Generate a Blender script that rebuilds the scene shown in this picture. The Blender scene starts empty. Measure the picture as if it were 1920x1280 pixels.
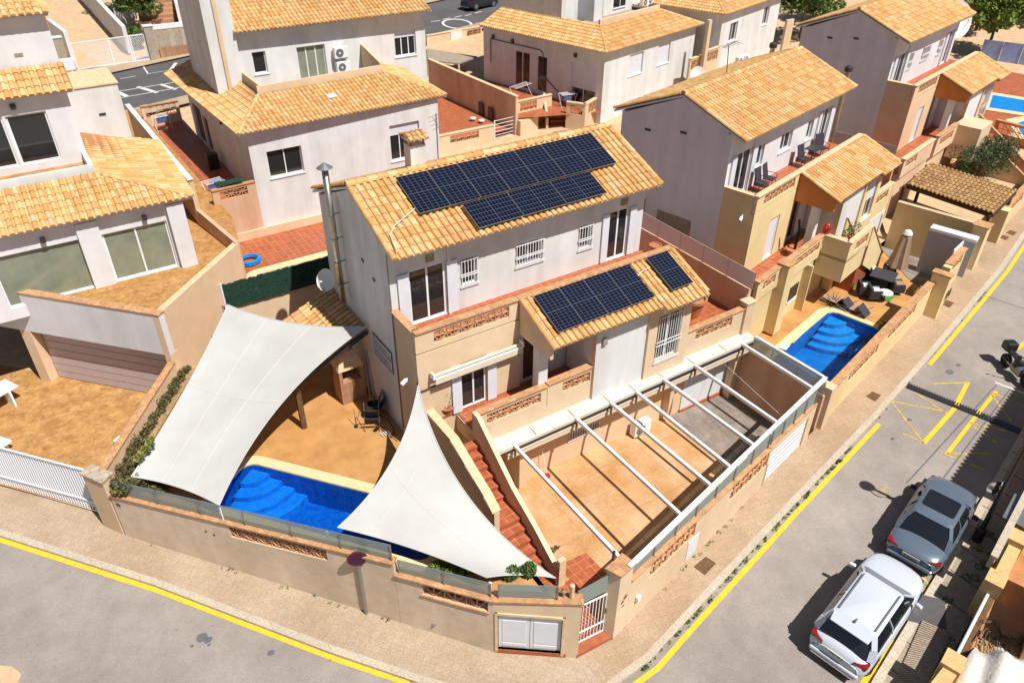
import bpy, math, random
from mathutils import Vector, Matrix
from mathutils.geometry import tessellate_polygon
random.seed(7)
rnd = random.random
R = math.radians
S = bpy.context.scene
COL = S.collection

# ------------------------------------------------------------------ camera
CAM = Vector((-9.492, -21.393, 20.05))
FPX = 1421.5                                   # focal length in pixels of a 1920 px wide frame
_yaw, _pitch, _roll = R(33.368), R(34.507), R(0.41)
_f = Vector((math.sin(_yaw)*math.cos(_pitch), math.cos(_yaw)*math.cos(_pitch), -math.sin(_pitch)))
_r = Vector((math.cos(_yaw), -math.sin(_yaw), 0)); _u = _r.cross(_f)
_r2 = _r*math.cos(_roll)+_u*math.sin(_roll); _u2 = _u*math.cos(_roll)-_r*math.sin(_roll)
cam = bpy.data.objects.new('camera', bpy.data.cameras.new('camera')); COL.objects.link(cam)
m4 = Matrix((( _r2.x, _u2.x, -_f.x, CAM.x), (_r2.y, _u2.y, -_f.y, CAM.y), (_r2.z, _u2.z, -_f.z, CAM.z), (0, 0, 0, 1)))
cam.matrix_world = m4
cam.data.sensor_width = 36; cam.data.lens = FPX/1920*36
cam.data.clip_start = .3; cam.data.clip_end = 3000
S.camera = cam

# ------------------------------------------------------------------ light
SUN = Vector((0.15, -0.58, 1.0)).normalized()    # towards the sun
w = bpy.data.worlds.new('World'); S.world = w; w.use_nodes = True
nt = w.node_tree; bg = nt.nodes['Background']
sky = nt.nodes.new('ShaderNodeTexSky'); sky.sky_type = 'NISHITA'; sky.sun_disc = False
sky.sun_elevation = math.asin(SUN.z); sky.sun_rotation = math.atan2(SUN.x, SUN.y)
nt.links.new(sky.outputs[0], bg.inputs[0]); bg.inputs[1].default_value = 0.05
sl = bpy.data.lights.new('sun', 'SUN'); sl.energy = 5.0; sl.angle = R(.5); sl.color = (1, .965, .905)
so = bpy.data.objects.new('sun', sl); COL.objects.link(so); so.location = SUN*80
so.rotation_euler = SUN.to_track_quat('Z', 'Y').to_euler()
S.view_settings.view_transform = 'Standard'; S.view_settings.look = 'None'
S.view_settings.exposure = 0.3; S.view_settings.gamma = 1

# ------------------------------------------------------------------ measuring helpers (image point -> world point on a real surface)
def ray(u, v): return _r2*((u-960)/FPX)-_u2*((v-640)/FPX)+_f
def P(u, v, z): d = ray(u, v); return CAM+d*((z-CAM.z)/d.z)
def PY(u, v, y): d = ray(u, v); return CAM+d*((y-CAM.y)/d.y)
def PX(u, v, x): d = ray(u, v); return CAM+d*((x-CAM.x)/d.x)
def gz(x, y): return .045*(x-.5)+.04*(y+11.7)      # the sloping street
GN = Vector((-.045, -.04, 1))
def G(u, v, dz=0):
    d = ray(u, v); p0 = Vector((.5, -11.7, dz)); return CAM+d*((p0-CAM).dot(GN)/d.dot(GN))

# ------------------------------------------------------------------ materials
def mat(name, col, rough=.85, var=.12, scale=3., bump=0, bscale=40., spec=.3, metal=0, coords='Object', kind=None, attr=False, col2=None, **kw):
    m = bpy.data.materials.new(name); m.use_nodes = True; n = m.node_tree.nodes; l = m.node_tree.links
    b = n['Principled BSDF']; b.inputs['Roughness'].default_value = rough; b.inputs['Metallic'].default_value = metal
    b.inputs['Specular IOR Level'].default_value = spec
    tc = n.new('ShaderNodeTexCoord'); src = tc.outputs[coords]
    if kind is None and not attr and var == 0:
        b.inputs['Base Color'].default_value = (*col, 1)
    else:
        ns = n.new('ShaderNodeTexNoise'); ns.inputs['Scale'].default_value = scale; ns.inputs['Detail'].default_value = 6; ns.inputs['Roughness'].default_value = .62
        l.new(src, ns.inputs['Vector'])
        rp = n.new('ShaderNodeValToRGB'); c2 = col2 or tuple(c*(1-var*2) for c in col)
        rp.color_ramp.elements[0].position = .3; rp.color_ramp.elements[1].position = .68
        rp.color_ramp.elements[0].color = (*c2, 1); rp.color_ramp.elements[1].color = (*[min(1, c*(1+var*.35)) for c in col], 1)
        l.new(ns.outputs[0], rp.inputs[0]); out = rp.outputs[0]
        if attr:
            va = n.new('ShaderNodeVertexColor'); va.layer_name = 'Col'
            mx = n.new('ShaderNodeMix'); mx.data_type = 'RGBA'; mx.blend_type = 'MULTIPLY'; mx.inputs[0].default_value = 1
            l.new(va.outputs[0], mx.inputs[6]); l.new(out, mx.inputs[7]); out = mx.outputs[2]
        if kind == 'brick' or kind == 'tile':
            br = n.new('ShaderNodeTexBrick'); br.inputs['Scale'].default_value = 1
            br.inputs['Brick Width'].default_value = kw.get('bw', .33); br.inputs['Row Height'].default_value = kw.get('bh', .33)
            br.offset = 0 if kind == 'tile' else .5
            br.inputs['Mortar Size'].default_value = kw.get('ms', .012)
            br.inputs['Color1'].default_value = (1, 1, 1, 1); br.inputs['Color2'].default_value = (*[kw.get('tv', .78)]*3, 1)
            br.inputs['Mortar'].default_value = (*kw.get('mortar', (.6, .6, .6)), 1)
            mp = n.new('ShaderNodeMapping'); mp.inputs['Rotation'].default_value = (0, 0, kw.get('rot', 0)); l.new(src, mp.inputs[0]); l.new(mp.outputs[0], br.inputs['Vector'])
            mx = n.new('ShaderNodeMix'); mx.data_type = 'RGBA'; mx.blend_type = 'MULTIPLY'; mx.inputs[0].default_value = 1
            l.new(out, mx.inputs[6]); l.new(br.outputs[0], mx.inputs[7]); out = mx.outputs[2]
        if kw.get('grain'):
            gn = n.new('ShaderNodeTexNoise'); gn.inputs['Scale'].default_value = kw.get('gscale', 38); gn.inputs['Detail'].default_value = 3; gn.inputs['Roughness'].default_value = .8; l.new(src, gn.inputs['Vector'])
            gr = n.new('ShaderNodeMapRange'); gr.inputs[1].default_value = .3; gr.inputs[2].default_value = .7; gr.inputs[3].default_value = 1-kw['grain']; gr.inputs[4].default_value = 1+kw['grain']; l.new(gn.outputs[0], gr.inputs[0])
            mx = n.new('ShaderNodeMix'); mx.data_type = 'RGBA'; mx.blend_type = 'MULTIPLY'; mx.inputs[0].default_value = 1
            l.new(out, mx.inputs[6]); l.new(gr.outputs[0], mx.inputs[7]); out = mx.outputs[2]
        if kw.get('stain'):
            sn = n.new('ShaderNodeTexNoise'); sn.inputs['Scale'].default_value = kw.get('sscale', .35); sn.inputs['Detail'].default_value = 4
            mp = n.new('ShaderNodeMapping'); mp.inputs['Scale'].default_value = kw.get('sstretch', (1, 1, .35)); l.new(src, mp.inputs[0]); l.new(mp.outputs[0], sn.inputs['Vector'])
            r2 = n.new('ShaderNodeValToRGB'); r2.color_ramp.elements[0].position = .35; r2.color_ramp.elements[1].position = .65
            r2.color_ramp.elements[0].color = (*kw['stain'], 1); r2.color_ramp.elements[1].color = (1, 1, 1, 1); l.new(sn.outputs[0], r2.inputs[0])
            mx = n.new('ShaderNodeMix'); mx.data_type = 'RGBA'; mx.blend_type = 'MULTIPLY'; mx.inputs[0].default_value = 1
            l.new(out, mx.inputs[6]); l.new(r2.outputs[0], mx.inputs[7]); out = mx.outputs[2]
        l.new(out, b.inputs['Base Color'])
    if bump:
        bn = n.new('ShaderNodeTexNoise'); bn.inputs['Scale'].default_value = bscale; bn.inputs['Detail'].default_value = 4; l.new(src, bn.inputs['Vector'])
        bp = n.new('ShaderNodeBump'); bp.inputs['Strength'].default_value = bump; bp.inputs['Distance'].default_value = .02
        l.new(bn.outputs[0], bp.inputs['Height']); l.new(bp.outputs[0], b.inputs['Normal'])
    return m
M = {}
M['white'] = mat('white_plaster', (.71, .715, .715), var=.05, scale=1.2, bump=.3, bscale=60, stain=(.86, .85, .825), sscale=1.1, sstretch=(1.3, 1.3, .16), grain=.03)
M['lilac'] = mat('lilac_white_plaster', (.74, .73, .75), var=.04, scale=1.2, bump=.25, bscale=60, stain=(.90, .89, .885), sscale=1.1, sstretch=(1.3, 1.3, .16), grain=.03)
M['beige'] = mat('beige_plaster', (.72, .545, .37), var=.05, scale=1.5, bump=.3, bscale=60, stain=(.88, .86, .83))
M['grime'] = mat('grimy_beige_plaster', (.78, .62, .465), var=.07, scale=2.5, bump=.3, bscale=60, stain=(.82, .79, .74), sscale=.6, grain=.06)
M['yellow_wall'] = mat('yellow_beige_plaster', (.76, .60, .33), var=.05, scale=1.5, bump=.3, bscale=60, stain=(.9, .87, .82))
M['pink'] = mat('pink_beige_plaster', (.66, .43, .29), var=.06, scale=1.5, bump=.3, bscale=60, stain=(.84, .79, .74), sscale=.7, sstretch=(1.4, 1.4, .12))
M['peach'] = mat('peach_plaster', (.75, .54, .36), var=.05, scale=1.5, bump=.2, bscale=60, stain=(.9, .86, .82))
M['orange_wall'] = mat('burnt_orange_plaster', (.55, .21, .06), var=.08, scale=2)
M['coping'] = mat('terracotta_coping', (.62, .34, .17), var=.16, scale=5, kind='brick', bw=.28, bh=.28, ms=.01, mortar=(.75, .7, .6), bump=.3)
M['coping_pale'] = mat('pale_coping', (.74, .52, .32), var=.12, scale=5, bump=.2)
M['rooftile'] = mat('roof_tile', (1, 1, 1), var=.1, scale=9, attr=True, rough=.8, bump=.3, bscale=50)
M['lattice'] = mat('lattice_tile', (.64, .34, .18), var=.18, scale=12)
M['redtile'] = mat('red_floor_tile', (.43, .125, .055), var=.16, scale=6, kind='tile', bw=.33, bh=.33, ms=.014, mortar=(1.35, 1.6, 1.8), tv=.82, rough=.5)
M['stepface'] = mat('red_step_tile', (.40, .12, .055), var=.15, scale=6, rough=.5)
M['deck'] = mat('ochre_deck', (.52, .275, .10), var=.10, scale=1.6, bump=.2, bscale=20, stain=(.92, .86, .8), sscale=.8, sstretch=(1, 1, 1), grain=.10, gscale=25)
M['patio'] = mat('patio_concrete', (.58, .40, .25), col2=(.43, .235, .09), scale=.75, kind='tile', bw=1.15, bh=1.15, ms=.012, mortar=(.8, .76, .7), tv=.95, bump=.25, bscale=18, stain=(.96, .84, .66), sscale=.9, sstretch=(1, 1, 1), grain=.16, gscale=16)
M['patio_grey'] = mat('grey_driveway', (.30, .25, .215), var=.2, scale=2.2, bump=.25, bscale=18, stain=(.8, .78, .76), sscale=.9, sstretch=(1, 1, 1), grain=.2, gscale=16)
M['stamped'] = mat('stamped_concrete', (.50, .29, .115), col2=(.30, .15, .05), scale=3.2, bump=.9, bscale=7, stain=(.9, .82, .7), sscale=.6, sstretch=(1, 2.5, 1), grain=.2, gscale=9)
M['poolcoping'] = mat('pool_coping', (.74, .54, .31), var=.06, scale=4)
M['poolblue'] = mat('pool_mosaic', (.006, .16, .55), col2=(.002, .07, .34), scale=4, kind='tile', bw=.12, bh=.12, ms=.006, mortar=(1.2, 1.2, 1.1), tv=.85, rough=.3)
M['poolteal'] = mat('pool_mosaic_teal', (.004, .23, .52), col2=(.003, .16, .42), scale=1.2, rough=.3)
M['poolteal2'] = mat('pool_mosaic_teal_light', (.01, .33, .66), var=.12, scale=5, rough=.3)
M['poolblue2'] = mat('pool_mosaic_light', (.01, .25, .72), var=.18, scale=5, rough=.3)
M['sidewalk'] = mat('pavement_slabs', (.50, .385, .27), var=.16, scale=22, kind='tile', bw=.22, bh=.22, ms=.008, mortar=(.86, .84, .8), tv=.9, bump=.3, stain=(.84, .8, .76), sscale=.5, sstretch=(1, 1, 1), rot=.9, grain=.16)
M['sidewalk2'] = mat('pavement_slabs_side', (.50, .365, .245), var=.16, scale=22, kind='tile', bw=.3, bh=.2, ms=.008, mortar=(.84, .82, .78), tv=.9, bump=.3, stain=(.84, .8, .76), sscale=.5, sstretch=(1, 1, 1), rot=.22, grain=.16)
M['kerb'] = mat('kerb_stone', (.54, .46, .36), var=.14, scale=14, kind='tile', bw=.6, bh=5, ms=.01, mortar=(.75, .75, .75), tv=.9, grain=.12)
M['road'] = mat('worn_asphalt', (.35, .305, .268), var=.09, scale=1.3, bump=.35, bscale=90, stain=(.78, .77, .78), sscale=.22, sstretch=(1, 1, 1), rough=.95, grain=.22, gscale=30)
M['road2'] = mat('dark_asphalt', (.115, .11, .112), var=.10, scale=2, bump=.3, bscale=90, stain=(.8, .8, .8), sscale=.3, sstretch=(1, 1, 1), grain=.15)
M['concrete'] = mat('raw_concrete', (.36, .29, .22), var=.14, scale=5, bump=.35, bscale=30, grain=.2)
M['yellow'] = mat('yellow_road_paint', (.78, .50, .02), var=.08, scale=6, col2=(.62, .40, .05), rough=.7)
M['faded_yellow'] = mat('faded_yellow_paint', (.66, .46, .12), var=.3, scale=9, rough=.7)
M['whitepaint'] = mat('white_road_paint', (.62, .60, .57), var=.12, scale=6)
M['dirt'] = mat('dry_dirt', (.42, .26, .13), var=.22, scale=4, bump=.6, bscale=14)
M['sand'] = mat('sandy_yard', (.58, .40, .24), var=.1, scale=2, bump=.3, bscale=20, grain=.15)
M['orange_ground'] = mat('orange_clay', (.55, .26, .12), var=.14, scale=2, bump=.4, bscale=20, stain=(.8, .72, .62), sscale=.7, sstretch=(1, 1, 1), grain=.12)
M['whitemetal'] = mat('white_painted_metal', (.78, .78, .79), rough=.35, var=0, spec=.5)
M['whitepvc'] = mat('white_joinery', (.76, .77, .80), rough=.4, var=0, spec=.5)
M['shutter'] = mat('pale_shutter', (.66, .68, .74), rough=.5, var=.03, scale=4)
M['greymetal'] = mat('grey_metal', (.30, .30, .31), rough=.4, var=.1, metal=.6)
M['steel'] = mat('stainless_steel', (.62, .56, .46), rough=.28, var=.15, scale=4, metal=.9)
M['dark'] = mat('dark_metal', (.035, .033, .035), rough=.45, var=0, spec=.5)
M['black'] = mat('black_plastic', (.018, .018, .02), rough=.4, var=0, spec=.5)
M['glass'] = mat('window_glass', (.018, .02, .022), rough=.06, var=0, spec=.8)
M['curtain'] = mat('curtained_glass', (.24, .27, .20), rough=.12, var=.12, scale=1.5, spec=.8)
M['wood'] = mat('dark_wood', (.085, .04, .022), rough=.5, var=.2, scale=8)
M['brown'] = mat('brown_wood', (.16, .085, .04), rough=.6, var=.2, scale=8)
M['terracotta'] = mat('terracotta', (.50, .19, .09), rough=.7, var=.12, scale=6)
M['sail'] = mat('shade_sail_cloth', (.52, .51, .49), rough=.9, var=.03, scale=1.2, stain=(.90, .895, .885), sscale=.55, sstretch=(1, 1, 1), bump=.6, bscale=1.6)
M['ledge'] = mat('cream_panel', (.62, .58, .50), rough=.5, var=.05, scale=3)
M['awning'] = mat('cream_awning', (.70, .60, .46), rough=.7, var=.04)
M['garage'] = mat('pale_garage_door', (.66, .68, .71), rough=.45, var=.03)
M['garage_brown'] = mat('greybrown_garage_door', (.52, .44, .44), rough=.5, var=.03)
M['bark'] = mat('bark', (.16, .11, .07), var=.2, scale=9)
M['clay'] = mat('brick_barbecue', (.45, .24, .14), var=.15, scale=6, kind='brick', bw=.24, bh=.08, ms=.012, mortar=(1.2, 1.2, 1.1))
M['matgreen'] = mat('green_turf_mat', (.08, .24, .05), var=.15, scale=20)
M['hedge_screen'] = mat('artificial_hedge_screen', (.022, .075, .045), col2=(.003, .014, .012), scale=16, bump=1, bscale=60)
M['tan'] = mat('tan_fabric', (.36, .24, .16), var=.1, scale=4)
M['greyfab'] = mat('dark_cushion', (.05, .045, .06), var=.15, scale=8)
M['bluehose'] = mat('blue_hose', (.01, .22, .62), rough=.4, var=0)
M['red'] = mat('red_paint', (.42, .02, .02), rough=.4, var=0)
M['signback'] = mat('sign_face', (.12, .02, .03), rough=.5, var=0)
M['silver'] = mat('silver_car_paint', (.17, .215, .275), rough=.22, var=0, metal=.45, spec=.6)
M['carwhite'] = mat('white_car_paint', (.50, .54, .60), rough=.25, var=0, spec=.6)
M['carblack'] = mat('black_car_paint', (.015, .018, .022), rough=.2, var=0, spec=.7)
M['carglass'] = mat('car_glass', (.012, .014, .018), rough=.05, var=0, spec=.9)
M['chrome'] = mat('chrome', (.7, .7, .72), rough=.15, var=0, metal=1)
M['tail'] = mat('tail_light', (.22, .008, .012), rough=.2, var=0, spec=.8)
M['plate'] = mat('number_plate', (.55, .55, .5), rough=.5, var=0)
M['tyre'] = mat('tyre_rubber', (.02, .02, .02), rough=.8, var=0)
M['dishwhite'] = mat('dish_white', (.66, .65, .62), rough=.5, var=.04)
M['stone'] = mat('pale_stone_blocks', (.52, .43, .33), var=.15, scale=4, kind='brick', bw=.5, bh=.25, ms=.02, mortar=(.7, .65, .55))
M['screenblue'] = mat('blue_tinted_screen', (.30, .40, .72), rough=.2, var=.1, scale=3, spec=.7)
M['cloth'] = mat('blue_laundry', (.12, .16, .34), var=.3, scale=9)
M['tarp'] = mat('crumpled_white_tarp', (.70, .66, .60), var=.1, scale=6, bump=1, bscale=8)
def leafmat(name, a, b):
    m = mat(name, a, col2=b, scale=2.2, rough=.7, attr=True); return m
M['leaf'] = leafmat('green_leaves', (.10, .17, .035), (.045, .085, .018))
M['leafbright'] = leafmat('bright_leaves', (.19, .25, .04), (.09, .14, .025))
M['olive'] = leafmat('olive_leaves', (.10, .14, .065), (.045, .065, .03))
M['hedge'] = leafmat('hedge_leaves', (.13, .14, .05), (.09, .055, .03))
# glass panels and water
M['shaded_white_door'] = mat('white_door_shade_tint', (.40, .38, .42), rough=.5, var=.03)  # white door seen in shade; the shade is put into this lilac grey
def trans(name, tint, fac, gcol, rough, bump=0, bscale=6, fres=None, diff=None):
    m = bpy.data.materials.new(name); m.use_nodes = True; n = m.node_tree.nodes; l = m.node_tree.links
    n.remove(n['Principled BSDF']); o = n['Material Output']
    t = n.new('ShaderNodeBsdfTransparent'); t.inputs[0].default_value = (*tint, 1)
    g = n.new('ShaderNodeBsdfGlossy'); g.inputs[0].default_value = (*gcol, 1); g.inputs['Roughness'].default_value = rough
    second = g
    if diff:
        d = n.new('ShaderNodeBsdfDiffuse'); d.inputs[0].default_value = (*diff, 1); second = n.new('ShaderNodeMixShader'); second.inputs[0].default_value = .22
        l.new(d.outputs[0], second.inputs[1]); l.new(g.outputs[0], second.inputs[2])
    mx = n.new('ShaderNodeMixShader'); l.new(t.outputs[0], mx.inputs[1]); l.new(second.outputs[0], mx.inputs[2])
    if fres:
        fr = n.new('ShaderNodeFresnel'); fr.inputs[0].default_value = fres; l.new(fr.outputs[0], mx.inputs[0])
    else: mx.inputs[0].default_value = fac
    if bump:
        tc = n.new('ShaderNodeTexCoord'); ns = n.new('ShaderNodeTexNoise'); ns.inputs['Scale'].default_value = bscale; ns.inputs['Detail'].default_value = 3; ns.inputs['Distortion'].default_value = .6
        l.new(tc.outputs['Object'], ns.inputs[0]); bp = n.new('ShaderNodeBump'); bp.inputs['Strength'].default_value = bump; bp.inputs['Distance'].default_value = .05
        l.new(ns.outputs[0], bp.inputs['Height']); l.new(bp.outputs[0], g.inputs['Normal'])
        if fres: l.new(bp.outputs[0], fr.inputs['Normal'])
    l.new(mx.outputs[0], o.inputs[0]); return m
M['water'] = trans('pool_water', (.55, .80, .95), 0, (1, 1, 1), .03, bump=.9, bscale=4, fres=1.33)
M['frosted'] = trans('frosted_glass', (.72, .80, .78), .56, (.8, .85, .85), .25, diff=(.34, .41, .40))
M['greypanel'] = trans('smoked_glass', (.35, .35, .36), .88, (.6, .6, .6), .3, diff=(.75, .70, .70))

# ------------------------------------------------------------------ mesh helpers
class MB:
    def __init__(s): s.v = []; s.f = []; s.c = []; s.mi = []; s.cur = 0; s.col = (1, 1, 1)
    def face(s, pts):
        i = len(s.v); s.v += [tuple(p) for p in pts]; s.f.append(tuple(range(i, i+len(pts)))); s.c.append(s.col); s.mi.append(s.cur)
    def quads(s, pts, faces):
        i = len(s.v); s.v += [tuple(p) for p in pts]
        for f in faces: s.f.append(tuple(i+k for k in f)); s.c.append(s.col); s.mi.append(s.cur)
    def hexa(s, a, b):     # two quads, bottom a, top b
        s.quads(list(a)+list(b), [(3, 2, 1, 0), (4, 5, 6, 7), (0, 1, 5, 4), (1, 2, 6, 5), (2, 3, 7, 6), (3, 0, 4, 7)]); return s
    def box(s, x0, x1, y0, y1, z0, z1):
        x0, x1 = min(x0, x1), max(x0, x1); y0, y1 = min(y0, y1), max(y0, y1)
        return s.hexa([(x0, y0, z0), (x1, y0, z0), (x1, y1, z0), (x0, y1, z0)], [(x0, y0, z1), (x1, y0, z1), (x1, y1, z1), (x0, y1, z1)])
    def cbox(s, c, sx, sy, sz, rz=0, tilt=None):
        c = Vector(c); mt = Matrix.Rotation(rz, 3, 'Z')
        if tilt: mt = mt @ Matrix.Rotation(tilt[1], 3, tilt[0])
        q = [mt @ Vector((a*sx/2, b*sy/2, e*sz/2))+c for e in (-1, 1) for a, b in ((-1, -1), (1, -1), (1, 1), (-1, 1))]
        return s.hexa(q[:4], q[4:])
    def prism(s, poly, z0, z1):   # poly 2D ccw; z0/z1 numbers or functions
        f0 = z0 if callable(z0) else (lambda x, y: z0); f1 = z1 if callable(z1) else (lambda x, y: z1)
        n = len(poly); b = [(p[0], p[1], f0(p[0], p[1])) for p in poly]; t = [(p[0], p[1], f1(p[0], p[1])) for p in poly]
        tri = tessellate_polygon([[Vector((p[0], p[1], 0)) for p in poly]])
        s.quads(b+t, [tuple(i+n for i in q) for q in tri]+[tuple(reversed(q)) for q in tri]+[(i, (i+1) % n, n+(i+1) % n, n+i) for i in range(n)]); return s
    def sheet(s, loops, zf):
        loops3 = [[Vector((p[0], p[1], 0)) for p in lp] for lp in loops]; flat = [p for lp in loops for p in lp]
        f1 = zf if callable(zf) else (lambda x, y: zf)
        tri = tessellate_polygon(loops3); pts = [(p[0], p[1], f1(p[0], p[1])) for p in flat]
        fs = []
        for t in tri:
            a, b, c = [flat[i] for i in t]
            fs.append(t if (b[0]-a[0])*(c[1]-a[1])-(b[1]-a[1])*(c[0]-a[0]) > 0 else tuple(reversed(t)))
        s.quads(pts, fs); return s
    def bar(s, p, q, w=.05, h=None):
        p, q = Vector(p), Vector(q); d = q-p
        if d.length < 1e-6: return s
        d.normalize(); h = h or w
        a = d.cross(Vector((0, 0, 1)));
        if a.length < .05: a = d.cross(Vector((0, 1, 0)))
        a.normalize(); b = a.cross(d).normalized(); a *= w/2; b *= h/2
        return s.hexa([p-a-b, p+a-b, p+a+b, p-a+b], [q-a-b, q+a-b, q+a+b, q-a+b])
    def tube(s, p, q, r, r2=None, n=10, cap=True):
        p, q = Vector(p), Vector(q); r2 = r if r2 is None else r2; d = (q-p)
        if d.length < 1e-6: return s
        d.normalize(); a = d.cross(Vector((0, 0, 1)))
        if a.length < .05: a = d.cross(Vector((0, 1, 0)))
        a.normalize(); b = a.cross(d)
        c = [a*math.cos(2*math.pi*i/n)+b*math.sin(2*math.pi*i/n) for i in range(n)]
        fs = [(i, (i+1) % n, n+(i+1) % n, n+i) for i in range(n)]
        if cap: fs += [tuple(reversed(range(n))), tuple(range(n, 2*n))]
        s.quads([p+x*r for x in c]+[q+x*r2 for x in c], fs); return s
    def path(s, pts, r, n=8):
        for a, b in zip(pts, pts[1:]): s.tube(a, b, r, n=n)
        return s
    def lathe(s, c, prof, n=16):
        c = Vector(c); k = len(prof)
        pts = [c+Vector((r*math.cos(2*math.pi*i/n), r*math.sin(2*math.pi*i/n), z)) for r, z in prof for i in range(n)]
        s.quads(pts, [(j*n+i, j*n+(i+1) % n, (j+1)*n+(i+1) % n, (j+1)*n+i) for j in range(k-1) for i in range(n)]); return s
    def build(s, name, mats, parent=None, smooth=False, bevel=0):
        me = bpy.data.meshes.new(name); me.from_pydata(s.v, [], s.f)
        mats = mats if isinstance(mats, (list, tuple)) else [mats]
        for m in mats: me.materials.append(M[m] if isinstance(m, str) else m)
        if any(s.mi): me.polygons.foreach_set('material_index', s.mi)
        if any(c != (1, 1, 1) for c in s.c):
            ca = me.color_attributes.new('Col', 'FLOAT_COLOR', 'CORNER'); arr = []
            for f, c in zip(s.f, s.c): arr += [*c, 1]*len(f)
            ca.data.foreach_set('color', arr)
        if smooth: me.shade_smooth()
        o = bpy.data.objects.new(name, me); COL.objects.link(o)
        if parent: o.parent = parent
        if bevel:
            b = o.modifiers.new('bevel', 'BEVEL'); b.width = bevel; b.segments = 2; b.limit_method = 'ANGLE'
        return o
def tag(o, label, cat, group=None, kind=None):
    if kind: o['kind'] = kind
    if label: o['label'] = label
    if cat: o['category'] = cat
    if group: o['group'] = group
    return o
def thing(name, label, cat, loc=(0, 0, 0), rz=0, group=None):
    o = bpy.data.objects.new(name, None); COL.objects.link(o); o.location = loc; o.rotation_euler = (0, 0, rz); o.empty_display_size = .3
    return tag(o, label, cat, group)
def struct(mb, name, m, label=None): o = mb.build(name, m); o['kind'] = 'structure'; return o
def copy_tree(o, parent=None):
    c = o.copy(); COL.objects.link(c); c.parent = parent
    for ch in list(o.children): copy_tree(ch, c)
    return c
def off(pts, d):          # offset open 2D polyline to the left by d
    out = []
    for i, p in enumerate(pts):
        a = Vector(pts[max(i-1, 0)][:2]); b = Vector(pts[min(i+1, len(pts)-1)][:2]); t = (b-a).normalized()
        out.append((p[0]-t.y*d, p[1]+t.x*d))
    return out
def strip(mb, pts, wdt, zf):
    a, b = off(pts, wdt/2), off(pts, -wdt/2)
    for i in range(len(pts)-1): mb.sheet([[b[i], b[i+1], a[i+1], a[i]]], zf)
    return mb

# wall along p0->p1 (2D) with rectangular openings (s0,s1,za,zb); thickness t to the left side
def wall(mb, p0, p1, z0, z1, t=.2, holes=(), z1b=None):
    p0, p1 = Vector(p0[:2]), Vector(p1[:2]); L = (p1-p0).length; d = (p1-p0)/L; n = Vector((-d.y, d.x))*t
    z1b = z1 if z1b is None else z1b
    g0 = z0 if callable(z0) else (lambda x, y: z0)
    top = lambda s: z1+(z1b-z1)*s/L
    def seg(a, b, lo, hi):
        if b-a < 1e-4: return
        A, B = p0+d*a, p0+d*b
        la, lb = (g0(A.x, A.y), g0(B.x, B.y)) if lo is None else (lo, lo)
        ha, hb = (top(a), top(b)) if hi is None else (hi, hi)
        if ha-la < 1e-4 and hb-lb < 1e-4: return
        mb.hexa([(A.x, A.y, la), (B.x, B.y, lb), (B.x+n.x, B.y+n.y, lb), (A.x+n.x, A.y+n.y, la)], [(A.x, A.y, ha), (B.x, B.y, hb), (B.x+n.x, B.y+n.y, hb), (A.x+n.x, A.y+n.y, ha)])
    cuts = sorted(set([0, L]+[x for h in holes for x in h[:2]]))
    for a, b in zip(cuts, cuts[1:]):
        hs = sorted([h for h in holes if h[0] <= a+1e-6 and h[1] >= b-1e-6], key=lambda h: h[2])
        lo = None
        for h in hs: seg(a, b, lo, h[2]); lo = h[3]
        seg(a, b, lo, None)
    return mb
def lat(mb, p0, p1, s0, s1, za, zb, t=.12, cell=.25, dy=.04, rows=None, za2=None, zb2=None):
    p0, p1 = Vector(p0[:2]), Vector(p1[:2]); d = (p1-p0).normalized(); n = Vector((-d.y, d.x))*dy; tw = .024; t = min(t, .05)
    nc = max(2, round((s1-s0)/cell)); nr = rows or max(1, round((zb-za)/cell)); cw, ch = (s1-s0)/nc, (zb-za)/nr
    sl = 0 if za2 is None else (za2-za)/(s1-s0)
    def Q(s, z): p = p0+d*s+n; return Vector((p.x, p.y, z+sl*(s-s0)))
    nn = Vector((n.x, n.y, 0)).normalized()
    def rib(a, b):
        q = Vector(b)-Vector(a); q.normalize(); w_ = q.cross(nn).normalized()*tw/2; th = nn*t
        mb.hexa([a-w_, b-w_, b+w_, a+w_], [a-w_+th, b-w_+th, b+w_+th, a+w_+th])
    for i in range(nc):
        for j in range(nr):
            a, b, c, e = s0+i*cw, s0+(i+1)*cw, za+j*ch, za+(j+1)*ch
            if (i+j) % 2: rib(Q(a, c), Q(b, e))
            else: rib(Q(a, e), Q(b, c))
        rib(Q(s0+i*cw, za), Q(s0+i*cw, zb))
    rib(Q(s1, za), Q(s1, zb))
    for j in range(nr+1): rib(Q(s0, za+j*ch), Q(s1, za+j*ch))
    return mb
def parapet(parent, p0, p1, z0, z1, t=.15, lats=(), m='beige', cop='coping', copw=.06, coph=.05, wallmb=None, z1b=None, name='parapet', rows=None):
    mb = wallmb or MB(); wall(mb, p0, p1, z0, z1, t, lats, z1b)
    if wallmb is None: mb.build(name, m, parent)
    for h in lats:
        lm = lat(MB(), p0, p1, h[0]+.002, h[1]-.002, h[2]+.002, h[3]-.002, t=t-.07, rows=rows); lm.build('lattice', 'lattice', parent)
    if cop:
        P0, P1 = Vector(p0[:2]), Vector(p1[:2]); d = (P1-P0).normalized(); n = Vector((-d.y, d.x)); z1b = z1 if z1b is None else z1b
        A, B = P0-d*.0, P1+d*.0; c = MB(); lo, hi = -copw, t+copw
        q = [A+n*lo, B+n*lo, B+n*hi, A+n*hi]; zz = [z1, z1b, z1b, z1]
        c.hexa([(a.x, a.y, z+.001) for a, z in zip(q, zz)], [(a.x, a.y, z+coph) for a, z in zip(q, zz)])
        c.build('coping', cop, parent)

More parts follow.
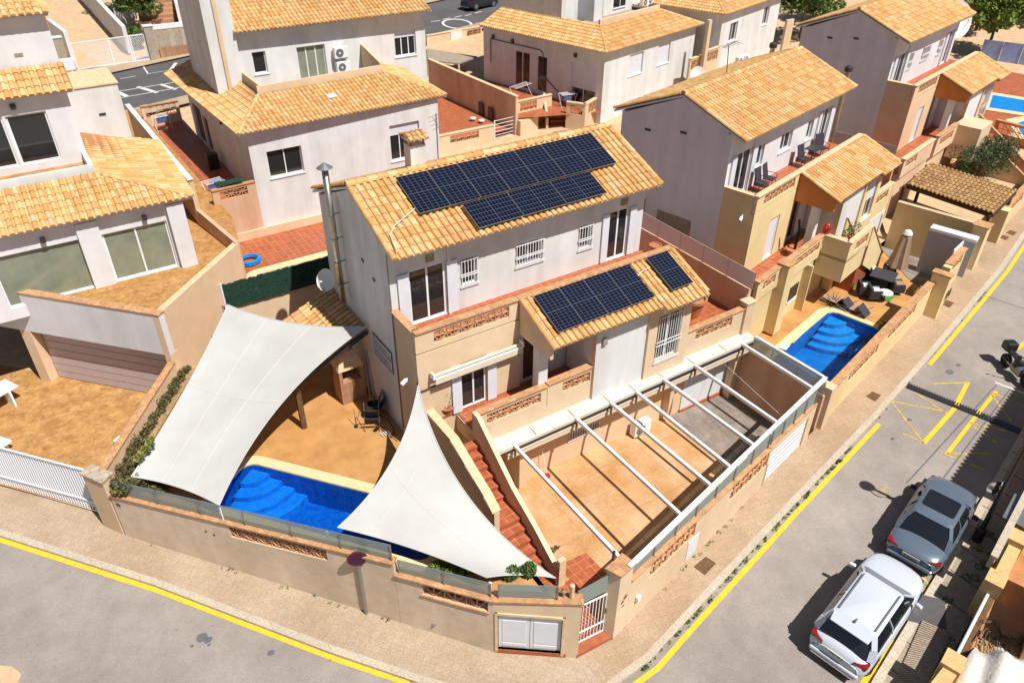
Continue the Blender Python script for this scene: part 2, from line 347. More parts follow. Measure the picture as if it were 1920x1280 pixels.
TILEC = [(.68, .41, .165), (.66, .38, .14), (.71, .45, .20), (.62, .32, .11), (.69, .42, .18), (.73, .49, .25), (.60, .34, .14)]
def tilecol(pal=None):
    c = random.choice(pal or TILEC); k = .9+rnd()*.16; return tuple(min(1, x*k) for x in c)
def roof(mb, poly, pitch=.235, row=.37, pal=None, dz=0.0, thick=.1):
    pts = [Vector(p) for p in poly]; o = pts[0]; e = (pts[1]-o).normalized(); nrm = e.cross(pts[-1]-o).normalized()
    if nrm.z < 0: nrm = -nrm
    up = nrm.cross(e).normalized()
    if up.z < 0: up = -up
    q = [((p-o).dot(e), (p-o).dot(up)) for p in pts]
    mb.cur = 0; mb.col = (.40, .19, .075); mb.face([p+nrm*.012 for p in pts]) if False else None
    mb.face([p for p in pts])
    mb.col = (1, 1, 1); mb.cur = 1
    n = len(pts); lo = [p-Vector((0, 0, thick)) for p in pts]
    mb.quads([p-Vector((0, 0, .01)) for p in pts]+lo, [tuple(range(n, 2*n))]+[(i, (i+1) % n, n+(i+1) % n, n+i) for i in range(n)])
    mb.cur = 0
    amin, amax = min(a for a, _ in q), max(a for a, _ in q); nc = max(1, round((amax-amin)/pitch)); pt = (amax-amin)/nc; rr = pt*.36
    for c in range(nc):
        a = amin+(c+.5)*pt; ys = []
        for i in range(n):
            (a0, b0), (a1, b1) = q[i], q[(i+1) % n]
            if (a0-a)*(a1-a) < 0: ys.append(b0+(b1-b0)*(a-a0)/(a1-a0))
        if len(ys) < 2: continue
        b0, b1 = min(ys), max(ys); b = b0-.06
        while b < b1-.06:
            be = min(b+row+.03, b1); mb.col = tilecol(pal); j = (rnd()-.5)*.012
            pr = []
            for t_, r_, l_ in ((b, rr*1.08, .035+rnd()*.008), (be, rr*.9, .01)):
                for k in range(6):
                    th = math.pi*k/5; pr.append(o+e*(a+j-math.cos(th)*r_)+up*t_+nrm*(l_+math.sin(th)*r_*.95))
            mb.quads(pr, [(k, k+1, 7+k, 6+k) for k in range(5)]+[(5, 4, 3, 2, 1, 0)])
            # channel tile between covers, each one step higher than the next
            if c < nc-1:
                mb.col = tuple(x*.92 for x in tilecol(pal)); a2 = a+pt*.5; w2 = pt*.2
                mb.quads([o+e*(a2-w2)+up*b+nrm*.03, o+e*(a2+w2)+up*b+nrm*.03, o+e*(a2+w2)+up*be+nrm*.008, o+e*(a2-w2)+up*be+nrm*.008, o+e*(a2-w2)+up*b, o+e*(a2+w2)+up*b], [(0, 1, 2, 3), (4, 5, 1, 0)])
            b += row
    mb.col = (1, 1, 1)
    return mb
def ridge(mb, p, q, r=.12, row=.36, pal=None):
    p, q = Vector(p), Vector(q); d = q-p; L = d.length; d.normalize(); sd = d.cross(Vector((0, 0, 1))).normalized(); up = sd.cross(d).normalized(); s = 0
    mb.cur = 0
    while s < L-.02:
        e = min(s+row+.05, L); mb.col = tilecol(pal); pr = []
        for t_, r_ in ((s, r*1.08), (e, r*.92)):
            for k in range(7):
                th = math.pi*k/6; pr.append(p+d*t_-sd*math.cos(th)*r_+up*(math.sin(th)*r_+.01))
        mb.quads(pr, [(k, k+1, 8+k, 7+k) for k in range(6)]+[(6, 5, 4, 3, 2, 1, 0)]); s += row
    mb.col = (1, 1, 1); return mb

# window or door set in a wall opening; p0,d: wall start and direction, n: inward normal (2D)
def opening(parent, p0, p1, s0, s1, z0, z1, kind='window', panes=2, depth=.12, fr=.06, sill=True, grille=False, m='whitepvc', glass='glass', shut=0, name=None, t=.2, bars=6):
    p0, p1 = Vector(p0[:2]), Vector(p1[:2]); d = (p1-p0).normalized(); n = Vector((-d.y, d.x))
    def B(mb, a, b, c, e, za, zb):    # box a..b along, c..e depth
        q = [p0+d*a+n*c, p0+d*b+n*c, p0+d*b+n*e, p0+d*a+n*e]
        mb.hexa([(k.x, k.y, za) for k in q], [(k.x, k.y, zb) for k in q])
    f = MB(); c, e = depth, depth+.05
    B(f, s0, s0+fr, c, e, z0, z1); B(f, s1-fr, s1, c, e, z0, z1); B(f, s0+fr, s1-fr, c, e, z0, z0+fr); B(f, s0+fr, s1-fr, c, e, z1-fr, z1)
    w_ = (s1-s0)/panes
    for i in range(1, panes): B(f, s0+w_*i-fr*.5, s0+w_*i+fr*.5, c-.01, e, z0+fr, z1-fr)
    o = f.build(name or kind, m, parent)
    g = MB(); B(g, s0+.01, s1-.01, c+.025, c+.04, z0+.01, z1-.01); g.build('pane', glass, o)
    if shut:
        s_ = MB(); k = z1-fr*0; step = .05; nn = int((z1-z0)*shut/step)
        for i in range(nn): B(s_, s0+.02, s1-.02, c-.035-.004*(i % 2), c-.012, z1-(i+1)*step+.004, z1-i*step)
        s_.build('roller_shutter', 'shutter', o)
    if sill and kind == 'window':
        q = MB(); B(q, s0-.06, s1+.06, -.05, depth, z0-.06, z0-.002); q.build('sill', 'whitepvc', o)
    if grille:
        q = MB(); nb = max(3, int((s1-s0)/.11))
        for i in range(nb+1): s_ = s0+(s1-s0)*i/nb; B(q, s_-.01, s_+.01, -.06, -.04, z0-.03, z1)
        for zz in (z0+.04, z0+(z1-z0)*.38, z0+(z1-z0)*.46, z1-.04): B(q, s0-.04, s1+.04, -.063, -.037, zz-.012, zz+.012)
        q.build('window_grille', 'whitemetal', o)
    return o

# foliage: a cloud of small leaf faces in clumps
def leaves(mb, clumps, n, size=.09, flat=.0, spread=1.0):
    for _ in range(n):
        c, r = random.choice(clumps)
        while True:
            p = Vector((rnd()*2-1, rnd()*2-1, rnd()*2-1))
            if p.length < 1: break
        p = p.normalized()*(p.length**.45); q = Vector(c)+Vector((p.x*r[0], p.y*r[1], p.z*r[2]))*spread
        a = Vector((rnd()-.5, rnd()-.5, rnd()-.5)).normalized(); b = a.cross(Vector((rnd()-.5, rnd()-.5, rnd()-.5))).normalized()
        s = size*(.6+rnd()*.8); k = .7+rnd()*.6; mb.col = (k, k*(.9+.2*rnd()), k*.9)
        mb.face([q-a*s, q+b*s*.45, q+a*s, q-b*s*.45])
    mb.col = (1, 1, 1); return mb

# ================================================================== SETTING
def lv(x, y): return gz(x, y)
# kerb line of the near street corner (world xy), walked from far left round the corner to far right
KL = [(-26, 18.5), (-14.5, 3.2), (-10.3, -2.05), (-6.5, -7.3), (-4.6, -9.75), (-3.4, -11.1), (-2.1, -12.1), (-.6, -12.65), (1.0, -12.62), (2.6, -12.3), (8.7, -11.1), (15, -9.93), (20.1, -8.85), (29.7, -6.65), (42, -3.2), (70, 4)]
KO = off(KL, -.22)
pool_a = None
def rect_uv(o, u, L, W, r=.35, n=5):   # rounded rectangle from corner o, along u, to its right side
    u = Vector(u).normalized(); v = Vector((u.y, -u.x)); out = []
    for cx, cy, a0 in ((r, r, math.pi), (L-r, r, -math.pi/2), (L-r, W-r, 0), (r, W-r, math.pi/2)):
        for k in range(n+1):
            a = a0+math.pi/2*k/n; out.append((cx+r*math.cos(a), cy+r*math.sin(a)))
    o = Vector(o[:2])
    return [tuple(o+u*a+v*(b)) for a, b in out]
# basins: (outline, deck level)
PA = rect_uv((-6.62, -.62), (.63, -.78), 7.6, 2.05, r=.42)
# neighbour pool: corners at deck level 1.0
_A, _a = Vector((12.85, -9.2)), R(12.6); _d = Vector((math.cos(_a), math.sin(_a))); _n = Vector((-_d.y, _d.x))
PB = [tuple(_A+_d*s_+_n*o_) for s_, o_ in [(.9, .5), (8.0, .5), (8.0, 2.95), (7.9, 3.2), (7.65, 3.35), (.9, 3.35)]]
PC = rect_uv((-2.4, 12.0), (1, .0), 7.5, 3.0, r=.3)                      # pool behind
PD = [tuple(G(u, v, .1))[:2] for u, v in ((1862, 178), (1935, 190), (1935, 213), (1855, 201))]
PE = [tuple(G(u, v, .1))[:2] for u, v in ((1905, 232), (1935, 222), (1960, 260), (1925, 262))]
def grow(poly, d):
    c = Vector((sum(p[0] for p in poly)/len(poly), sum(p[1] for p in poly)/len(poly)))
    return [tuple(Vector(p)+(Vector(p)-c).normalized()*d) for p in poly]
g = MB(); g.sheet([[(-150, -90), (260, -90), (260, 420), (-150, 420)], [(12.85, -8.95), (29.5, -5.2), (28.0, -1.5), (13.0, -4.2)], grow(PC, .15), grow(PA, .1), [(-.05, -4.6), (12.75, -4.6), (12.75, -9.2), (.75, -11.55), (-.05, -10.6)]], lambda x, y: gz(x, y)-.22)
struct(g, 'ground', 'sand')
# near street carriageway
rd = MB(); rd.sheet([KO+[(70, -60), (-60, -60), (-60, 18)]], lambda x, y: gz(x, y)-.12)
struct(rd, 'road', 'road')
kb = MB()
for i in range(len(KL)-1):
    a, b, c, d = KL[i], KL[i+1], KO[i+1], KO[i]
    kb.hexa([(p[0], p[1], gz(*p)-.3) for p in (d, c, b, a)], [(p[0], p[1], gz(*p)+.004) for p in (d, c, b, a)])
struct(kb, 'kerb', 'kerb')
IN = off(KL, 3.2)
pv = MB(); pv.sheet([KL[:8]+[(-.6, -11.0), (-3.0, -9.0)]+[IN[2], IN[1], IN[0]]], lambda x, y: gz(x, y)); struct(pv, 'pavement', 'sidewalk')
IN2 = off(KL, 1.38)
pv = MB(); pv.sheet([KL[7:]+list(reversed(IN2[12:]))+[(12.5, -9.22), (.5, -11.55), (-.6, -11.0)]], lambda x, y: gz(x, y)); struct(pv, 'pavement', 'sidewalk2')
# painted lines
def gline(pts, wdt, m='yellow', name='road_marking', dz=-.112):
    mb = MB(); strip(mb, [tuple(p[:2]) for p in pts], wdt, lambda x, y: gz(x, y)+dz); return struct(mb, name, m)
yl = [(-26, 18.1), (-14.6, 2.85), (-10.4, -2.4), (-6.6, -7.65), (-4.55, -10.25), (-3.3, -11.6), (-2.0, -12.6), (-.5, -13.12), (1.1, -13.1), (2.4, -12.82), (8.8, -11.52), (15.1, -10.32)]
gline(yl, .17)
gline([(20.0, -9.25), (29.8, -7.05), (42, -3.65), (60, 1.2)], .17)
# the two zig-zag bay markings and their cross lines
def gp(*uv): return [tuple(G(u, v, -.112))[:2] for u, v in uv]
for q, wd in (((((1815, 716)), (1790, 765), (1732, 830)), .17), ((((1868, 733)), (1822, 790), (1776, 850)), .14)):
    gline(gp(*q), wd)
for q in (((1671, 752), (1732, 830)), ((1671, 752), (1776, 772)), ((1715, 735), (1776, 775)), ((1750, 719), (1815, 717)), ((1693, 812), (1732, 830)),
          ((1858, 738), (1896, 790)), ((1858, 735), (1925, 763)), ((1818, 793), (1885, 807)), ((1822, 797), (1872, 832)), ((1776, 850), (1862, 850)), ((1770, 850), (1845, 880))):
    gline(gp(*q), .07, 'faded_yellow')
gline(gp((1672, 1196), (1615, 1290)), .2)
gline(gp((1728, 1078), (1745, 1102), (1722, 1107)), .12, 'faded_yellow')
gline(gp((1905, 655), (1925, 640)), .17)
gline(gp((1865, 716), (1960, 752)), .12, 'whitepaint')
for a, b in (((1868, 722), (1700, 905)), ((1895, 728), (1762, 905))): gline(gp(a, b), .05, 'greymetal', 'road_joint')
gline(gp((1840, 552), (1925, 580)), .03, 'greymetal', 'road_joint')
# oil stains
for u, v, r in ((378, 1194, .16), (390, 1199, .12), (508, 1223, .1), (1708, 572, .12), (1700, 582, .1), (1781, 697, .16), (1797, 684, .1), (392, 1208, .05), (1705, 786, .09), (1674, 822, .07), (360, 1210, .05)):
    c = G(u, v, -.111); mb = MB(); mb.sheet([[(c.x+r*(1+.3*rnd())*math.cos(t*.7), c.y+r*(.8+.3*rnd())*math.sin(t*.7)) for t in range(9)]], lambda x, y: gz(x, y)-.111); struct(mb, 'oil_stain', 'greymetal')
# cracks, a patch and dirt on the carriageway
def crack(uv, w_=.018):
    gline([tuple(G(u, v, -.11))[:2] for u, v in uv], w_, 'dark', 'road_crack', -.113)
for k in range(70):
    u, v = (rnd()*700, 1120+rnd()*160) if k % 2 else (1330+rnd()*420, 800+rnd()*440)
    c = G(u, v, -.111); r = .012+.03*rnd()**2; mb = MB(); mb.sheet([[(c.x+r*(1+.4*rnd())*math.cos(t), c.y+r*(.7+.4*rnd())*math.sin(t)) for t in (0, 1.2, 2.5, 3.8, 5.1)]], lambda x, y: gz(x, y)-.111)
    if (KL[1][0] > -1e9) and k < 70: spots = globals().setdefault('SPOTS', MB()); spots.quads(mb.v, mb.f)
o = SPOTS.build('road_grit', 'dirt'); o['kind'] = 'stuff'; tag(o, 'grit and small stones scattered on the asphalt', 'grit')
c = [G(u, v, -.1) for u, v in ((-20, 1245), (22, 1248), (40, 1262), (30, 1290), (-20, 1290))]; mb = MB(); mb.sheet([[tuple(q)[:2] for q in c]], lambda x, y: gz(x, y)-.108); struct(mb, 'road_stain', 'sand')
# drain channel across the street
dr = thing('drain_channel', 'long black slotted drain grating laid straight across the street', 'drain', G(1700, 720, -.12))
a, b = G(1703, 722, -.1), G(1925, 812, -.1); d = (b-a).normalized(); n = Vector((-d.y, d.x, 0)).normalized(); L = (b-a).length
mb = MB(); s = 0
while s < L:
    q = a+d*s; mb.bar(q-n*.2-dr.location, q+n*.2-dr.location, .05, .02); s += .1
mb.build('grating', 'dark', dr)
mb = MB(); A, B_ = a-dr.location, b-dr.location; mb.quads([A-n*.22-Vector((0, 0, .012)), B_-n*.22-Vector((0, 0, .012)), B_+n*.22-Vector((0, 0, .012)), A+n*.22-Vector((0, 0, .012))], [(0, 1, 2, 3)]); mb.build('gutter', 'black', dr)
# small steel covers set in the pavement and a manhole in the road
def cover(u, v, sx, sy, az, label, m='dark'):
    c = G(u, v, .0); o = MB().cbox((0, 0, .006), sx, sy, .012).build('utility_cover', m); o.location = c; o.rotation_euler = (R(-2.3), R(2.6)*-1, az); tag(o, label, 'cover', 'utility covers in the pavement')
o_ = [(1320, 1058, .62, .5, .2, 'rusty square steel cover in pavement beside meter cupboard'), (1637, 742, .5, .42, .2, 'rusty steel cover in pavement opposite the drain channel'), (1776, 569, .55, .42, .2, 'rusty steel cover in pavement next to the mailboxes pillar'), (1883, 445, .45, .35, .2, 'small steel cover nearest the tiled carport'), (1896, 436, .5, .4, .2, 'small steel cover farthest up the pavement')]
for q in o_: cover(*q, m='brown')
c = G(1650, 917, -.11); o = MB().lathe((0, 0, 0), [(.0, .012), (.28, .012), (.3, .02), (.36, .02), (.38, .0)], 24).build('manhole_cover', 'concrete'); o.location = c; tag(o, 'round worn manhole cover in the roadway near the silver car', 'manhole cover')

# rear avenue, top of the picture
av = MB(); p0, p1 = Vector((-40, 36.5)), Vector((80, 52.8))
L_ = lambda off_: [tuple(p0+Vector((-.135, .99))*off_), tuple(p1+Vector((-.135, .99))*off_)]
na_, fa_ = L_(0), L_(9.4)
av.sheet([[na_[0], na_[1], fa_[1], fa_[0]]], lambda x, y: gz(x, y)-.05); struct(av, 'avenue', 'road2')
for o0, o1, nm in ((-1.8, -.02, 'pavement'), (9.42, 11.6, 'pavement')):
    a_, b_ = L_(o0), L_(o1); mb = MB(); mb.sheet([[a_[0], a_[1], b_[1], b_[0]]], lambda x, y: gz(x, y)+.06); struct(mb, nm, 'sidewalk')
def av_line(uv, wd):
    mb = MB(); pts = [tuple(G(u, v, -.045))[:2] for u, v in uv]; strip(mb, pts, wd, lambda x, y: gz(x, y)-.042); struct(mb, 'road_marking', 'whitepaint')
for uv, wd in (([(200, 175), (345, 152)], .12), ([(225, 184), (350, 162)], .12), ([(258, 163), (295, 174)], .35), ([(300, 158), (330, 168)], .3), ([(215, 170), (240, 182)], .35), ([(330, 118), (318, 134)], .3), ([(360, 112), (352, 126)], .3), ([(268, 124), (278, 139)], .12), ([(175, 160), (215, 152)], .1), ([(225, 148), (255, 143)], .1), ([(258, 212), (285, 206)], .1), ([(305, 198), (338, 192)], .1), ([(275, 139), (330, 130)], .08), ([(808, 41), (825, 39)], .15), ([(830, 37), (845, 34)], .15), ([(852, 33), (866, 30)], .15), ([(872, 30), (884, 27)], .15), ([(890, 25), (903, 22)], .15)):
    av_line(uv, wd)
c = G(857, 45, -.04); mb = MB(); ring = [(1.25, .01), (1.45, .01)]
mb.quads([(c.x+r_*math.cos(t*math.pi/12)*1.0, c.y+r_*math.sin(t*math.pi/12)*1.35, c.z+.01+.045*r_*math.cos(t*math.pi/12)+.04*r_*1.35*math.sin(t*math.pi/12)) for t in range(24) for r_ in (1.15, 1.4)], [(2*i, 2*i+1, (2*i+3) % 48, (2*i+2) % 48) for i in range(24)])
struct(mb, 'road_marking', 'whitepaint')

# ================================================================== ROW HOUSES (the same type three times; local frame in metres)
def frame_loc(ox, oy, oz, az, lx, ly):
    a = R(az); return (ox-(lx*math.cos(a)-ly*math.sin(a)), oy-(lx*math.sin(a)+ly*math.cos(a)), oz)
def row_house(label, loc, az, wm, bm, style, z0=0):
    h = thing('terraced_house', label, 'house', loc, R(az), 'row houses of one type along the street')
    xl, xr, yf, yb = -1.45, 9.0, -2.19, 3.35; rz = lambda y: 10.48-.4*abs(y-.32)-.13
    # --- upper block
    wb = MB(); fw = ((xl, yf), (xr, yf))
    wb.box(xl, xl+.2, yf, yf+.215, z0, 3.3)
    holes = [(2.58, 3.18, 7.22, 8.2), (4.75, 5.86, 7.3, 8.15), (7.45, 8.04, 7.2, 8.13), (.67, 2.0, 6.35, 8.35), (8.8, 9.75, 6.35, 8.35)]
    wall(wb, fw[0], fw[1], 3.3, rz(yf), .22, holes)
    wall(wb, (xr, yf+.22), (xr, yb), z0, rz(yb), .22); wall(wb, (xr, yb), (xl, yb), z0, rz(yb), .22)
    sidehole = [(3.3, 4.9, 4.6, 5.7)] if style != 'main' else [(3.6, 5.2, 4.45, 5.35)]
    wall(wb, (xl, yb-.22), (xl, yf+.22), z0, rz(yb), .22)
    for x in (xl, xr-.22):   # gables
        wb.quads([(x, yf+.221, rz(yb)), (x+.22, yf+.221, rz(yb)), (x+.22, yb-.221, rz(yb)), (x, yb-.221, rz(yb)), (x, .32, rz(.32)), (x+.22, .32, rz(.32)), (x, yf+.221, rz(yf+.22)), (x+.22, yf+.221, rz(yf+.22))], [(0, 3, 4, 6), (1, 7, 5, 2), (6, 4, 5, 7), (3, 2, 5, 4)])
    wb.box(.6, .72, yf-.07, yf, 6.3, rz(yf)-.02)      # small pilaster beside the balcony door
    wb.build('wall', wm, h)
    if wm != 'x':
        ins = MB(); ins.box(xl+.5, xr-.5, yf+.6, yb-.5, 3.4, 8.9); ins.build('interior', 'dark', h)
    # openings of the upper floor
    s = lambda x: x-xl
    opening(h, *fw, 2.58, 3.18, 7.22, 8.2, panes=1, grille=(style != 'mid'), name='window')
    opening(h, *fw, 4.75, 5.86, 7.3, 8.15, panes=2, grille=(style != 'mid'), name='window')
    opening(h, *fw, 7.45, 8.04, 7.2, 8.13, panes=1, grille=(style != 'mid'), name='window')
    for a, b in ((.67, 2.0), (8.8, 9.75)):
        d = opening(h, *fw, a, b, 6.35, 8.35, kind='balcony_door', panes=2, fr=.07, depth=.06)
        for k in (0, 1):
            xx = xl+(a-.02 if k == 0 else b+.02); w_ = .38 if b-a > 1.2 else .3
            MB().box(xx-(w_ if k == 0 else 0), xx+(0 if k == 0 else w_), yf-.075, yf-.012, 6.38, 8.33).build('shutter', 'shutter', d)
    if style == 'main':
        for x in (.0, 8.0): q = MB(); q.cbox((x+.0, yf-.03, 8.68), .3, .06, .36); q.build('wall_lamp', 'concrete', h, bevel=.02)
    # --- roof
    rf = MB(); ex0, ex1 = -1.53, 9.2
    E0, E1, Rg0, Rg1 = (ex0, -2.8, 9.23), (ex1, -2.8, 9.23), (ex0, .32, 10.48), (ex1, .32, 10.48)
    roof(rf, [E0, E1, Rg1, Rg0]); roof(rf, [(ex1, 3.75, 9.11), (ex0, 3.75, 9.11), Rg0, Rg1])
    ridge(rf, (ex0, .32, 10.5), (ex1, .32, 10.5), r=.13)
    for x in (ex0+.06, ex1-.06): ridge(rf, (x, -2.86, 9.25), (x, .25, 10.5), r=.1); ridge(rf, (x, 3.78, 9.14), (x, .4, 10.5), r=.1)
    rf.build('roof', ['rooftile', wm], h)
    # --- balcony block (ground floor room under it)
    bb = MB(); fb = ((xl, -3.77), (2.45, -3.77))
    wall(bb, *fb, z0, 6.3, .2, [(1.55, 2.53, 3.47, 5.4)] if style == 'main' else [(1.75, 2.65, 3.47, 5.5)])
    wall(bb, (xl, yf), (xl, -3.57), z0, 6.3, .2); wall(bb, (2.45, -3.57), (2.45, yf), z0, 6.3, .2)
    bb.build('wall', bm, h)
    q = MB(); q.box(xl+.16, xr+.1, -3.62, yf-.001, 6.3, 6.35); q.build('balcony_floor', 'redtile', h)
    parapet(h, (xl, yf), (xl, -3.6), 6.3, 7.1, .15, m=bm, cop='coping' if style == 'main' else 'coping_pale')
    parapet(h, (xl, -3.77), (2.35, -3.77), 6.352, 7.1, .15, lats=[(.65, 3.45, 6.55, 6.98)], m=bm, cop='coping' if style == 'main' else 'coping_pale', rows=2)
    parapet(h, (2.37, -3.77), (9.15, -3.77), 6.352, 7.1, .15, m='coping_pale', cop='coping_pale' if style != 'main' else 'coping')
    d = opening(h, *fb, 1.55 if style == 'main' else 1.75, 2.53 if style == 'main' else 2.65, 3.47, 5.4 if style == 'main' else 5.5, kind='terrace_door', fr=.06, depth=.06, panes=2 if style == 'main' else 1, glass='glass' if style == 'main' else 'shutter', shut=0)
    if style == 'main':
        MB().box(-.27, .08, -3.845, -3.785, 3.48, 5.4).build('shutter', 'shutter', d); MB().box(1.1, 1.45, -3.845, -3.785, 3.48, 5.4).build('shutter', 'shutter', d)
    zp = 2.78 if style == 'main' else z0
    # --- porch block: terrace slab, right room, small roof
    pb = MB(); pb.prism([(-.15, -5.1), (4.62, -5.1), (4.62, -3.77), (-.15, -3.77)], zp, 3.4)
    fr_ = ((4.62, -5.2), (6.95, -5.2)); wall(pb, *fr_, zp, 6.12, .2)
    pb.build('wall', bm, h)
    q = MB(); wall(q, (4.62, -3.57), (4.62, -5.0), 3.4, 6.35, .18); q.box(4.62, 6.95, -5.208, -5.202, 2.9, 6.08); wall(q, (2.47, -3.565), (4.6, -3.565), 3.4, 6.3, .2, [(.25, 1.2, 3.47, 5.6)]); q.build('wall', 'white' if style != 'far' else 'lilac', h)
    opening(h, (2.47, -3.565), (4.6, -3.565), .25, 1.2, 3.47, 5.6, kind='front_door', panes=1, m='wood', glass='wood', fr=.1)
    q = MB(); q.box(-.12, 4.6, -4.95, -3.77, 3.402, 3.45); q.box(-.12, 4.6, -3.772, -3.6, 3.402, 3.45); q.build('terrace_floor', 'redtile', h)
    q = MB(); q.box(2.42, 2.8, -4.93, -4.6, 3.46, 6.1); q.build('porch_post', 'white', h)
    fw2 = ((6.95, -5.3), (9.0, -5.3)); q = MB(); wall(q, *fw2, zp, 6.05, .2, [(.45, 1.6, 3.5, 5.5)]); wall(q, (9.0, -5.1), (9.0, yf), z0, 6.3, .2)
    q.build('wall', bm, h)
    opening(h, *fw2, .45, 1.6, 3.5, 5.5, panes=2, grille=(style != 'mid'), shut=0 if style == 'main' else .5, glass='glass')
    zr = lambda y: 7.06+(y+3.79)*.41
    sr = MB()
    roof(sr, [(2.38, -5.7, zr(-5.7)), (7.05, -5.7, zr(-5.7)), (7.05, -3.79, zr(-3.79)), (2.38, -3.79, zr(-3.79))])
    roof(sr, [(7.05, -5.85, zr(-5.85)-.03), (9.15, -5.85, zr(-5.85)-.03), (9.15, -3.79, zr(-3.79)-.03), (7.05, -3.79, zr(-3.79)-.03)])
    for x in (2.44, 9.09): ridge(sr, (x, -5.8, zr(-5.8)+.03), (x, -3.8, zr(-3.8)+.03), r=.1)
    sr.build('roof', ['rooftile', bm if style == 'main' else 'orange_wall'], h)
    for x0 in (2.4, 8.98):   # porch gable walls under the roof edges
        q = MB(); q.quads([(x0, -3.79, 5.75 if x0 < 5 else 6.2), (x0, -5.58, 5.75 if x0 < 5 else 6.1), (x0, -5.58, zr(-5.58)-.11), (x0, -3.79, zr(-3.79)-.11)]+[(x0+.12, -3.79, 5.75 if x0 < 5 else 6.2), (x0+.12, -5.58, 5.75 if x0 < 5 else 6.1), (x0+.12, -5.58, zr(-5.58)-.11), (x0+.12, -3.79, zr(-3.79)-.11)], [(0, 1, 2, 3), (7, 6, 5, 4), (0, 4, 5, 1), (1, 5, 6, 2), (2, 6, 7, 3), (3, 7, 4, 0)])
        q.build('porch_gable', bm if style == 'main' else 'orange_wall', h)
    return h
HM = row_house('cream row house carrying solar panels, white pergola in front', (0, 0, 0), 0, 'white', 'beige', 'main')
l1 = frame_loc(14.66, -1.96, .2, 13.5, -1.55, -3.04)
HN = row_house('lilac-white and yellow row house beside the blue rectangular pool, chairs on its balcony', l1, 13.5, 'lilac', 'yellow_wall', 'mid')
l2 = frame_loc(32.0, 2.5, 1.0, 13, -1.55, -3.04)
HF = row_house('lilac-white row house farthest up the street with grilled windows', l2, 13, 'lilac', 'peach', 'far')
# details of the main house: vents, flue pipe, lamp, chimney, side window bars
q = MB(); q.cbox((-1.46, -.2, 8.05), .03, .16, .1); q.cbox((-1.46, -1.0, 7.7), .03, .16, .1); q.build('air_vent', 'dark', HM)
q = MB(); xg = -1.47
for i in range(15): y = -.35-1.5*i/14; q.box(xg-.05, xg-.03, y-.01, y+.01, 4.35-.9*i/14*.0, 5.3)
for z in (4.4, 4.85, 5.25): q.box(xg-.055, xg-.03, -1.88, -.32, z-.015, z+.015)
wdw = MB().box(xg-.02, xg, -1.85, -.35, 4.38, 5.28).build('window', 'glass', HM); q.build('window_grille', 'whitemetal', wdw)
q = MB(); q.tube((-1.75, 1.45, 5.7), (-1.75, 1.45, 10.75), .11, n=14); q.build('flue_pipe', 'steel', HM, smooth=True); fp = HM.children[-1]
q = MB()
for z in (6.4, 7.3, 8.2, 9.1): q.tube((-1.75, 1.45, z), (-1.75, 1.45, z+.04), .122, n=14); q.box(-1.75, -1.45, 1.43, 1.47, z, z+.03)
q.build('pipe_clamp', 'greymetal', fp)
MB().lathe((-1.75, 1.45, 10.7), [(.12, .0), (.27, .06), (.0, .24)], 16).build('rain_cap', 'greymetal', fp)
ch = MB(); ch.box(1.45, 2.05, 1.7, 2.2, 9.4, 10.75); co = ch.build('chimney', 'white', HM)
q = MB(); q.box(1.4, 2.1, 1.65, 2.25, 10.93, 10.97)
roof(q, [(1.35, 1.58, 10.98), (2.15, 1.58, 10.98), (2.15, 1.95, 11.12), (1.35, 1.95, 11.12)], pitch=.2, row=.22, thick=.03); roof(q, [(2.15, 2.32, 10.98), (1.35, 2.32, 10.98), (1.35, 1.95, 11.12), (2.15, 1.95, 11.12)], pitch=.2, row=.22, thick=.03)
q.build('chimney_cap', ['rooftile', 'beige'], co)
q = MB()
for x in (1.47, 1.96):
    for y in (1.72, 2.1): q.box(x, x+.07, y, y+.07, 10.75, 10.93)
q.build('chimney_post', 'clay', co)
q = MB(); q.path([(-1.53, -3.9, 4.95), (-1.45, -3.82, 4.92), (2.3, -3.82, 5.0), (2.36, -3.82, 4.9)], .022); q.build('cable', 'dark', HM)
q = MB(); q.box(-1.45, 2.42, -3.775, -3.76, 3.4, 3.5); q.build('skirting', 'stepface', HM)
q = MB(); q.tube((-1.48, -2.25, 2.3), (-1.48, -2.25, 9.2), .025); q.build('downpipe', 'greymetal', HM)
q = MB(); q.cbox((4.95, -5.25, 5.33), .2, .1, .26); q.build('wall_lamp', 'concrete', HM, bevel=.02)

